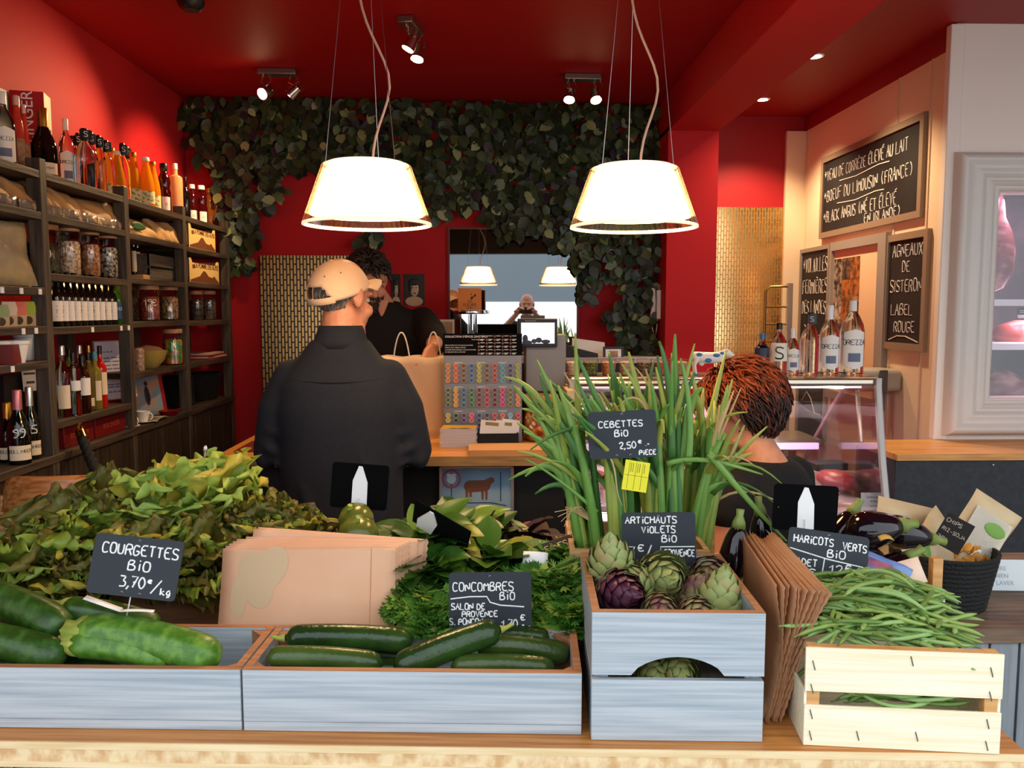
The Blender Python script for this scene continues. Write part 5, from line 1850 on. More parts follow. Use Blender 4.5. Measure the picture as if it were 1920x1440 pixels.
COLS = [['#d88a2a', '#e06a2c', '#7a4a2a', '#2a6a9a', '#b8b83a', '#6e4a26', '#b03a2a', '#3aa0b8', '#3a3a72', '#a0a834'],
        ['#4e6a2e', '#e0aa3a', '#1e6a94', '#2a7a34', '#7a2a26', '#b82a34', '#6e1e26', '#d82a78', '#7a6a3a', '#e0862c'],
        ['#c8b83a', '#24402a', '#5a3a6a', '#e05a78', '#3a4a8a', '#4a3a5a', '#c83a34', '#d86a3a', '#8ab8c8', '#d02a2e']]
CNM = [['amber', 'orange', 'brown', 'blue', 'lime', 'dark brown', 'brick red', 'turquoise', 'indigo', 'olive'],
       ['moss green', 'yellow', 'petrol blue', 'green', 'rust', 'crimson', 'maroon', 'pink', 'khaki', 'tangerine'],
       ['mustard', 'bottle green', 'purple', 'rose', 'cobalt', 'aubergine', 'red', 'coral', 'pale blue', 'scarlet']]
BLK_ = ['top', 'middle', 'bottom']
trm = Matrix.Translation((rx0, ry, KZ + .0005)) @ Matrix.Rotation(tilt, 4, 'X')
for bl, zt in ((0, .318), (1, .216), (2, .110)):
    for c in range(10):
        m = MB()
        m.lathe([(.0072, 0), (.0105, 0), (.0105, .018), (.0088, .0195), (.0075, .018), (.0072, 0)], 14, m=0, cap=False)
        m.lathe([(0, .011), (.0076, .011), (.0076, .0165), (.003, .0165), (.002, .014), (0, .014)], 12, m=1)
        me = m.mesh('spice_tube', [M('ring_' + COLS[bl][c], tuple(min(1, .35 + .65 * q) for q in lin(COLS[bl][c])[:3]), .35), M('cap_' + COLS[bl][c], COLS[bl][c], .4)])
        for rr_ in range(4 if bl < 2 or c in (4, 5) else 2):
            p = trm @ Vector((.019 + c * (RW - .036) / 9, -.0006, zt - rr_ * .0205))
            link('spice_tube', me, None, '%s-capped spice tube, %s down in the %s block of the rack' % (CNM[bl][c].replace(' ', '-'), ORD[rr_], BLK_[bl]), 'spice tube',
                 'spice tubes in the rack', None, p, (R(90) + tilt, 0, 0))
# ---- leaflets, card box, dried fruit jar, paper stack
YEL = M('yellow_cover', '#e8b41e', .5)
a = atz(858, 840, KZ)
for k in range(10):
    m = MB().span((-.071, -.0, 0), (.071, .10, .0068))
    o = obj('brochure', m, M('brochure_paper', '#d8d2d8', .6), label=('topmost brochure of the counter stack, with a yellow band' if k == 9 else ORD[k] + ' brochure from the bottom of the stack before the spice rack'), cat='brochure',
            group='brochures stacked on the counter', loc=(a.x + .002 * math.sin(k * 2.1), a.y + .0032 * k, KZ + .0005 + .0074 * k), rot=R(-4 + (k % 3)))
    obj('spine', MB().span((-.0711, -.0006, .0016), (.0711, 0, .0066)), M('brochure_spine', '#b6aeb4', .6), o)
    if k == 9:
        obj('cover', MB().span((-.07, .002, .0069), (.07, .099, .0076)), YEL, o)
        obj('print', MB().prism([(-.04, .0), (-.02, .014), (.0, .006), (.03, .018), (.05, .006), (.055, 0)], .0077, .0079, 'z'), INK, o)
a = atz(934, 832, KZ)
r = root('card_box', 'low black box of upright white cards on the counter before the rack', 'box', (a.x, a.y, KZ + .0005), R(2))
m = MB().span((-.085, 0, 0), (.085, .004, .042)).span((-.085, .056, 0), (.085, .06, .042)).span((-.085, .004, 0), (-.081, .056, .042)).span((.081, .004, 0), (.085, .056, .042)).span((-.081, .004, 0), (.081, .056, .004))
obj('tray', m, BLKM, r)
for k, (x, y, w, h, an) in enumerate(((-.03, .018, .10, .088, 12), (.03, .028, .09, .086, 10), (.045, .038, .075, .09, 14), (-.01, .048, .1, .08, 6))):
    o = obj('recipe_card', MB().span((-w / 2, -.004, 0), (w / 2, .004, h)), M('card_white', '#e9e2dc', .6), label=['foremost', 'second', 'third', 'rearmost'][k] + ' bundle of white cards in the black counter box', cat='card',
            group='cards in the black box', loc=(a.x + x, a.y + y, KZ + .0055), rot=(R(-8), R(an * .5), R(2)))
    obj('heading', MB().span((-w * .3, -.0046, h * .76), (w * .25, -.004, h * .92)), M('card_olive', '#8a8050', .6), o)
a = atz(1016, 830, KZ)
jr = jar('dried_fruit_jar', 'large square-shouldered jar of dried fruit with a cork lid on the counter', a.x, a.y + .07, KZ + .0005, .195, .074, '#b8521e', '#e8a050', None, 'c', .15, .74, 'jar', M('cork_lid', '#c8935c', .7), .32)
rn = random.Random(5)
fm = MB()
for k in range(60):
    an, z = rn.uniform(PI, 2 * PI), rn.uniform(.012, .12)
    fm.ell((.062 * math.cos(an), .062 * math.sin(an), z), (.017, .009, .014), Matrix.Rotation(rn.uniform(0, 3), 3, 'Y') @ Matrix.Rotation(rn.uniform(0, 3), 3, 'Z'), n=8, m=k % 4)
obj('fruit_pieces', fm, [M('dried_' + str(i), c, .45) for i, c in enumerate(('#b8431c', '#e07a24', '#e6c9a0', '#8a2e1a'))], jr)
for k in range(5):
    a = atz(968, 856, KZ)
    obj('wrapping_sheet', MB().span((-.18, 0, 0), (.18, .17, .0042)), M('wrapping_tan', '#c08a56', .7), label=['lowest', 'second', 'third', 'fourth', 'topmost'][k] + ' brown paper wrapper in the stack at the counter front', cat='paper',
        group='paper wrappers on the counter', loc=(a.x + .004 * (k % 2), a.y + .003 * k, KZ + .0005 + .0045 * k), rot=R(-2 + k * .8))
# ---- till screen and cash machine
p = aty(1022, 690, 3.66)
r = root('cash_machine', 'grey cash machine with a black-framed touch screen behind the counter', 'till', (p.x, 3.66, KZ))
zb, zt = aty(1020, 735, 3.6).z - KZ, aty(1020, 628, 3.6).z - KZ
obj('base', MB().span((-.10, -.04, .001), (.10, .18, zb)), BLK, r)
obj('housing', MB().span((-.088, -.05, zb), (.088, .18, zt)), M('till_grey', '#8a8480', .35, .3), r, bevel=.004)
sz0, sz1 = aty(1008, 651, 3.56).z - KZ, aty(1008, 598, 3.56).z - KZ
sx0, sx1 = aty(971, 620, 3.56).x - p.x, aty(1045, 620, 3.56).x - p.x
s = obj('screen_case', MB().span((sx0, -.10, sz0), (sx1, -.075, sz1)), BLK, r, bevel=.003)
obj('rim', MB().span((sx0 - .001, -.0745, sz0 - .001), (sx1 + .001, -.07, sz1 + .0015)), ALU, s)
obj('display', MB().span((sx0 + .014, -.1006, sz0 + .016), (sx1 - .012, -.100, sz1 - .016)), M('screen_glow', '#f0f4fa', .3, emit=1.1, ecol='#f4f8ff'), s)
t = MB()
for c, q in (((-.05, .020), (.022, .010)), ((-.058, .036), (.012, .018)), ((.0, .03), (.014, .012)), ((.03, .024), (.02, .009)), ((-.02, .026), (.012, .010))):
    t.ell((c[0] + (sx0 + sx1) / 2 + .005, -.1008, sz0 + c[1]), (q[0], .0003, q[1]), n=10)
obj('screen_picture', t, M('screen_navy', '#2c3550', .4), s)
prt('TOUCH POINT', .007, CHALK, s, (sx0 + .03, -.1008, sz1 - .011), align='LEFT')
obj('arm', MB().span((-.03, -.075, sz0 + .02), (.03, -.04, sz0 + .06)), BLK, s)
# ---- back counter below the mirror
bz = 1.30
r = root('back_counter', 'black cabinet below the mirror carrying small display things', 'cabinet', (-.33, 4.40, 0))
obj('body', MB().span((0, .02, 0), (1.26, .27, bz - .03)), BLKM, r)
obj('top', MB().span((-.01, 0, bz - .029), (1.265, .28, bz)), M('pale_top', '#b4aca6', .4), r, bevel=.002)
p = aty(881, 590, 4.52)
r = root('display_stand', 'clear pedestal stand with a chrome plate below the orange gift bag', 'stand', (p.x, 4.52, bz + .0005))
zz = aty(880, 582, 4.52).z - bz
obj('plate', MB().lathe([(0, zz - .02), (.085, zz - .02), (.088, zz - .01), (.085, zz), (0, zz)], 28), CHR, r)
obj('column', MB().lathe([(.012, .008), (.012, zz - .02)], 14), M('clear_acrylic', '#e8e8e8', .05, trans=.9, ior=1.3), r)
obj('foot', MB().lathe([(.05, 0), (.05, .006), (.012, .010)], 24), CHR, r)
gw, gh = .125, aty(880, 541, 4.52).z - bz - zz
o = obj('gift_bag', MB().span((-gw / 2, -.03, 0), (gw / 2, .03, gh)), M('orange_paper', '#e8862a', .5), label='orange paper gift bag with dark print standing on the pedestal stand', cat='bag', loc=(p.x, 4.52, bz + zz + .001))
prt('LES', .018, INK, o, (-.0, -.0306, .042))
prt('FLEURS', .022, INK, o, (0, -.0306, .022))
prt('D\'ISA', .014, INK, o, (0, -.0306, .008))
obj('print', MB().ell((.012, -.0305, .066), (.006, .0008, .010), Matrix.Rotation(.6, 3, 'Y'), n=8).ell((.028, -.0305, .078), (.005, .0008, .009), Matrix.Rotation(.6, 3, 'Y'), n=8).ell((.008, -.0305, .085), (.003, .0008, .004), n=6), INK, o)
for k, (px, c) in enumerate(((872, '#d86a6a'), (886, '#d8b05a'))):
    q = aty(px, 615, 4.45)
    bottle('scent_bottle', ('pink' if k == 0 else 'yellow') + ' scent bottle in front of the clear pedestal', 'bottle', q.x, 4.45, bz + .0005, .085, .019, translucent('scent_' + str(k), c, .4, .1), CAPW, 'square', None, None, 0)
q = aty(835, 630, 4.50)
r = root('framed_picture', 'cream framed picture standing by the mirror edge behind the seller', 'picture', (q.x, 4.50, bz + .0005), (R(-6), 0, R(4)))
fh = aty(835, 599, 4.5).z - bz
obj('frame', MB().span((-.065, 0, 0), (.05, .012, fh)), M('cream_frame', '#d8c8a8', .4), r)
obj('picture', MB().span((-.055, -.001, .012), (.04, 0, fh - .012)), M('sepia_picture', '#9a7a58', .5, n=('#b89a78', 10, None)), r)
q = aty(1148, 675, 4.50)
r = root('framed_picture', 'small black-framed photograph behind the row of snack tubs', 'picture', (q.x, 4.46, bz + .0005), (R(-8), 0, 0))
fh = aty(1148, 650, 4.46).z - bz
obj('frame', MB().span((-.055, 0, 0), (.055, .01, fh)), BLK, r)
obj('mount', MB().span((-.042, -.001, .0), (.042, 0, fh - .014)), PAPER, r)
obj('photo', MB().span((-.024, -.002, .0), (.024, -.001, fh - .024)), M('old_photo', '#6a4a34', .5, n=('#c09a78', 30, None)), r)
q = aty(1106, 660, 4.5)
o = obj('paper_sheet', MB().prism([(-.09, 0), (.09, 0), (.09, .075), (-.09, .10)], 0, .004, 'y'), PAPER, label='white sheet of paper leaning behind the snack tubs beside the black frame', cat='paper', loc=(q.x, 4.56, bz + .0005), rot=(R(-8), 0, 0))
o = obj('card_reader', MB().prism([(-.10, 0), (.10, 0), (.10, .02), (-.02, .05), (-.10, .07)], -.03, .03, 'y'), BLK, label='black device with a sloping top on the back counter beside the till', cat='device', loc=(aty(1085, 660, 4.46).x, 4.45, bz + .0005))
o = obj('speaker', MB().span((-.05, -.04, 0), (.05, .04, .105)), BLK, label='black box-shaped device behind the till screen below the mirror', cat='device', loc=(aty(946, 640, 4.5).x, 4.50, bz + .0005), bevel=.004)
o = obj('phone_charger', MB().span((-.05, -.03, 0), (.05, .03, .05)), BLK, label='small black device on the back counter next to the mirror end', cat='device', loc=(aty(1058, 640, 4.5).x, 4.55, bz + .0005), bevel=.003)
obj('cup', MB().lathe([(.02, 0), (.025, .06), (.022, .06), (.018, .004)], 16), M('brass_cup', '#8a6a3a', .3, .8), label='small brass cup behind the till housing', cat='cup', loc=(aty(1072, 640, 4.48).x, 4.46, bz + .0005))
# ---- wall phone on the side of the red column
p = atx(1236, 570, XB0)
zt, zb = atx(1236, 541, XB0).z, atx(1236, 598, XB0).z
r = root('wall_phone', 'white wall phone with a hanging cord on the side of the red column', 'phone', (XB0, p.y - .02, zb))
obj('cradle', MB().span((-.022, -.035, 0), (-.001, .035, zt - zb - .01)), WHT, r, bevel=.003)
obj('handset', MB().chain([(-.04, .0, .02), (-.034, 0, (zt - zb) / 2), (-.04, 0, zt - zb - .01)], [.014, .011, .014], 10), WHT, r)
obj('cord', MB().tube([(-.03, 0, .005), (-.04, .01, -.05), (-.02, .02, -.10), (-.012, .02, -.05), (-.008, .02, .0)], .003, 6), WHT, r)
# ---- paper shopping bag
p = aty(835, 800, 3.66)
BX1, BX0 = p.x, p.x - .29
KBAG = translucent('pale_kraft_bag', '#f0d2ac', .25, .6)
bh = aty(800, 668, 3.66).z - KZ
bg = root('shopping_bag', 'pale paper shopping bag with white cord handles on the counter between the two men', 'bag', ((BX0 + BX1) / 2, 3.66, KZ + .0005), R(-4))
w, d = BX1 - BX0, .13
m = MB()
for sg in (-1, 1):
    m.grid(lambda u, v: ((u - .5) * w, sg * (d / 2) * (1 - .25 * v) - sg * .006 * math.sin(u * 9 + v * 5), bh * v + .004 * math.sin(u * 14) * v), 12, 10)
for sx in (-1, 1):
    m.grid(lambda u, v: (sx * (w / 2 - .025 * v * (1 - abs(2 * u - 1))), (u - .5) * d * (1 - .25 * v), bh * v), 4, 10)
m.span((-w / 2, -d / 2, 0), (w / 2, d / 2, .002))
obj('paper_body', m, KBAG, bg, solid=.0012)
for sg, xs in ((-1, (-.05, .06)), (1, (-.02, .085))):
    a, b = (-.075, -.0) if sg < 0 else (.055, .125)
    y = sg * d * .32
    obj('handle', MB().tube([(a + (b - a) * t, y, bh - .05 + .155 * math.sin(PI * t) ** .6) for t in [k / 16 for k in range(17)]], .0033, 6), M('white_cord', '#efe4d4', .7), bg)
# ================================================================ THE VEGETABLE DISPLAY
TZ = .785
TR_ = R(-2.9)
DM = Matrix.Translation((0, 1.40, TZ)) @ Matrix.Rotation(TR_, 4, 'Z')
DI = DM.inverted()
GRYW = wood('grey_stained_pine', '#b6bdc2', '#98a3ac', 'x', 3, .5, .05, knots='#efe9dc', grain=44)
GRYY = wood('grey_stained_pine_side', '#9aa3aa', '#7d8993', 'y', 3, .5, .05, grain=44)
RAW = wood('raw_brown_rim', '#b07a54', '#8f5f3e', 'x', 6, .6, .05)
TABT = wood('orange_table_top', '#c98848', '#a9692f', 'x', 4, .45, .03, grain=30)
PLYL = wood('pale_ply', '#f0d8ac', '#e0c08c', 'x', 5, .5, .03)
ENDG = M('end_grain_pine', '#ecd2a4', .55, n=('#d2a470', 22, (1.6, 1, 1.2), .42, .62))
WEA = wood('weathered_plank', '#8f8578', '#5d564d', 'z', 4, .7, .2, grain=36)
CAGW = wood('pale_poplar', '#f6ecd2', '#ecdcb4', 'x', 3, .6, .04, grain=40)
CAGO = wood('poplar_inside', '#d8a468', '#c08a4e', 'x', 5, .6, .05)


def D(u, v, z=0):
    return DM @ Vector((u, v, z))


def du(px, py, z):
    p = DI @ atz(px, py, z)
    return p.x, p.y


tb = root('display_table', 'low wooden display table with a layered pale front edge carrying the vegetables', 'table', tuple(D(0, 0, -TZ)), TR_)
U0, U1, VD = -1.40, .93, .86
obj('top', MB().span((U0, .003, TZ - .012), (U1, VD, TZ)), TABT, tb)
obj('edge_strip', MB().span((U0, -.001, TZ - .013), (U1, .0028, TZ - .0005)), PLYL, tb)
obj('edge_core', MB().span((U0, 0, TZ - .036), (U1, VD, TZ - .0131)), ENDG, tb)
obj('edge_strip', MB().span((U0, -.001, TZ - .047), (U1, VD, TZ - .0361)), PLYL, tb)
u = U0 + .02
while u < U1 - .03:
    obj('plank', MB().span((u, .03, 0), (min(u + .082, U1 - .02), .05, TZ - .048)), WEA, tb, bevel=.001)
    u += .0845
obj('end_panel', MB().span((U0 + .02, .051, 0), (U0 + .04, VD - .02, TZ - .048)), WEA, tb)
obj('end_panel', MB().span((U1 - .04, .051, 0), (U1 - .02, VD - .02, TZ - .048)), WEA, tb)
obj('back_panel', MB().span((U0 + .04, VD - .04, 0), (U1 - .04, VD - .02, TZ - .048)), WEA, tb)


def grey_crate(label, u0, v0, w, d, h, slot=False, rot=0):
    r = root('wooden_crate', label, 'crate', tuple(D(u0, v0, .0005)), TR_ + rot)
    t = .014
    for y in (0, d - t):
        if not slot:
            m = MB()
            m.span((0, y, .018), (w, y + t, h)).span((0, y + .001, 0), (w, y + t, .0175))
            obj('end_board', m, GRYW, r, bevel=.0012)
        else:
            h1, h2 = h * .475, h * .515
            obj('end_board', MB().span((0, y, 0), (w, y + t, h1)), GRYW, r, bevel=.0012)
            n = 14
            arc = [(w * (.23 + .54 * k / n), h2 + .034 * math.sin(PI * k / n) ** .6) for k in range(n + 1)]
            obj('end_board', MB().prism([(0, h2), (w * .2, h2)] + arc + [(w * .8, h2), (w, h2), (w, h), (0, h)], y, y + t), GRYW, r)
            obj('end_batten', MB().span((w * .02, y + t, 0), (w * .10, y + t + .012, h * .98)).span((w * .90, y + t, 0), (w * .98, y + t + .012, h * .98)), GRYY, r)
    for x in (0, w - t):
        m = MB()
        if slot:
            m.span((x, t, 0), (x + t, d - t, h * .475)).span((x, t, h * .515), (x + t, d - t, h))
        else:
            m.span((x, t, 0), (x + t, d - t, h))
        obj('side_board', m, GRYY, r, bevel=.0012)
    obj('bottom', MB().span((t, t, .003), (w - t, d - t, .012)), GRYY, r)
    m = MB().span((.0, 0, h), (w, t, h + .0012)).span((0, d - t, h), (w, d, h + .0012)).span((0, t, h), (t, d - t, h + .0012)).span((w - t, t, h), (w, d - t, h + .0012))
    obj('rim', m, RAW, r)
    if not slot:
        for x, y, a, b in ((t, t, 1, 1), (w - t, t, -1, 1), (w - t, d - t, -1, -1), (t, d - t, 1, -1)):
            obj('corner_block', MB().prism([(x, y), (x + a * .032, y), (x, y + b * .032)], .013, h * .96, 'z'), RAW, r)
    return r


ua, va = du(457, 1371, TZ)
ub, _ = du(1090, 1377, TZ)
WC = ub - ua
grey_crate('long grey wooden crate of courgettes at the table front, cut by the picture edge', ua - WC - .004, va, WC, .215, .115)
grey_crate('long grey wooden crate of cucumbers in the middle of the table front', ua, va, WC, .215, .115)
uc, vc = du(1108, 1386, TZ)
ud, _ = du(1432, 1397, TZ)
grey_crate('tall grey wooden crate of artichokes with an oval slot in its front', uc, vc - .004, ud - uc, .36, .235, True)
# crates of the second row
BRW = wood('brown_crate_wood', '#7d5a3e', '#5a3e28', 'x', 4, .6, .1)
OCW = wood('onion_crate_wood', '#c29a6a', '#9a7448', 'x', 4, .6, .1)


def plain_crate(label, x0, y0, w, d, h, mat, rot=TR_, z=TZ):
    r = root('wooden_crate', label, 'crate', (x0, y0, z + .0005), rot)
    t = .012
    obj('front_board', MB().span((0, 0, 0), (w, t, h)), mat, r, bevel=.001)
    obj('rear_board', MB().span((0, d - t, 0), (w, d, h)), mat, r, bevel=.001)
    for x in (0, w - t):
        obj('side_board', MB().span((x, t, 0), (x + t, d - t, h)), mat, r, bevel=.001)
    obj('bottom', MB().span((t, t, .002), (w - t, d - t, .01)), mat, r)
    return r


plain_crate('brown wooden crate full of lettuces behind the courgettes', -.99, 1.875, .66, .29, .125, BRW)
plain_crate('brown wooden crate of fresh herbs behind the cucumbers', -.31, 1.84, .47, .33, .125, BRW)
plain_crate('tall pale wooden crate holding the spring onions behind the artichokes', .175, 1.805, .31, .26, .235, OCW)


def cagette(label, p0, rot, w, d, h, hs, slats, z=TZ, posts=.0):
    r = root('poplar_crate', label, 'crate', (p0[0], p0[1], z + .0005), rot)
    t = .005
    for y in (0, d - t):
        for a, b in slats:
            obj('end_slat', MB().span((0, y, a), (w, y + t, b)), CAGW, r, bevel=.0008)
    for x in (0, w - t):
        obj('side_slat', MB().span((x, t, .0), (x + t, d - t, hs)), CAGW, r, bevel=.0008)
    for x, y in ((t, t), (w - t - .022, t), (t, d - t - .022), (w - t - .022, d - t - .022)):
        obj('corner_post', MB().span((x, y, 0), (x + .022, y + .022, h + posts)), CAGO, r, bevel=.001)
    obj('bottom', MB().span((t, t, .002), (w - t, d - t, .006)), CAGW, r)
    if posts <= 0:
        m = MB()
        m.prism([(t, t + .0005), (w - t, t + .0005), (w - t - .014, .024), (t + .014, .024)], h - .010, h - .001, 'z')
        obj('top_batten', m, CAGO, r)
    for x, zz in ((.014, h * .82), (.012, h * .58), (.012, h * .32), (.012, h * .1), (w - .02, h * .82), (w - .02, h * .58), (w - .022, h * .3), (w - .022, h * .08), (w * .54, h * .9), (w * .28, h * .12), (w * .58, h * .14)):
        st = MB().tube([(x - .002, .0, zz + .009), (x - .002, -.0012, zz + .008), (x + .002, -.0012, zz - .007), (x + .002, 0, zz - .008)], .0008, 5)
        obj('staple', st, M('steel_staple', '#5a5650', .4, .7), r)
    return r


BX, BY = .55, 1.394
BA = R(-7)
cagette('pale poplar crate overflowing with green beans at the table front', (BX, BY), BA, .33, .31, .178, .098, [(0, .074), (.099, .178)])
cagette('pale poplar crate of aubergines behind the green beans', (.53, 1.775), R(-2), .47, .30, .145, .145, [(0, .065), (.068, .145)], posts=.075)

# ---------------------------------------------------------------- courgettes and cucumbers
ZUC = M('courgette_skin', '#3d6a1c', .35, n=('#6b9434', 46, (1, 1, 1), .42, .72), bump=.1)
ZUD = M('courgette_skin_dark', '#24420f', .35, n=('#3d6424', 46, (1, 1, 1), .42, .72), bump=.1)
STM = M('courgette_stem', '#7d9434', .6, n=('#a8a850', 30, None))
CUC = M('cucumber_skin', '#1b3312', .22, n=('#2f4c1c', 14, (1, 1, 1), .4, .7), bump=.12, bscale=90)
CUL = M('cucumber_skin_light', '#3f5420', .25, n=('#2a4216', 14, None, .4, .7), bump=.12, bscale=90)


def bent(a, b, r, mat, name, label, cat, group, sag=.01, stem=True, seed=0, ridge=True, side=0):
    rn = random.Random(seed)
    a, b = Vector(a), Vector(b)
    o_ = (a + b) / 2
    L = (b - a).length
    pts, rad = [], []
    sd = (b - a).cross(Vector((0, 0, 1))).normalized()
    N = 22
    for k in range(N + 1):
        t = k / N
        p = a.lerp(b, t) - o_ + Vector((0, 0, -sag * 4 * (t - .5) ** 2 + sag)) + sd * side * (1 - 4 * (t - .5) ** 2)
        pts.append(p)
        e = min(1, (1 - (1 - min(1, t / .12)) ** 2)) if t < .12 else 1
        f = (1 - ((t - .86) / .14) ** 2.4) ** .5 if t > .86 and t < 1 else (1 if t <= .86 else .08)
        rad.append(r * max(.08, (.62 + .38 * e if ridge else .15 + .85 * math.sqrt(e)) * f * (.93 + .09 * t)))
    rd = (lambda q: 1 + .035 * math.cos(q * 6 + seed)) if ridge else (lambda q: 1 + .012 * math.cos(q * 7))
    o = obj(name, MB().tube(pts, rad, 24, ridge=rd), mat, label=label, cat=cat, group=group, loc=tuple(o_), ang=180)
    d = (pts[0] - pts[1]).normalized()
    if stem and ridge:
        s = MB().tube([pts[0] - d * .012, pts[0] - d * .0, pts[0] + d * .012, pts[0] + d * .030], [r * .72, r * .66, r * .48, r * .52], 15, ridge=lambda q: 1 + .22 * math.cos(q * 5))
        obj('stem', s, STM, o, ang=180)
    elif stem:
        obj('stem', MB().tube([pts[0] + d * .0, pts[0] + d * .012, pts[0] + d * .026 + Vector((0, 0, .004))], [r * .3, .0045, .0035], 8), STM, o)
    return o


Gz, Gc = 'courgettes in the grey crate', 'cucumbers in the grey crate'
for i, (pa, pb, Y, r, mt, lab) in enumerate((
        (((-75, 1105), 1.66), ((128, 1188), 1.585), 0, .036, ZUD, 'big dark courgette on top of the crate, cut by the picture edge'),
        (((-90, 1190), 1.57), ((122, 1238), 1.535), 0, .034, ZUD, 'dark courgette at the crate front below the biggest one'),
        (((122, 1143), 1.635), ((300, 1180), 1.645), 0, .029, ZUD, 'dark courgette with its yellow stem lying behind the bright ribbed one'),
        (((152, 1185), 1.56), ((412, 1240), 1.515), 0, .037, ZUC, 'bright green ribbed courgette lying foremost in the crate'),
        (((138, 1208), 1.545), ((325, 1240), 1.525), 0, .028, ZUC, 'pale green courgette tucked under the bright ribbed one'),
        (((-40, 1255), 1.62), ((230, 1262), 1.62), 0, .034, ZUD, 'courgette buried at the bottom of the grey crate'))):
    a, b = aty(*pa[0], pa[1]), aty(*pb[0], pb[1])
    bent(a, b, r, mt, 'courgette', lab, 'courgette', Gz, seed=i, side=.006 * (i % 3 - 1))
for i, (pa, pb, r, mt, lab) in enumerate((
        (((535, 1196), 1.60), ((775, 1205), 1.615), .027, CUC, 'big dark cucumber along the rear of the crate beside the paper bags'),
        (((500, 1232), 1.525), ((718, 1246), 1.52), .022, CUL, 'olive cucumber at the crate front below the big dark one'),
        (((938, 1180), 1.565), ((738, 1258), 1.51), .028, CUC, 'cucumber tilted up with its stem pointing at the slate'),
        (((1068, 1228), 1.60), ((890, 1208), 1.59), .024, CUL, 'cucumber lying under the slate by the crate end'),
        (((1040, 1254), 1.53), ((845, 1250), 1.525), .021, CUL, 'olive cucumber lowest at the crate front near its end'),
        (((1030, 1200), 1.63), ((905, 1195), 1.635), .022, CUC, 'short visible cucumber behind the slate and the parsley'),
        (((560, 1262), 1.58), ((800, 1262), 1.58), .026, CUC, 'cucumber buried in the middle of the crate'))):
    bent(aty(*pa[0], pa[1]), aty(*pb[0], pb[1]), r, mt, 'cucumber', lab, 'cucumber', Gc, seed=i, ridge=False, sag=.006, stem=i in (2, 0))
for i, (px, py, Y, rr, lab) in enumerate(((668, 975, 1.985, .043, 'upper round courgette behind the paper bags'), (672, 1002, 1.92, .047, 'lower round courgette resting behind the paper bags'))):
    p = aty(px, py, Y)
    o = obj('round_courgette', MB().lathe([(0, -rr * .92), (rr * .5, -rr * .85), (rr * .9, -rr * .45), (rr, 0), (rr * .9, rr * .45), (rr * .55, rr * .82), (rr * .15, rr * .9), (0, rr * .88)], 28, wob=lambda a, z: 1 + .008 * math.cos(a * 8)),
            M('round_courgette_skin', '#4f5a1e', .22, n=('#646a2a', 40, None)), label=lab, cat='courgette', group='round courgettes', loc=tuple(p), rot=(R(25), R(20 * (i - 1)), 0), ang=180)
    obj('stem', MB().tube([(0, 0, rr * .86), (.002, 0, rr * 1.02), (.004, 0, rr * 1.1)], [.008, .006, .006], 8), STM, o)

# ---------------------------------------------------------------- leafy vegetables


def ruffle_leaf(mb, p, d, n, L, W, curl, ruf, m, rn, nu=30, nv=10, freq=13):
    d = d.normalized()
    s = d.cross(n).normalized()
    n = s.cross(d)
    ph = rn.uniform(0, 6)

    def fn(u, v):
        x = (u - .5) * 2
        v = 1 - (1 - v) ** 1.5
        w = (.20 + .80 * min(1, v * 1.6) ** .8) * (1 if v < .7 else 1 - .45 * ((v - .7) / .3) ** 2)
        q = v * (1 - .34 * x * x * v)
        e = max(abs(x) ** 2.6 * min(1, v * 1.4), max(0, (v - .55) / .45) ** 1.5)
        z = -curl * L * q * q + .30 * W * x * x * w + ruf * W * e * (math.sin(freq * (1.1 * q + .75 * x) + ph) + .55 * math.sin(2.1 * freq * (.6 * q - .8 * x) + 2 * ph) + .35 * math.sin(31 * x * .6 + 23 * q + ph)) * .7
        return p + d * (L * q * (1 + .07 * e * math.sin(ph + x * 11))) + s * (x * w * W * (1 + .10 * math.sin(ph * 2 + v * 17) * e)) + n * z
    mb.grid(fn, nu, nv, m)


LG = [translucent('lettuce_green', '#94a840', .3, .4, n=('#6f8a30', 22, None)), translucent('lettuce_yellow', '#c4b648', .3, .4, n=('#a0a23e', 22, None)),
      translucent('lettuce_dark', '#66712c', .3, .45, n=('#6e5c26', 30, None)), translucent('lettuce_light', '#b4cc64', .35, .4, n=('#8fb048', 24, None))]


def lettuce(seed, R0, N, ruf, cols, tall=1.0, freq=19, wf=.80):
    rn = random.Random(seed)
    mb = MB()
    for k in range(N):
        t = k / N
        a = k * 2.39996 + rn.uniform(-.2, .2)
        el = R(82 - 88 * t ** .9 + rn.uniform(-8, 8))
        rad = Vector((math.cos(a), math.sin(a), 0))
        d = rad * math.cos(el) + Vector((0, 0, 1)) * math.sin(el) * tall
        n = (Vector((0, 0, 1)) * math.cos(el) - rad * math.sin(el))
        L = R0 * (.78 + .35 * rn.random()) * (1.05 - .12 * t)
        ruffle_leaf(mb, rad * (.008 + .02 * t) + Vector((0, 0, .03 * (1 - t))), d, n, L, L * wf * rn.uniform(.85, 1.15), rn.uniform(-.15, .35) + .15 * t, ruf, rn.choice(cols), rn, freq=freq)
    return mb


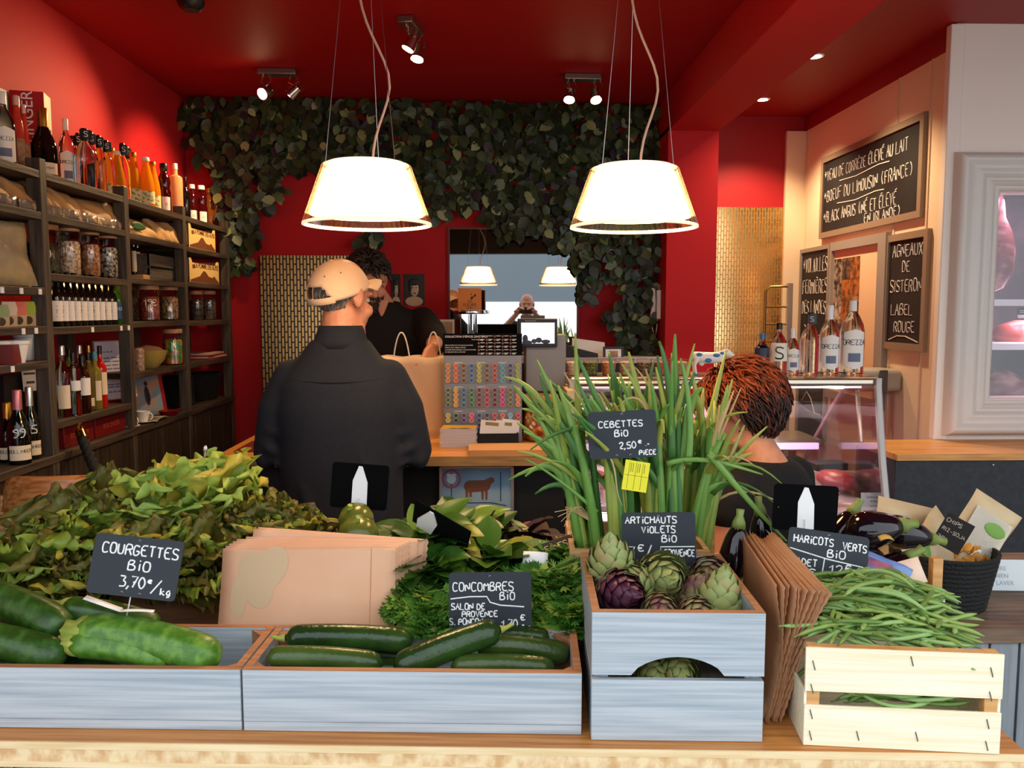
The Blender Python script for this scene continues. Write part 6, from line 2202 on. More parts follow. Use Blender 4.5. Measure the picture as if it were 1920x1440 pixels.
protos = []
for k in range(3):
    protos.append(lettuce(40 + k, .145, 24, .17, [0, 0, 1, 2, 2, 2, 2]).mesh('lettuce', LG, ang=180))
for k in range(2):
    protos.append(lettuce(50 + k, .165, 20, .12, [3, 3, 3, 1, 3], 1.15, 12, .86).mesh('lettuce', LG, ang=180))
HEADS = [(60, 1065, 1.84, 0, .88, 'frilly lettuce nearest the picture edge, its leaves over the courgette crate'), (110, 1035, 1.90, 1, .95, 'frilly lettuce with a yellow leaf just above the courgette slate'),
         (200, 1010, 1.97, 2, .9, 'frilly lettuce between the wooden chair and the courgette slate'), (300, 1060, 1.88, 0, .9, 'dark frilly lettuce directly behind the courgette slate'),
         (390, 1060, 1.92, 1, .9, 'dark frilly lettuce beside the lying paper bags'), (300, 985, 2.04, 3, .95, 'big pale batavia lettuce crowning the heap'),
         (395, 955, 2.08, 4, .95, 'second pale batavia lettuce, with a steel skewer in it'), (480, 1000, 2.03, 2, .85, 'frilly lettuce above the top edge of the paper bags'),
         (560, 1010, 2.05, 0, .72, 'small frilly lettuce next to the round courgettes'), (150, 1085, 1.85, 2, .8, 'frilly lettuce low behind the courgette slate'),
         (215, 945, 2.10, 1, .72, 'frilly lettuce nearest the wooden chair at the back of the heap'), (440, 985, 2.06, 0, .8, 'frilly lettuce at the rear between the batavia and the man')]
for (px, py, Y, k, s, lab) in HEADS:
    p = aty(px, py, Y)
    p.z -= .035
    link('lettuce', protos[k], None, lab, 'lettuce', 'lettuces in the brown crate', None, tuple(p), (rnd.uniform(-.3, .1), rnd.uniform(-.2, .2), rnd.uniform(0, 6))).scale = (s, s, s)
p = aty(378, 925, 2.07)
o = obj('metal_skewer', MB().tube([(0, 0, -.05), (.004, 0, .03), (.012, .0, .105)], [.0028, .0034, .0036], 8), STL, label='steel label skewer stuck in the pale batavia lettuce', cat='skewer', loc=tuple(p))
obj('clip', MB().ell((.0125, 0, .112), (.006, .003, .010), n=10), STL, o)

SPM = [translucent('basil_leaf', '#3d6a22', .25, .3), translucent('basil_leaf_light', '#62862c', .25, .3), translucent('basil_leaf_dark', '#234a16', .25, .3), translucent('basil_leaf_yellow', '#8f962e', .25, .35)]


def leafy(seed, N, spread, L0, L1, cols, wf=.36, up=.6):
    rn = random.Random(seed)
    mb = MB()
    for k in range(N):
        a = rn.uniform(0, 2 * PI)
        q = math.sqrt(rn.random())
        p = Vector((q * spread[0] * math.cos(a), q * spread[1] * math.sin(a), spread[2] * (1 - q * q) * rn.uniform(.3, 1)))
        d = Vector((math.cos(a) * (.3 + q), math.sin(a) * (.3 + q) - .25, rn.uniform(-.25, up)))
        n = Vector((rn.uniform(-.4, .4), rn.uniform(-.7, .1), 1))
        L = rn.uniform(L0, L1)
        leaf(mb, p, d, n, L, L * wf * rn.uniform(.85, 1.15), rn.uniform(-.05, .45), 4, 6, rn.choice(cols), rn.uniform(.1, .35), .05, rn)
    return mb


for (px, py, Y, sd, N, sp, lab) in ((800, 1010, 1.97, 1, 80, (.085, .07, .07), 'bunch of glossy basil beside the lying paper bags'),
                                    (790, 1062, 1.85, 2, 75, (.08, .05, .05), 'lower bunch of basil hanging over the herb crate front'),
                                    (915, 1045, 1.90, 3, 85, (.09, .06, .06), 'bunch of basil behind the cucumber slate'),
                                    (862, 985, 2.06, 4, 50, (.08, .05, .05), 'rear bunch of basil touching the framed poster')):
    p = aty(px, py, Y)
    p.z -= .03
    obj('basil_bunch', leafy(sd, N, sp, .07, .115, [0, 0, 1, 2, 2, 3] if sd != 2 else [0, 2, 2, 1]), SPM, label=lab, cat='herbs', group='basil bunches', loc=tuple(p), ang=180)
RDL = [M('red_lettuce', '#3a1c1e', .5), M('red_lettuce_dark', '#24140f', .5), M('red_lettuce_pink', '#7a4438', .5)]
for (px, py, Y, sd, lab) in ((900, 990, 2.10, 5, 'dark red lettuce in front of the framed poster'), (985, 1000, 2.08, 6, 'dark red lettuce between the basil and the onion crate')):
    p = aty(px, py, Y)
    p.z -= .05
    obj('red_lettuce', leafy(sd, 46, (.07, .05, .06), .05, .09, [0, 1, 1, 2], .5, .9), RDL, label=lab, cat='lettuce', group='dark red lettuces', loc=tuple(p), ang=180)
PAR = [translucent('parsley_green', '#639a3c', .3, .45), translucent('parsley_dark', '#437626', .3, .45), translucent('parsley_light', '#a0bc4c', .3, .45)]
PST = M('parsley_stalk', '#6a9440', .5)


def parsley(seed, N, spread, fall=.5):
    rn = random.Random(seed)
    mb = MB()
    for k in range(N):
        a = rn.uniform(PI * .95, PI * 2.05) if rn.random() < .8 else rn.uniform(0, 6.3)
        q = math.sqrt(rn.random())
        p = Vector((q * spread[0] * math.cos(a), q * spread[1] * math.sin(a), spread[2] * (1 - q)))
        dn = Vector((math.cos(a), math.sin(a) * .9, rn.uniform(-fall, .6))).normalized()
        pts = [p - dn * .05, p, p + dn * .035 - Vector((0, 0, .006))]
        mb.tube(pts, [.0012, .001, .0008], 4, 3, cap=False)
        mi = rn.choice((0, 0, 1, 1, 2))
        side = dn.cross(Vector((0, -.5, 1))).normalized()
        up = side.cross(dn)
        for j in range(11):
            b = p + dn * (.036 * (j // 2) / 5.5)
            sg = 1 if j % 2 else -1
            dd = (dn * .6 + side * sg * (.9 if j < 10 else 0) + up * rn.uniform(-.3, .4)).normalized()
            Ls = rn.uniform(.017, .029)
            ss = dd.cross(up).normalized()
            c0 = b + dd * .003
            vs = [c0, c0 + dd * Ls * .45 + ss * Ls * .34, c0 + dd * Ls * .62 + ss * Ls * .12, c0 + dd * Ls, c0 + dd * Ls * .62 - ss * Ls * .12, c0 + dd * Ls * .45 - ss * Ls * .34, c0 + dd * Ls * .8 + ss * Ls * .42, c0 + dd * Ls * .8 - ss * Ls * .42]
            mb.add(vs, [(0, 1, 2), (0, 2, 3, 4), (0, 4, 5), (1, 6, 2), (5, 4, 7)], mi)
    return mb


for (px, py, Y, sd, N, sp, lab) in ((800, 1130, 1.74, 1, 95, (.055, .04, .05), 'bunch of parsley spilling between the paper bags and the cucumber slate'),
                                    (815, 1160, 1.69, 2, 60, (.035, .02, .04), 'parsley tuft hanging into the cucumber crate beside the slate'),
                                    (1040, 1085, 1.78, 3, 110, (.07, .045, .05), 'bunch of parsley between the cucumber slate and the artichoke crate'),
                                    (1075, 1150, 1.70, 4, 110, (.045, .03, .06), 'parsley hanging down along the artichoke crate'),
                                    (985, 1205, 1.66, 5, 30, (.03, .015, .02), 'parsley sprig lying over the cucumbers under the slate'),
                                    (1060, 1030, 1.90, 6, 50, (.05, .04, .03), 'darker parsley at the back by the onion crate'),
                                    (975, 1085, 1.80, 7, 45, (.05, .03, .03), 'parsley behind the top of the cucumber slate')):
    p = aty(px, py, Y)
    p.z -= .02
    obj('parsley_bunch', parsley(sd, N, sp), PAR + [PST], label=lab, cat='herbs', group='parsley bunches', loc=tuple(p), smooth=False)

# ---------------------------------------------------------------- artichokes
ARG = [M('artichoke_green', '#8f9a5c', .5, n=('#a8865a', 30, None, .5, .75), bump=.15), M('artichoke_purple', '#4a1e34', .4, n=('#6e4450', 30, None, .45, .7), bump=.15),
       M('artichoke_mixed', '#8c8458', .5, n=('#7a4a4e', 24, None, .4, .6), bump=.15)]
ARS = M('artichoke_stalk', '#9aa05a', .6, n=('#7a6a34', 30, (1, 1, .2)))


def artichoke(seed, Rr=.04):
    rn = random.Random(seed)
    mb = MB()
    H = Rr * 2.3
    mb.lathe([(.01, 0), (Rr * .66, H * .06), (Rr * .86, H * .30), (Rr * .72, H * .62), (Rr * .3, H * .88), (.002, H * .95)], 16)
    N = 54
    for k in range(N):
        t = (k + .5) / N
        a = k * 2.39996
        z0 = H * (.02 + .74 * t)
        rr = Rr * (.70 + .42 * math.sin(PI * min(1, .18 + t * .8)) - .42 * t ** 2.4)
        rad = Vector((math.cos(a), math.sin(a), 0))
        p = rad * rr * .86 + Vector((0, 0, z0))
        lean = .55 - 1.25 * t
        d = (rad * lean + Vector((0, 0, 1))).normalized()
        s = rad.cross(Vector((0, 0, 1)))
        n = s.cross(d) * -1
        n = rad - d * rad.dot(d)
        n.normalize()
        L, W = H * (.27 + .12 * t) * rn.uniform(.92, 1.08), Rr * (.46 - .12 * t)

        def fn(u, v, p=p, d=d, s=s, n=n, L=L, W=W):
            x = (u - .5) * 2
            w = math.sqrt(max(0.01, 1 - v ** 2.6))
            return p + d * (L * v) + s * (x * W * w) + n * (Rr * .12 * math.sin(PI * min(1, v * .9)) - .30 * W * x * x * w + .1 * L * v ** 3)
        mb.grid(fn, 4, 4)
    return mb


am = [artichoke(k).mesh('artichoke', ARG[0], ang=180) for k in range(2)]
for k, mt in ((0, 1), (1, 2)):
    q = am[k].copy()
    q.materials[0] = ARG[mt]
    am.append(q)
AZ = [((1146, 1048), 1.64, 0, (5, -4, 0), 1.12, None, 'pale artichoke standing upright in the rear corner of the crate'),
      ((1168, 1112), 1.545, 2, (75, -30, 40), 1.0, None, 'dark purple artichoke at the crate front'),
      ((1193, 1092), 1.60, 1, (40, -40, 0), 1.0, None, 'green artichoke half behind the purple one'),
      ((1246, 1086), 1.60, 0, (60, -50, 30), 1.22, None, 'biggest green artichoke in the middle of the heap below the slate'),
      ((1306, 1108), 1.59, 3, (30, 20, 0), 1.0, None, 'purple-tinged artichoke between the big green one and the pale one'),
      ((1352, 1116), 1.55, 1, (8, 6, 80), 1.12, None, 'pale artichoke at the crate end nearest the standing bags'),
      ((1330, 1082), 1.68, 3, (80, -75, 0), .9, .11, 'artichoke lying at the back with its stalk over the crate side'),
      ((1240, 1150), 1.50, 3, (85, 80, 0), .78, .12, 'small artichoke lying at the crate front behind the board'),
      ((1310, 1158), 1.50, 3, (80, -80, 20), .78, .10, 'small artichoke lying along the front board near the pale one'),
      ((1272, 1262), 1.475, 0, (80, 10, 0), .95, None, 'artichoke showing through the oval slot of the crate'),
      ((1225, 1268), 1.48, 1, (85, -15, 0), .9, None, 'artichoke behind the edge of the oval slot'),
      ((1180, 1170), 1.56, 1, (60, 0, 0), 1.0, None, 'artichoke buried under the purple one'), ((1330, 1180), 1.60, 1, (60, 0, 0), 1.0, None, 'artichoke buried under the pale one')]
for (pp, Y, k, rot, s, st, lab) in AZ:
    p = aty(*pp, Y)
    rm = (Matrix.Rotation(R(rot[2]), 3, 'Z') @ Matrix.Rotation(R(rot[1]), 3, 'Y') @ Matrix.Rotation(R(rot[0]), 3, 'X'))
    o = link('artichoke', am[k], None, lab, 'artichoke', 'artichokes in the grey crate', None, tuple(p - rm @ Vector((0, 0, .046 * s))), rm.to_euler())
    o.scale = (s, s, s)
    L = st or .02
    obj('stalk', MB().tube([(0, 0, .006), (.002, 0, -L * .5), (.0, .002, -L)], [.013, .0105, .0105], 10), ARS, o)

# ---------------------------------------------------------------- spring onions
OG = [M('onion_green', '#5c8a3a', .4, n=('#7fa24a', 9, (1, 1, .3))), M('onion_dark_green', '#37662e', .4, n=('#4f7c38', 9, (1, 1, .3))), M('onion_yellow_green', '#a0a648', .45, n=('#7f9640', 9, (1, 1, .3))),
      M('onion_white', '#dfe3c4', .4, n=('#a8c07a', 6, (1, 1, 1))), M('onion_dry', '#c2a070', .6)]
oc = Vector((.32, 1.93, 1.0))
# bunch centres: foot (px,py,Y) and top (px,py,Y)
BUN = [((1135, 1030), 1.90, (1085, 830), 1.88, (1050, 705), 12, 'the outer bunch leaning over the shop counter'),
       ((1180, 1030), 1.88, (1165, 860), 1.86, (1125, 715), 11, 'the bunch half hidden by the onion slate'),
       ((1225, 1030), 1.92, (1225, 840), 1.92, (1180, 700), 10, 'the middle bunch behind the yellow tag'),
       ((1262, 1030), 1.90, (1262, 830), 1.90, (1250, 690), 11, 'the tall straight bunch beside the onion slate'),
       ((1290, 1035), 1.92, (1330, 860), 1.92, (1375, 760), 12, 'the bunch leaning towards the woman'),
       ((1200, 1035), 2.00, (1180, 800), 2.02, (1120, 700), 9, 'the rear bunch in the middle of the crate'),
       ((1285, 1040), 2.00, (1310, 830), 2.02, (1330, 740), 9, 'the rear bunch next to the woman')]
rn = random.Random(17)
for bi, (f, Yf, md, Ym, tp, n, bl) in enumerate(BUN):
    for k in range(n):
        j = lambda s: rn.gauss(0, s)
        a = aty(f[0] + j(12), 1040, Yf + j(.02))
        a.z = rn.uniform(.83, .86)
        b = aty(md[0] + j(20), md[1] + j(14), Ym + j(.03))
        c = aty(tp[0] + j(26), tp[1] + j(28), Ym + j(.05))
        r0 = rn.uniform(.0085, .0132)
        mi = rn.choice((0, 0, 1, 1, 2, 2))
        pts = []
        for t in [q / 9 for q in range(10)]:
            u = t * .72
            pts.append(a * (1 - u) ** 2 + b * 2 * u * (1 - u) + c * u * u)
        rad = [r0 * 1.2, r0 * 1.05] + [r0 * (1 - .04 * q) for q in range(8)]
        loc = pts[0].copy()
        m = MB()
        m.tube([p - loc for p in pts[:3]], rad[:3], 8, 3)
        m.tube([p - loc for p in pts[2:]], rad[2:], 8, mi)
        o = obj('spring_onion', m, OG, label='spring onion in ' + bl, cat='spring onion', group='spring onions, ' + bl, loc=tuple(loc), ang=180)
        for q in range(rn.choice((2, 3, 3))):
            s = pts[rn.choice((5, 6, 7, 8))] - loc
            d = (pts[-1] - pts[-3]).normalized()
            d = (d + Vector((rn.gauss(0, .22) + (-.18 if bi < 3 else .1 if bi == 4 else 0), rn.gauss(0, .2), rn.gauss(0, .15)))).normalized()
            L = rn.uniform(.12, .24)
            dr = rn.choice((0, 0, .1, .25, .6, 1.2)) * (.6 if bi in (3,) else 1)
            lp = [s + d * (L * t) + Vector(((d.x * .4) * dr * L * t * t, d.y * .3 * dr * L * t * t, -dr * L * t ** 2.2 * .62)) for t in [w / 8 for w in range(9)]]
            lr = [r0 * .95 * (1 - t / 8.4) ** .55 for t in range(9)]
            dry = rn.random() < .10
            obj('leaf', MB().tube(lp, [x * (.5 if dry else 1) for x in lr], 7, 0, flat=((1, 0, 0), .55)), [OG[4 if dry else rn.choice((mi, 0, 1, 2))]], o, ang=180)
# long stray leaves seen in front of the woman and the counter
for i, (P, Y, r0, mi, lab) in enumerate((
        (((1250, 870), (1300, 850), (1370, 870), (1430, 890)), 1.86, .007, 0, 'long stray onion leaf pointing across the woman\'s black shirt'),
        (((1330, 850), (1370, 900), (1420, 960), (1475, 1015)), 1.85, .009, 0, 'long stray onion leaf drooping over the aubergines'),
        (((1260, 860), (1258, 760), (1255, 690), (1236, 640)), 1.88, .0105, 1, 'tallest straight onion leaf rising above the case top'),
        (((1290, 870), (1300, 790), (1290, 720), (1276, 672)), 1.87, .009, 0, 'second tall straight onion leaf beside the toy cow'),
        (((1085, 900), (1050, 870), (1010, 850), (970, 846)), 1.86, .006, 2, 'thin onion leaf stretching over the counter edge'),
        (((1120, 960), (1080, 925), (1040, 890), (985, 860)), 1.85, .005, 0, 'onion leaf drooping in front of the dark counter'),
        (((1145, 860), (1160, 890), (1150, 920), (1168, 950)), 1.80, .0022, 4, 'dry curled onion leaf beside the yellow tag'))):
    q = [aty(a, b, Y) for a, b in P]
    loc = q[0]
    pts = []
    for t in [w / 12 for w in range(13)]:
        pts.append(q[0] * (1 - t) ** 3 + q[1] * 3 * t * (1 - t) ** 2 + q[2] * 3 * t * t * (1 - t) + q[3] * t ** 3 - loc)
    obj('onion_leaf', MB().tube(pts, [r0 * (1 - w / 13) ** .5 for w in range(13)], 8, flat=((1, 0, 0), .6)), OG[mi], label=lab, cat='onion leaf', loc=tuple(loc), ang=180)
rt = MB()
for k in range(7):
    a = aty(1095 - 7 * k, 900 + 6 * k, 1.86)
    rt.tube([aty(1120, 985, 1.86) - oc, aty(1090 - 5 * k, 950, 1.87) - oc, aty(1040 + 6 * k, 960 + 9 * k, 1.87) - oc], .0011, 4)
obj('onion_roots', rt, OG[4], label='loose pale onion roots hanging beside the pale crate', cat='onion roots', loc=tuple(oc), kind='stuff')

# ---------------------------------------------------------------- green beans
BNM = [M('bean_green', '#7c9a48', .4, n=('#96ac56', 12, None)), M('bean_dark', '#5c7c38', .4, n=('#748e42', 12, None)), M('bean_light', '#8fb06a', .4, n=('#76984a', 12, None))]
bprot = []
for k in range(9):
    rn = random.Random(60 + k)
    L, cv = rn.uniform(.10, .15), rn.uniform(-.022, .03)
    w = rn.uniform(-.006, .006)
    pts = [Vector(((t - .5) * L, cv * (4 * (t - .5) ** 2 - 1) * -1, w * math.sin(t * 6))) for t in [q / 12 for q in range(13)]]
    rad = [.0012] + [.0043 + .0012 * math.sin(q * 2.1 + k) * .35 for q in range(1, 11)] + [.0032, .0007]
    m = MB().tube(pts, rad, 7)
    m.tube([pts[0], pts[0] - Vector((.008, -.002, 0))], [.0016, .001], 5)
    bprot.append(m.mesh('green_bean', BNM[k % 3], ang=180))
BM = Matrix.Translation((BX, BY, TZ)) @ Matrix.Rotation(BA, 4, 'Z')
rn = random.Random(33)
nb = 0
for k in range(290):
    u, v = rn.uniform(.045, .29), rn.uniform(.05, .275)
    top = .155 + .085 * math.sin(PI * min(1, max(0, (v - .0) / .40))) * (1 - ((u - .17) / .26) ** 2)
    z = max(top, .178 if v < .07 else 0) * rn.uniform(.84, 1.0) if k < 235 else rn.uniform(.075, .105)
    yaw = rn.gauss(-.15, .55) if rn.random() < .8 else rn.uniform(-1.5, 1.5)
    if k >= 235:
        v, yaw = rn.uniform(.030, .06), rn.gauss(0, .1)
        u = rn.uniform(.09, .24)
    pit = rn.gauss(0, .10) + (.12 * (u - .17) / .1 if k < 235 else 0)
    o = link('green_bean', bprot[rn.randrange(9)], None, 'green bean in the heap filling the poplar crate', 'green bean', 'green beans in the poplar crate', None,
             tuple(BM @ Vector((u, v, z))), (rn.uniform(0, 6.3), pit, BA + yaw))
for i, (pa, pb, Y, lab) in enumerate((((1600, 1195), (1700, 1130), 1.50, 'pale bean standing out on top of the heap'), ((1690, 1190), (1803, 1220), 1.48, 'long bean sticking out towards the plank box'),
                                      ((1478, 1290), (1520, 1250), 1.50, 'bean hanging over the crate side beside the brown bags'))):
    a, b = aty(*pa, Y), aty(*pb, Y)
    mid = (a + b) / 2 + Vector((0, 0, .012))
    m = MB().tube([(a * (1 - t) ** 2 + mid * 2 * t * (1 - t) + b * t * t) - a for t in [q / 10 for q in range(11)]], [.002] + [.0046] * 8 + [.003, .0008], 8)
    obj('green_bean', m, BNM[2], label=lab, cat='green bean', group='green beans in the poplar crate', loc=tuple(a), ang=180)

# ---------------------------------------------------------------- aubergines
AUB = M('aubergine_skin', '#140a10', .08, spec=.6)
AUC = M('aubergine_calyx', '#8a9a4c', .5, n=('#6a7a34', 20, None))
for i, (pa, pb, Y, r, lab) in enumerate((
        ((1690, 985), (1590, 1000), 1.86, .045, 'big glossy aubergine above the bean slate'), ((1745, 1010), (1650, 990), 1.92, .040, 'aubergine pointing at the snack basket'),
        ((1705, 1045), (1640, 1090), 1.82, .042, 'aubergine with its green calyx beside the snack basket'), ((1720, 1100), (1640, 1120), 1.84, .042, 'aubergine under the pale paper card'),
        ((1385, 985), (1375, 1075), 1.80, .036, 'slim aubergine standing behind the artichoke crate'), ((1425, 960), (1435, 1040), 1.88, .034, 'aubergine with a large pale calyx behind the brown bags'),
        ((1560, 1040), (1640, 1060), 1.84, .042, 'aubergine hidden behind the bean slate'), ((1475, 1035), (1510, 1080), 1.88, .04, 'aubergine low behind the standing brown bags'),
        ((1600, 960), (1570, 1010), 1.98, .038, 'aubergine whose green calyx covers the meat behind the glass'))):
    a, b = aty(*pa, Y), aty(*pb, Y)
    b = a + (b - a).normalized() * max((b - a).length, .13)
    loc = a
    P = [Vector((0, 0, 0)).lerp(b - a, t) for t in [q / 12 for q in range(13)]]
    rad = [r * x for x in (.30, .52, .66, .76, .84, .91, .97, 1, 1, .95, .84, .6, .12)]
    o = obj('aubergine', MB().tube(P, rad, 22), AUB, label=lab, cat='aubergine', group='aubergines in the poplar crate', loc=tuple(loc), ang=180)
    d = (P[0] - P[1]).normalized()
    c = MB()
    u_ = d.orthogonal().normalized()
    w_ = d.cross(u_)
    c.tube([P[0] - d * .004, P[0] + d * .008, P[0] + d * .022, P[0] + d * .036], [r * .42, r * .36, r * .2, r * .24], 12)
    for q in range(5):
        an = q * 2 * PI / 5 + i
        rd = u_ * math.cos(an) + w_ * math.sin(an)
        leaf(c, P[0] + d * .004 + rd * r * .22, (-d * 1.0 + rd * .42), rd, r * 1.25, r * .36, .25, 4, 5, 0, -.1, 0, random.Random(q))
    obj('calyx', c, AUC, o, solid=.0015, ang=180)

# ---------------------------------------------------------------- paper bags
KFT = M('brown_kraft', '#b98660', .6, n=('#a8744e', 5, None), bump=.06, bscale=60)
KFL = M('light_kraft', '#dfae8a', .55, n=('#d8a27a', 5, None), bump=.05, bscale=30)
for k in range(8):
    a, b = aty(398, 1178, 1.70), aty(737, 1183, 1.70)
    w, h = (b - a).length, .262
    kk = k
    m = MB()
    n = 36
    zig = lambda q, t=.0014: (t if q % 2 else -t)
    off = Vector((.000, .0045 * kk, 0))

    def fn(u, v, kk=kk):
        x = u * w
        y = .010 * math.sin(u * 3.0 + v * 2) * (.6 if kk == 0 else .2) - (.012 * max(0, v - .75) if kk == 0 else 0)
        return (x + (.0014 * (1 if int(round(v * n)) % 2 else -1) if u > .999 else 0), y, v * h)
    m.grid(fn, 12, n)
    lab = ('foremost light brown paper bag of the lying stack, with a faint green leaf print' if k == 0 else ORD[k] + ' light brown paper bag from the front of the lying stack')
    o = obj('paper_bag', m, KFL, label=lab, cat='paper bag', group='light brown paper bags behind the crates', loc=(a.x + .005 * kk + (.012 if kk > 4 else 0), a.y + .006 * kk, TZ + .002 + .0035 * kk + (.012 if kk > 5 else 0)),
            rot=(R(-17), R([0, 0, .4, 1, 1.4, 2, 4.5, 5.5][kk]), TR_ * .4 + R(.6 * kk)), solid=.0012, ang=180)
    if k == 0:
        pr = MB()
        for c, s, an in (((.075, .105), (.036, .062), -18), ((.105, .13), (.035, .05), 30), ((.04, .07), (.018, .045), 0)):
            ring = []
            for q in range(20):
                t = q / 20 * 2 * PI
                x, z = s[0] * math.cos(t), s[1] * math.sin(t)
                ring.append((c[0] + x * math.cos(R(an)) + z * math.sin(R(an)), c[1] + .09 - x * math.sin(R(an)) + z * math.cos(R(an))))
            k0 = len(pr.v)
            pr.add([tuple(Vector(fn(x / w, z / h)) + Vector((0, -.0015, 0))) for x, z in ring], [tuple(range(20))])
        obj('leaf_print', pr, M('faint_leaf_print', '#cbab84', .6), o)
        obj('fold_line', MB().tube([Vector(fn(.86, v)) + Vector((0, -.001, 0)) for v in (0, .3, .6, 1)], .0007, 4), M('kraft_fold', '#b8855e', .6), o)
for k in range(14):
    t = k / 13
    ft = aty(1463 + 100 * t, 1098 + 14 * t, 1.465)
    bt = aty(1392 + 62 * t ** .8, 1003 - 6 * math.sin(t * 9), 1.74 - .02 * t)
    fb = Vector((.505 + .030 * t, 1.475, TZ + .002))
    bb = Vector((.505 + .030 * t, 1.735, TZ + .002))
    n = 30
    jt = random.Random(k).uniform(-.008, .008)

    def fn(u, v):
        p = (fb.lerp(ft, v)).lerp(bb.lerp(bt, v), u)
        bow = math.sin(PI * v) * (.018 - .03 * t) + .006 * math.sin(v * 5 + k) * (1 - u)
        zz = .0018 * (1 if int(round(v * n)) % 2 else -1) if u < .001 else 0
        return Vector((p.x + bow, p.y + zz + jt * (1 - u), p.z)) - fb
    m = MB().grid(fn, 8, n)
    obj('paper_bag', m, KFT, label=('brown paper bag of the standing fan lying flat against the artichoke crate' if k == 0 else 'outermost brown paper bag of the standing fan, next to the beans' if k == 13 else ORD[k - 1] + ' brown paper bag in the standing fan, counted from the artichoke crate') if k < 13 or k == 13 else '',
        cat='paper bag', group='brown paper bags standing in a fan', loc=tuple(fb), solid=.0011, ang=180)

# ---------------------------------------------------------------- slates
SLT = M('price_slate', '#1e252d', .55)
SLB = M('price_slate_back', '#060607', .9, spec=.1)
CLP = M('white_clip', '#eceae6', .3)
PENW = M('white_pen', '#f4f4f0', .6)


def slate(label, TL, TRt, BL, Y, lines, lean=12, yaw=0, pin=None, back=False, seed=3, clip=True, hole=True, pen=.055):
    a, b, c = aty(*TL, Y), aty(*TRt, Y), aty(*BL, Y)
    w, h = (b - a).length, (c - a).length
    roll = math.atan2(a.z - b.z, b.x - a.x)
    rm = Matrix.Rotation(R(yaw), 3, 'Z') @ Matrix.Rotation(R(-lean), 3, 'X') @ Matrix.Rotation(roll, 3, 'Y')
    r = root('price_slate', label, 'price sign', tuple(c), rm.to_euler())
    m, k = [], .008
    for cx_, cz, s in ((w - k, k, -90), (w - k, h - k, 0), (k, h - k, 90), (k, k, 180)):
        m += [(cx_ + k * math.cos(R(s + q * 30)), cz + k * math.sin(R(s + q * 30))) for q in range(4)]
    obj('slate', MB().prism(m, -.0015, .0015), SLB if back else SLT, r)
    if lines:
        t = MB()
        rn = random.Random(seed)
        for ln in lines:
            if isinstance(ln[0], str):
                s, u0, u1, v, hf = ln
                hh = hf * h
                adv = (u1 - u0) * w / sum(ADV.get(ch, 1) for ch in s)
                strokes(t, s, u0 * w, v * h, hh, lambda x, z: (x, -.0017, z), w=.00165 * pen / .055, adv=adv, rnd=rn, sx=adv / (hh * .90), n=5)
            else:
                t.tube([(p[0] * w, -.0017, p[1] * h) for p in ln], .0014, 5)
        obj('writing', t, PENW, r)
    if hole:
        for u, v in ((.5, .93), (.40, .06), (.60, .06)):
            t = MB().tube([(u * w + .0022 * math.cos(q * PI / 5), -.0017, v * h + .0022 * math.sin(q * PI / 5)) for q in range(11)], .0005, 4)
            obj('eyelet', t, ALU, r)
    if pin is not None:
        p = aty(*pin, Y + .01) - c
        e = rm.inverted() @ p
        obj('pin', MB().tube([(w * .5, .002, .004), tuple(e)], .0013, 6), CLP, r)
    if clip:
        sg = -1 if back else 1
        y = -.003 if back else .003
        q = [(-.017, .0), (.021, 0), (.019, h * .55), (.004, h * .90), (-.005, h * .91), (-.018, h * .58)] if back else [(-.010, .0), (.010, 0), (.010, .03), (.003, .06), (-.003, .06), (-.010, .03)]
        obj('clip', MB().prism([(w * .5 + x, h * .04 + z) for x, z in q], min(y, y * .4), max(y, y * .4)), CLP, r, bevel=.0008)
        obj('pin_socket', MB().tube([(w * .5 + .001, y * 1.3, h * .04), (w * .5, y * 1.3, h * .04 + .022)], .003, 8), CLP, r)
    return r, w, h


r, w, h = slate('slate pricing the courgettes, standing in the courgette crate', (178, 1003), (347, 1021), (161, 1110), 1.60,
                [('COURGETTES', .10, .98, .69, .17), ('BiO', .42, .70, .44, .17), ('3,70', .36, .66, .16, .17), ('e', .67, .74, .26, .08), ('/', .72, .83, .09, .24), ('kg', .83, .96, .09, .13)], pin=(234, 1172), lean=14)
f = MB()
f.add([(w * .33 - .055, -.012, -.012), (w * .42, -.002, -.030), (w * .42, .010, -.024), (w * .33 - .055, .002, -.006)], [(0, 1, 2, 3)])
obj('price_slip', f, PAPER, r, solid=.001)
f = MB()
f.grid(lambda u, v: (w * .42 + .064 * u, -.002 + .006 * v, -.030 + .012 * u - .006 * u * u + .004 * v), 6, 1)
obj('price_slip', f, PAPER, r, solid=.001)
slate('slate pricing the cucumbers, standing behind the cucumber crate', (838, 1078), (994, 1075), (842, 1186), 1.64,
      [('CONCOMBRES', .05, .80, .69, .14), ('BiO', .62, .82, .54, .13), [(.02, .56), (.25, .595), (.46, .595), (.50, .50), (.62, .45), (.91, .42)], ('SALON DE', .03, .45, .38, .10), ('PROVENCE', .16, .60, .26, .09),
       ('S. PONçON', .01, .42, .13, .10), ('1,70', .65, .84, .08, .12), ('€', .87, .94, .20, .09), ('.-', .85, .93, .09, .06), ('PiECE', .78, .99, .01, .08)], lean=10, pin=(923, 1215), yaw=-2, pen=.045)
slate('slate pricing the spring onions, set among their leaves', (1100, 774), (1228, 768), (1106, 862), 1.80,
      [('CEBETTES', .15, .82, .66, .13), ('BiO', .38, .60, .46, .13), ('2,50', .44, .70, .20, .13), ('e', .72, .79, .30, .09), ('.-', .82, .90, .24, .07), ('PiECE', .73, .99, .05, .10)], lean=6, pen=.05)
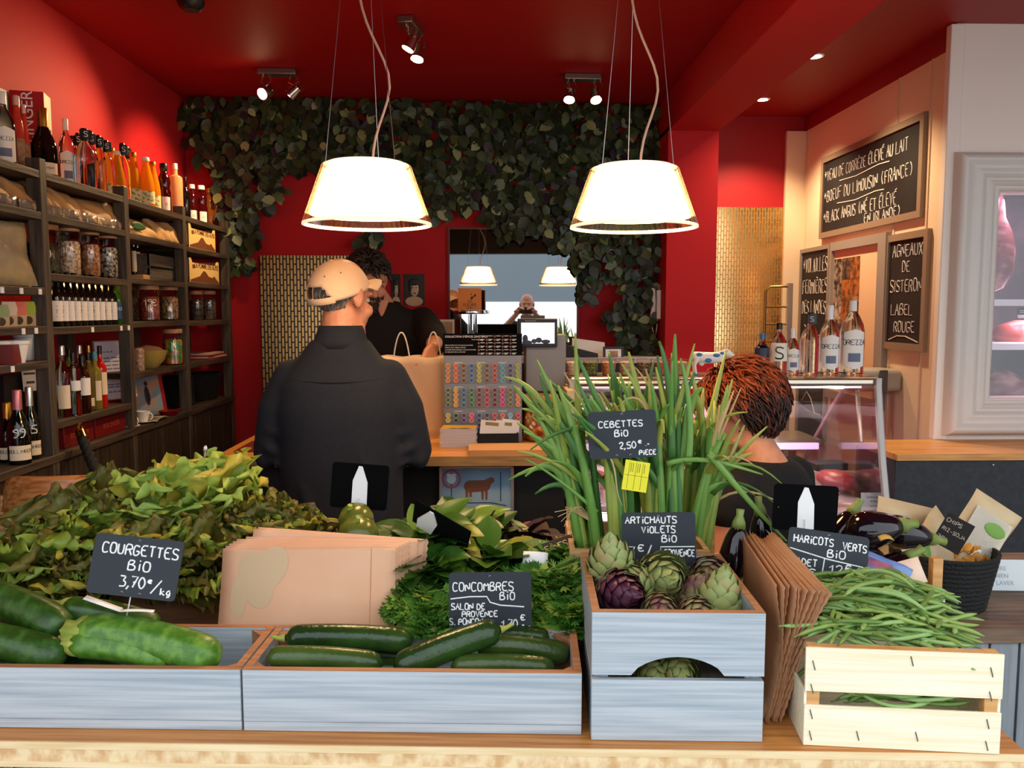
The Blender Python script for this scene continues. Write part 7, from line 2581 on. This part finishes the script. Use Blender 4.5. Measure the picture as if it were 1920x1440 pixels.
slate('slate pricing the violet artichokes, at the back of their crate', (1162, 964), (1300, 961), (1167, 1062), 1.735,
      [('ARTiCHAUTS', .05, .76, .80, .12), ('ViOLETS', .27, .74, .62, .12), ('BiO', .54, .76, .45, .12), ('7', .08, .2, .16, .2), ('€', .22, .32, .28, .12), ('/', .30, .40, .08, .32), ('kg', .37, .49, .08, .12),
       [(.52, .0), (.52, .36), (.98, .36)], ('PROVENCE', .57, .99, .18, .12)], lean=8, pin=(1232, 1090), yaw=-3, pen=.05)
slate('slate pricing the green beans, standing on the bean heap', (1474, 989), (1619, 1006), (1470, 1084), 1.66,
      [('HARiCOTS', .07, .58, .73, .14), ('VERTS', .68, .99, .70, .14), ('BiO', .50, .74, .52, .14), [(.03, .60), (.5, .48), (.95, .42)], [(.47, .49), (.45, .03)], ('CADET', .06, .40, .30, .13), ('9€', .20, .40, .13, .12),
       ('12', .56, .72, .22, .16), ('€', .74, .82, .28, .13), ('/', .78, .90, .12, .26), ('kg', .87, .99, .09, .12)], lean=12, yaw=-6, pen=.05)
slate('slate turned backwards with a white clip, in front of the man in the cap', (615, 866), (722, 874), (618, 950), 2.02, None, lean=4, back=True, pin=(672, 975), hole=False)
slate('slate turned backwards with a white clip, beside the woman in black', (1437, 908), (1558, 914), (1447, 992), 1.80, None, lean=4, back=True, hole=False)
# the basil slate lying back, and the small orange-lit one
p = aty(825, 998, 1.90)
r = root('price_slate', 'slate lying tilted among the basil with its white clip showing', 'price sign', tuple(p), (R(38), R(26), R(-18)))
obj('slate', MB().span((-.075, -.0015, -.02), (.075, .0015, .075)), SLB, r, bevel=.001)
obj('clip', MB().prism([(-.06, -.022), (-.02, -.022), (-.008, .03), (-.022, .068), (-.032, .068), (-.06, .012)], -.006, -.003), CLP, r)
p = aty(1060, 1062, 1.86)
r = root('price_slate', 'small brown-lit slate half buried in parsley by the onion crate', 'price sign', tuple(p), (R(-40), R(-16), R(8)))
obj('slate', MB().span((-.055, -.0015, -.01), (.06, .0015, .07)), M('orange_lit_slate', '#2c1f14', .5), r, bevel=.001)  # orange light falling on the slate is painted into its colour
t = MB()
for s, z_ in (('FANES', .046), ('CAROTTE', .026)):
    strokes(t, s, -.03, z_, .013, lambda x, z: (x, -.0018, z), n=4, w=.0009)
obj('writing', t, M('yellow_pen', '#e8c884', .6), r)
for (px, py, Y, w, h, rot, mt, lab) in ((1003, 1058, 1.80, .055, .028, (-25, 3, -5), '#f2f0ec', 'curved white paper slip beside the small brown-lit slate'),
                                        (888, 1018, 1.95, .045, .024, (-40, -16, 10), '#f2c896', 'cream paper slip on the basil in front of the red lettuce'),
                                        (1712, 1098, 1.72, .065, .055, (-20, -18, -8), '#f0cfb4', 'pale card resting on the aubergines in the poplar crate'),
                                        (1665, 1010, 1.75, .03, .016, (-70, 0, 0), '#c8a24a', 'small ochre slip lying on the big glossy aubergine')):
    p = aty(px, py, Y)
    m = MB().grid(lambda u, v: ((u - .5) * w, .006 * (2 * u - 1) ** 2, v * h), 6, 2)
    obj('paper_slip', m, M('slip_' + mt, mt, .6), label=lab, cat='paper slip', loc=tuple(p), rot=[R(a) for a in rot], solid=.0008)
a, b, c = aty(1150, 861, 1.795), aty(1198, 853, 1.795), aty(1165, 917, 1.795)
r = root('yellow_tag', 'yellow produce tag hanging below the spring onion slate', 'tag', tuple(c), (R(-8), R(10), R(4)))
w, h = .056, .066
obj('card', MB().span((0, -.0008, 0), (w, .0008, h)), M('yellow_tag', '#e6dc1e', .5), r)
t = MB()
for x in (.18, .45, .72):
    t.span((w * x, -.0012, .003), (w * x + .0008, -.0008, h - .003))
t.span((.002, -.0012, h * .5), (w - .002, -.0008, h * .5 + .0008))
for x in (.25, .33, .52, .60, .79):
    t.span((w * x, -.0012, h * .62), (w * x + .0012, -.0008, h * .92))
obj('print', t, M('tag_olive_print', '#6a6a18', .6), r)
# blue pack on the aubergines
r = pillow('snack_pack', 'shiny blue pack with a pink picture lying between the beans and the aubergines', 'snack pack', tuple(aty(1650, 1095, 1.70)), (R(-55), R(18), R(-20)), .12, .07, .03, M('blue_foil', '#5a7ab8', .25, n=('#8098c8', 12, None)), seed=9)
obj('picture', MB().grid(lambda u, v: (-.035 + .05 * u, -.0155 - .003 * math.sin(PI * v), .018 + .03 * v), 4, 3), M('pink_picture', '#b06a80', .4, n=('#6a4a70', 30, None)), r)
# ================================================================ THE PEOPLE
SKA = M('skin_older', '#c98a6a', .5, sss=.06, n=('#b87456', 30, None, .4, .7))
SKB = M('skin_seller', '#d2906c', .5, sss=.06)
SKC = M('skin_woman', '#cf9272', .5, sss=.06, n=('#c48466', 30, None))
EYEW = M('eye_white', '#b4a498', .3)
EYEI = M('eye_iris', '#3a2a20', .2)


def head_T(c, yaw, pitch, roll=0):
    return Matrix.Translation(c) @ Matrix.Rotation(R(yaw), 4, 'Z') @ Matrix.Rotation(R(-pitch), 4, 'X') @ Matrix.Rotation(R(roll), 4, 'Y')


def head(mb, T, s=1.0):
    mb.mx = T @ Matrix.Scale(s, 4)
    mb.ell((0, -.012, .035), (.077, .097, .092), n=24)
    mb.ell((0, .03, -.045), (.062, .068, .078), n=20)
    mb.ell((0, .068, -.098), (.030, .024, .022), n=14)
    mb.ell((0, .076, .028), (.056, .022, .016), n=14)
    mb.chain([(0, .088, .02), (0, .106, -.012), (0, .114, -.030)], [.009, .012, .014], 10)
    for sx in (-1, 1):
        mb.ell((sx * .014, .100, -.034), (.010, .012, .009), n=8)
        mb.ell((sx * .045, .062, -.03), (.024, .026, .024), n=12)
        mb.chain([(sx * .052, .03, -.085), (sx * .02, .072, -.105)], [.020, .018], 10)
        er = Matrix.Rotation(sx * R(-22), 3, 'Z')
        mb.ell((sx * .083, -.014, .002), (.009, .020, .034), er, n=14)
        mb.ell((sx * .080, -.008, -.022), (.008, .011, .014), er, n=10)
    mb.ell((0, .090, -.060), (.024, .012, .0065), n=10)
    mb.ell((0, .088, -.070), (.020, .012, .007), n=10)
    mb.mx = None


def eyes(T, parent, s=1.0):
    m = MB()
    m.mx = T @ Matrix.Scale(s, 4)
    for sx in (-1, 1):
        m.ell((sx * .031, .0745, .006), (.0115, .0115, .0095), n=12, m=0)
        m.ell((sx * .031, .0850, .006), (.0055, .003, .0055), n=10, m=1)
    obj('eyes', m, [EYEW, EYEI], parent)


def hand(mb, w, d, nrm, side, curl=.6, s=1.0):
    """palm and five bent fingers; d = towards the fingertips, nrm = back of the hand, side = +1 when the thumb lies along d x nrm"""
    d, nrm = Vector(d).normalized(), Vector(nrm)
    nrm = (nrm - d * nrm.dot(d)).normalized()
    a = d.cross(nrm) * side
    w = Vector(w)
    for q in (-.026, -.009, .009, .026):
        mb.chain([w + a * q * .6, w + d * .045 * s + a * q, w + d * .088 * s + a * q], [.015, .0145, .0115], 10)
    for q, L in ((.029, .072), (.010, .082), (-.010, .076), (-.029, .058)):
        b = w + d * .09 * s + a * q
        p, ang = b, 0
        pts = [b]
        for k, fr in enumerate((.45, .32, .25)):
            ang += curl * (.75, 1.0, .7)[k]
            p = p + (d * math.cos(ang) - nrm * math.sin(ang)) * L * fr * s
            pts.append(p)
        mb.chain(pts, [.0098, .0092, .0084, .0072], 9)
    t0 = w + d * .022 * s + a * .026
    mb.chain([t0, t0 + (a * .75 + d * .6 - nrm * .25) * .036, t0 + (a * .5 + d * .95 - nrm * .5) * .062, t0 + (a * .25 + d * 1.0 - nrm * .9) * .082], [.014, .0115, .0105, .008], 9)


def hair(T, parent, mats, N, L, lift, zlow, yface, wave, seed, grow=1.06, r0=.007, s=1.0, swirl=.4, pick=None, zface=.02, zmax=9):
    rn = random.Random(seed)
    m = MB()
    m.mx = T @ Matrix.Scale(s, 4)
    C = Vector((0, -.012, .035))
    A = Vector((.077, .097, .092)) * grow

    def ok(u):
        p = Vector((u.x * A.x, u.y * A.y, u.z * A.z)) + C
        return p.z < zmax and p.z > zlow + (.0 if p.y < -.02 else (p.y + .02) * 1.1) and not (p.y > yface and p.z < zface + .06) and not (abs(p.x) > .056 and p.y > -.036 and p.z < .05)
    vs, fs, n, k = [], [], 32, 20
    for j in range(k + 1):
        th = PI * j / k
        for i in range(n):
            u = Vector((math.sin(th) * math.cos(2 * PI * i / n), math.sin(th) * math.sin(2 * PI * i / n), -math.cos(th)))
            vs.append(Vector((u.x * A.x, u.y * A.y, u.z * A.z)) + C)
    for j in range(k):
        for i in range(n):
            q = (j * n + i, j * n + (i + 1) % n, (j + 1) * n + (i + 1) % n, (j + 1) * n + i)
            c = (vs[q[0]] + vs[q[2]]) / 2 - C
            if ok(Vector((c.x / A.x, c.y / A.y, c.z / A.z)).normalized()):
                fs.append(q)
    m.add(vs, fs, 0)
    c = 0
    while c < N:
        u = Vector((rn.gauss(0, 1), rn.gauss(0, 1), rn.gauss(0, 1))).normalized()
        if not ok(u):
            continue
        c += 1
        p = Vector((u.x * A.x, u.y * A.y, u.z * A.z)) + C
        tdn = Vector((0, -.35, -1)) - u * Vector((0, -.35, -1)).dot(u)
        tdn = (tdn + u.cross(Vector((0, 0, 1))) * rn.uniform(-swirl, swirl)).normalized() if tdn.length > .05 else Vector((rn.uniform(-1, 1), rn.uniform(-1, 1), 0)).normalized()
        l = L * rn.uniform(.7, 1.25)
        sd = u.cross(tdn)
        ph = rn.uniform(0, 6)
        pts = []
        for t in (0, .25, .5, .75, 1):
            pts.append(p + u * (lift * l * math.sin(t * 2.2)) + tdn * (l * t) + sd * (wave * math.sin(ph + t * 6)) * t - u * (.15 * l * t * t) * 0)
        m.chain(pts, [r0 * .8, r0, r0 * .95, r0 * .75, r0 * .3], 6, pick(p, rn) if pick else rn.randrange(len(mats)))
    obj('hair', m, mats, parent, ang=180)


def shirt(name, mb, mat, parent, vox=.011, smo=4, **k):
    return obj(name, mb, mat, parent, remesh=vox, smo=smo, ang=180, **k)


def legs(mb, w=.09, hip=.88, r=(.085, .06, .045), foot=True):
    for sx in (-1, 1):
        mb.chain([(sx * w, 0, hip), (sx * (w + .01), .01, hip * .53), (sx * (w + .01), -.01, .10)], r, 14)
        if foot:
            mb.chain([(sx * (w + .01), -.03, .05), (sx * (w + .03), .13, .035)], [.042, .034], 12)


SHOE = M('dark_shoe', '#15120f', .5)


def shoes(parent, w=.10):
    for sx in (-1, 1):
        obj('shoe', MB().chain([(sx * w, -.05, .05), (sx * (w + .005), .03, .055), (sx * (w + .025), .15, .04)], [.047, .046, .04], 14), SHOE, parent)


# ---------------------------------------------------------------- the man in the cap, seen from behind
NAV = M('navy_jacket', '#151a26', .9, n=('#111620', 60, None), bump=.12, bscale=300)
CAPC = M('beige_cotton', '#d8b898', .8, bump=.1, bscale=260)
P0 = (-.485, 2.70, 0)
Th = head_T((.008, .02, 1.588), -36, 8)
Tc = Th @ Matrix.Rotation(R(25), 4, 'X') @ Matrix.Translation((0, 0, -.006))
b = MB()
head(b, Th, 1.0)
b.chain([(0, -.02, 1.36), (0, -.005, 1.46), (.004, .012, 1.55)], [.070, .062, .060], 16)
b.loft([(0, 0, .86, .13, .09), (0, 0, 1.1, .15, .09), (0, 0, 1.26, .14, .08), (0, 0, 1.37, .09, .06)], 20)
for sx in (-1, 1):
    b.chain([(sx * .145, 0, 1.315), (sx * .235, .02, 1.085), (sx * .175, .27, 1.05)], [.045, .038, .028], 12)
    hand(b, (sx * .17, .285, 1.052), (-sx * .35, 1, -.02), (0, 0, 1), -sx, .25)
legs(b)
man = obj('person', b, SKA, label='older man in a beige cap and navy jacket, seen from behind at the counter', cat='person', loc=P0, remesh=.0065, smo=2, ang=180)
eyes(Th, man)
j = MB()
j.loft([(0, .005, .74, .188, .128), (0, 0, .80, .198, .135), (0, 0, .95, .196, .130), (0, -.005, 1.12, .196, .132), (0, -.012, 1.24, .200, .130), (0, -.014, 1.32, .190, .118),
        (0, -.012, 1.375, .152, .10), (0, -.008, 1.42, .118, .090), (0, 0, 1.458, .090, .082)], 36, e=2.4)
for sx in (-1, 1):
    j.chain([(sx * .155, -.008, 1.335), (sx * .205, -.004, 1.235), (sx * .236, .012, 1.09), (sx * .215, .15, 1.062), (sx * .175, .255, 1.055)], [.062, .063, .058, .052, .043], 16)
    j.ell((sx * .25, .01, 1.07), (.035, .05, .04), n=12)
    for z, dx, rr in ((1.16, .0, .012), (1.10, .006, .012), (1.05, -.02, .010)):
        j.chain([(sx * (.18 + dx), -.058, z - .01), (sx * (.225 + dx), -.05, z + .012), (sx * (.258 + dx), -.02, z + .02)], [rr * .7, rr, rr * .6], 8)
for x0, z0, x1, z1 in ((-.11, 1.0, -.04, .80), (.12, 1.02, .06, .82), (.02, 1.22, .10, 1.05)):
    j.chain([(x0, -.122, z0), ((x0 + x1) / 2, -.125, (z0 + z1) / 2), (x1, -.128, z1)], [.006, .012, .006], 8)
jk = shirt('jacket', j, NAV, man, .011, 6)
co = MB().loft([(0, -.006, 1.425, .098, .090), (.002, -.004, 1.455, .084, .084), (.003, .0, 1.485, .074, .078), (.004, .004, 1.505, .071, .074), (.004, .004, 1.503, .064, .067), (.002, 0, 1.45, .062, .065)], 32)
obj('collar', co, NAV, jk, smo=2, ang=180)
sm = MB()
sm.tube([(.206 * math.cos(a) * .86, -.013 - .119 * abs(math.sin(a)) ** .85, 1.335 + .006 * math.cos(2 * a)) for a in [R(200) + R(140) * k / 20 for k in range(21)]], .0022, 6)
obj('yoke_seam', sm, M('navy_seam', '#161a24', .9), jk)
t = MB()
t.loft([(0, 0, .92, .165, .115), (0, 0, .80, .17, .115), (0, 0, .74, .165, .11)], 24)
legs(t, .09, .86, (.098, .075, .066), False)
shirt('trousers', t, M('dark_trousers', '#101114', .85), man, .014, 3)
shoes(man)
# cap
m = MB()
m.mx = Tc
AC = Vector((.088, .111, .104))


def cap_p(a, th):
    return Vector((AC.x * math.sin(th) * math.cos(a), -.012 + AC.y * math.sin(th) * math.sin(a), .030 + (AC.z * math.cos(th) if th < PI / 2 else AC.z * math.cos(th) * .9)))


na, nt = 48, 16
vs = [cap_p(2 * PI * i / na, .02 + 1.62 * j_ / nt) for j_ in range(nt + 1) for i in range(na)]
fs = []
for j_ in range(nt):
    for i in range(na):
        a = 2 * PI * (i + .5) / na
        da = abs((a - 1.5 * PI + PI) % (2 * PI) - PI)
        th = 1.62 * (j_ + .5) / nt
        if da < .62 and th > 1.60 - .52 * math.sqrt(max(0, 1 - (da / .62) ** 2)):
            continue
        fs.append((j_ * na + i, j_ * na + (i + 1) % na, (j_ + 1) * na + (i + 1) % na, (j_ + 1) * na + i))
m.add(vs, fs)
cp = obj('cap', m, CAPC, man, solid=.0022, ang=180, smo=1)
m = MB()
m.mx = Tc
pt = [cap_p(1.5 * PI - .78 + 1.56 * k / 16, 1.58) for k in range(17)]
m.tube([p * 1.0 for p in pt], .0105, 8, flat=((0, 0, 1), .25))
obj('strap', m, CAPC, cp)
m = MB()
m.mx = Tc


def brim(u, v):
    a = PI / 2 + (u - .5) * 2.1
    base = cap_p(a, 1.56)
    fwd = .066 * v * (1 - .45 * abs(2 * u - 1) ** 2.2)
    return Vector((base.x * (1 + .04 * v), base.y + fwd, base.z - .006 * v - .016 * (2 * u - 1) ** 2 * v))


m.grid(brim, 20, 6)
obj('brim', m, CAPC, cp, solid=.004, ang=180)
m = MB()
m.mx = Tc
m.ell(cap_p(0, .0) + Vector((0, 0, .001)), (.007, .007, .004), n=10)
obj('button', m, CAPC, cp)
for a in (1.2, 2.2, 3.6, 4.3, 5.2, 5.9):
    m = MB()
    m.mx = Tc
    m.ell(cap_p(a + .02, .82) * 1.0, (.0034, .0034, .0034), n=8)
    obj('eyelet', m, M('cap_eyelet', '#8a7058', .7), cp)
for k in range(6):
    a = k * PI / 3 + PI / 6
    m = MB()
    m.mx = Tc
    m.tube([cap_p(a, .04 + 1.5 * q / 10) for q in range(11)], .0011, 5)
    obj('panel_seam', m, M('cap_seam', '#b89878', .8), cp)
GHR = M('grey_hair', '#8d8478', .8, n=('#6a6258', 160, (1, 1, .2)))
hair(Th, man, [GHR, M('grey_hair_dark', '#5e564e', .8)], 150, .022, .12, -.055, .045, .001, 3, 1.012, .0035, pick=lambda p, rn: rn.choice((0, 0, 1)), zmax=.02)

# ---------------------------------------------------------------- the seller behind the counter
PQ = (-.525, 4.17, 0)
Ts = head_T((.072, .055, 1.69), 24, 20, 4)
b = MB()
head(b, Ts, 1.04)
b.chain([(0, -.02, 1.48), (.02, .0, 1.58), (.055, .035, 1.64)], [.078, .064, .060], 16)
b.loft([(0, 0, .92, .14, .095), (0, 0, 1.2, .16, .10), (0, 0, 1.42, .175, .09), (0, 0, 1.53, .11, .07)], 20)
b.chain([(-.19, 0, 1.52), (-.262, .25, 1.40), (-.268, .46, 1.385)], [.048, .042, .030], 14)
hand(b, (-.270, .475, 1.385), (.30, .75, -.75), (-.75, .5, .30), -1, .55)
b.chain([(.19, 0, 1.52), (.25, .13, 1.24), (.14, .36, 1.22)], [.048, .042, .030], 14)
hand(b, (.135, .37, 1.22), (-.4, 1, 0), (.6, .1, .8), 1, .5)
legs(b, .10, .95, (.09, .065, .05))
sel = obj('person', b, SKB, label='bearded man in a black polo shirt behind the counter, hand on the paper bag', cat='person', loc=PQ, rot=R(180), remesh=.0065, smo=2, ang=180)
eyes(Ts, sel, 1.04)
PBL = M('black_polo', '#15120f', .85, n=('#110f0c', 40, None), bump=.1, bscale=220)
j = MB()
j.loft([(0, 0, .88, .185, .125), (0, 0, 1.0, .185, .13), (0, 0, 1.2, .195, .135), (0, 0, 1.38, .215, .13), (0, -.005, 1.47, .215, .115), (0, -.008, 1.535, .165, .095), (0.005, -.006, 1.57, .10, .08), (.01, -.004, 1.59, .075, .066)], 36, e=2.4)
j.chain([(-.185, -.003, 1.50), (-.235, .12, 1.445), (-.258, .235, 1.405)], [.072, .072, .070], 16)
j.chain([(.185, -.003, 1.50), (.23, .06, 1.38), (.25, .12, 1.26)], [.072, .072, .068], 16)
pk = shirt('polo_shirt', j, PBL, sel, .011, 5)
m = MB()
m.prism([(-.034, 1.595), (.040, 1.600), (.004, 1.50)], .02, .108)
cw = MB()
for sx in (-1, 1):
    cw.grid(lambda u, v: ((.014 + sx * (.088 * math.cos(R(-95 + 185 * u)) * (1 + .06 * v) + .0)), -.004 + .074 * -math.sin(R(85 - 185 * u)) * -1 * (1 + .10 * v) if 0 else -.006 + .080 * math.sin(R(-95 + 185 * u)) * (1 + .12 * v), 1.600 - .034 * v - .055 * u ** 2 + .004 * math.sin(v * 3)), 16, 3)
obj('collar', cw, PBL, pk, solid=.003, ang=180)
m = MB()
m.prism([(-.032, 1.60), (.040, 1.60), (.006, 1.505)], .070, .092)
obj('open_neck', m, SKB, sel, smooth=True, remesh=.005, smo=4)
t = MB()
t.loft([(0, 0, 1.0, .165, .115), (0, 0, .90, .17, .115), (0, 0, .84, .165, .11)], 24)
legs(t, .10, .94, (.10, .078, .066), False)
shirt('trousers', t, M('dark_trousers'), sel, .014, 3)
shoes(sel, .11)
DHR = [M('dark_brown_hair', '#1e1510', .55), M('brown_hair', '#33241a', .5)]
hair(Ts, sel, DHR, 420, .045, .38, -.03, .055, .010, 8, 1.07, .0075, 1.04, .9)
m = MB()
m.mx = Ts @ Matrix.Scale(1.04, 4)
rn = random.Random(4)
for k in range(420):
    a = rn.uniform(R(-5), R(185))
    q = rn.uniform(0, 1)
    p = Vector((.062 * math.cos(a) * (1 - .25 * q), .028 + .064 * math.sin(a) * (1 - .02 * q) + .004, -.045 - .072 * q))
    if a < R(25) or a > R(155):
        p.z += .03
    dn = Vector((math.cos(a) * .5, math.sin(a) * .5, -.8)).normalized()
    m.chain([p, p + dn * .006, p + dn * .011], [.0022, .002, .0008], 5, rn.randrange(2))
for k in range(70):
    x = rn.uniform(-.026, .026)
    p = Vector((x, .100 - 9 * x * x, -.047 + rn.uniform(-.003, .003)))
    m.chain([p, p + Vector((x * .2, .002, -.008))], [.0020, .001], 5, rn.randrange(2))
obj('beard', m, DHR, sel, ang=180)
m = MB()
m.mx = Ts @ Matrix.Scale(1.04, 4)
for sx in (-1, 1):
    m.chain([(sx * .014, .098, .024), (sx * .032, .098, .030), (sx * .050, .082, .024)], [.003, .0042, .002], 6)
obj('eyebrows', m, DHR[0], sel)

# ---------------------------------------------------------------- the red-haired woman
PW = (.835, 2.52, 0)
Tw = head_T((.0, .072, 1.232), 10, 22)
b = MB()
head(b, Tw, .95)
b.chain([(0, -.025, 1.06), (-.005, .01, 1.13), (.0, .045, 1.19)], [.068, .054, .051], 16)
b.loft([(0, 0, .52, .15, .11), (0, -.01, .75, .13, .09), (0, -.02, .95, .145, .085), (0, -.02, 1.06, .09, .055)], 20)
for sx in (-1, 1):
    b.chain([(sx * .165, -.02, 1.03), (sx * .205, .0, .80), (sx * .15, .22, .74)], [.047, .041, .028], 14)
    hand(b, (sx * .147, .232, .738), (-sx * .4, 1, -.1), (sx * .3, .1, 1), -sx, .4)
for sx in (-1, 1):
    b.chain([(sx * .09, .02, .56), (sx * .11, .40, .54), (sx * .11, .42, .10)], [.085, .062, .045], 14)
    b.chain([(sx * .11, .40, .05), (sx * .12, .54, .035)], [.04, .033], 10)
wom = obj('person', b, SKC, label='woman with short auburn hair and black top, seen from behind beside the butcher case', cat='person', loc=PW, rot=R(40), remesh=.0065, smo=2, ang=180)
eyes(Tw, wom, .95)
BTP = M('black_top', '#0c0b0c', .85, n=('#0e0d0e', 40, None), bump=.1, bscale=220)
j = MB()
j.loft([(0, 0, .50, .175, .14), (0, -.005, .62, .165, .13), (0, -.012, .78, .158, .118), (0, -.02, .92, .178, .118), (0, -.024, 1.01, .178, .105), (0, -.022, 1.065, .135, .088), (0, -.016, 1.095, .088, .074)], 36, e=2.3)
for sx in (-1, 1):
    j.chain([(sx * .155, -.022, 1.025), (sx * .180, -.012, .99), (sx * .188, -.008, .965)], [.066, .066, .062], 16)
shirt('black_top', j, BTP, wom, .011, 5)
t = MB()
t.loft([(0, .02, .46, .17, .15), (0, .01, .55, .18, .15), (0, 0, .62, .165, .125)], 24)
for sx in (-1, 1):
    t.chain([(sx * .09, .03, .555), (sx * .11, .41, .535), (sx * .11, .425, .10)], [.095, .078, .06], 14)
shirt('trousers', t, M('dark_trousers'), wom, .014, 3)
for sx in (-1, 1):
    obj('shoe', MB().chain([(sx * .11, .39, .045), (sx * .12, .54, .04)], [.045, .038], 12), SHOE, wom)
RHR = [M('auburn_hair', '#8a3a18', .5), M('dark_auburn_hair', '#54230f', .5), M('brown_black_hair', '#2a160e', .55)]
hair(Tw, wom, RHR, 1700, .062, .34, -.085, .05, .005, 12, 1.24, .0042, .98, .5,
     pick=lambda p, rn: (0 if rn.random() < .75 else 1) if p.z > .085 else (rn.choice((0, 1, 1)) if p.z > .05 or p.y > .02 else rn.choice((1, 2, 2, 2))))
m = MB()
m.mx = Tw @ Matrix.Scale(.95, 4)
for sx in (-1, 1):
    m.tube([(sx * .083, -.01 + .004 * math.cos(a), -.045 + .008 * math.sin(a)) for a in [q * PI / 5 for q in range(11)]], .001, 5)
obj('earring', m, STL, wom)
st = root('low_stool', 'dark low stool under the seated woman', 'stool', (PW[0], PW[1], 0), R(40))
obj('seat', MB().lathe([(0, .425), (.15, .425), (.155, .44), (.15, .452), (0, .452)], 28), GWP, st)
for q in range(4):
    a = PI / 4 + q * PI / 2
    obj('leg', MB().tube([(.15 * math.cos(a), .15 * math.sin(a), 0), (.11 * math.cos(a), .11 * math.sin(a), .43)], .014, 8), GWP, st)

# ---------------------------------------------------------------- the photographer, seen only in the mirror
b = MB()
Tp = head_T((0, 0, 1.615), 0, 4)
head(b, Tp, 1.0)
b.chain([(0, -.03, 1.42), (0, -.02, 1.54)], [.07, .06], 14)
b.loft([(0, -.03, .9, .15, .1), (0, -.03, 1.2, .16, .1), (0, -.03, 1.40, .11, .07)], 18)
for sx in (-1, 1):
    b.chain([(sx * .18, -.03, 1.39), (sx * .30, .12, 1.30), (sx * .115, .275, 1.50)], [.05, .042, .03], 12)
    hand(b, (sx * .108, .28, 1.505), (-sx * .35, .35, .55), (sx * .5, -.8, .2), sx, .7)
legs(b)
ph = obj('person', b, SKA, label='photographer with raised arms holding a phone, seen reflected in the mirror', cat='person', loc=(0, -.36, 0), remesh=.008, smo=2, ang=180)
j = MB().loft([(0, -.03, .85, .18, .12), (0, -.03, 1.15, .19, .125), (0, -.035, 1.34, .20, .11), (0, -.03, 1.41, .13, .085), (0, -.03, 1.45, .08, .07)], 28)
for sx in (-1, 1):
    j.chain([(sx * .175, -.03, 1.375), (sx * .26, .06, 1.325)], [.07, .066], 14)
shirt('shirt', j, M('dark_shirt', '#1c1d20', .9), ph, .013, 4)
t = MB().loft([(0, -.01, .92, .165, .115), (0, -.01, .76, .165, .11)], 20)
legs(t, .09, .86, (.098, .075, .066), False)
shirt('trousers', t, M('dark_trousers'), ph, .016, 3)
shoes(ph)
obj('phone', MB().span((-.078, -.045, 1.512), (.078, -.036, 1.588)), BLK, label='phone held up by the photographer, seen reflected in the mirror', cat='phone', bevel=.003)
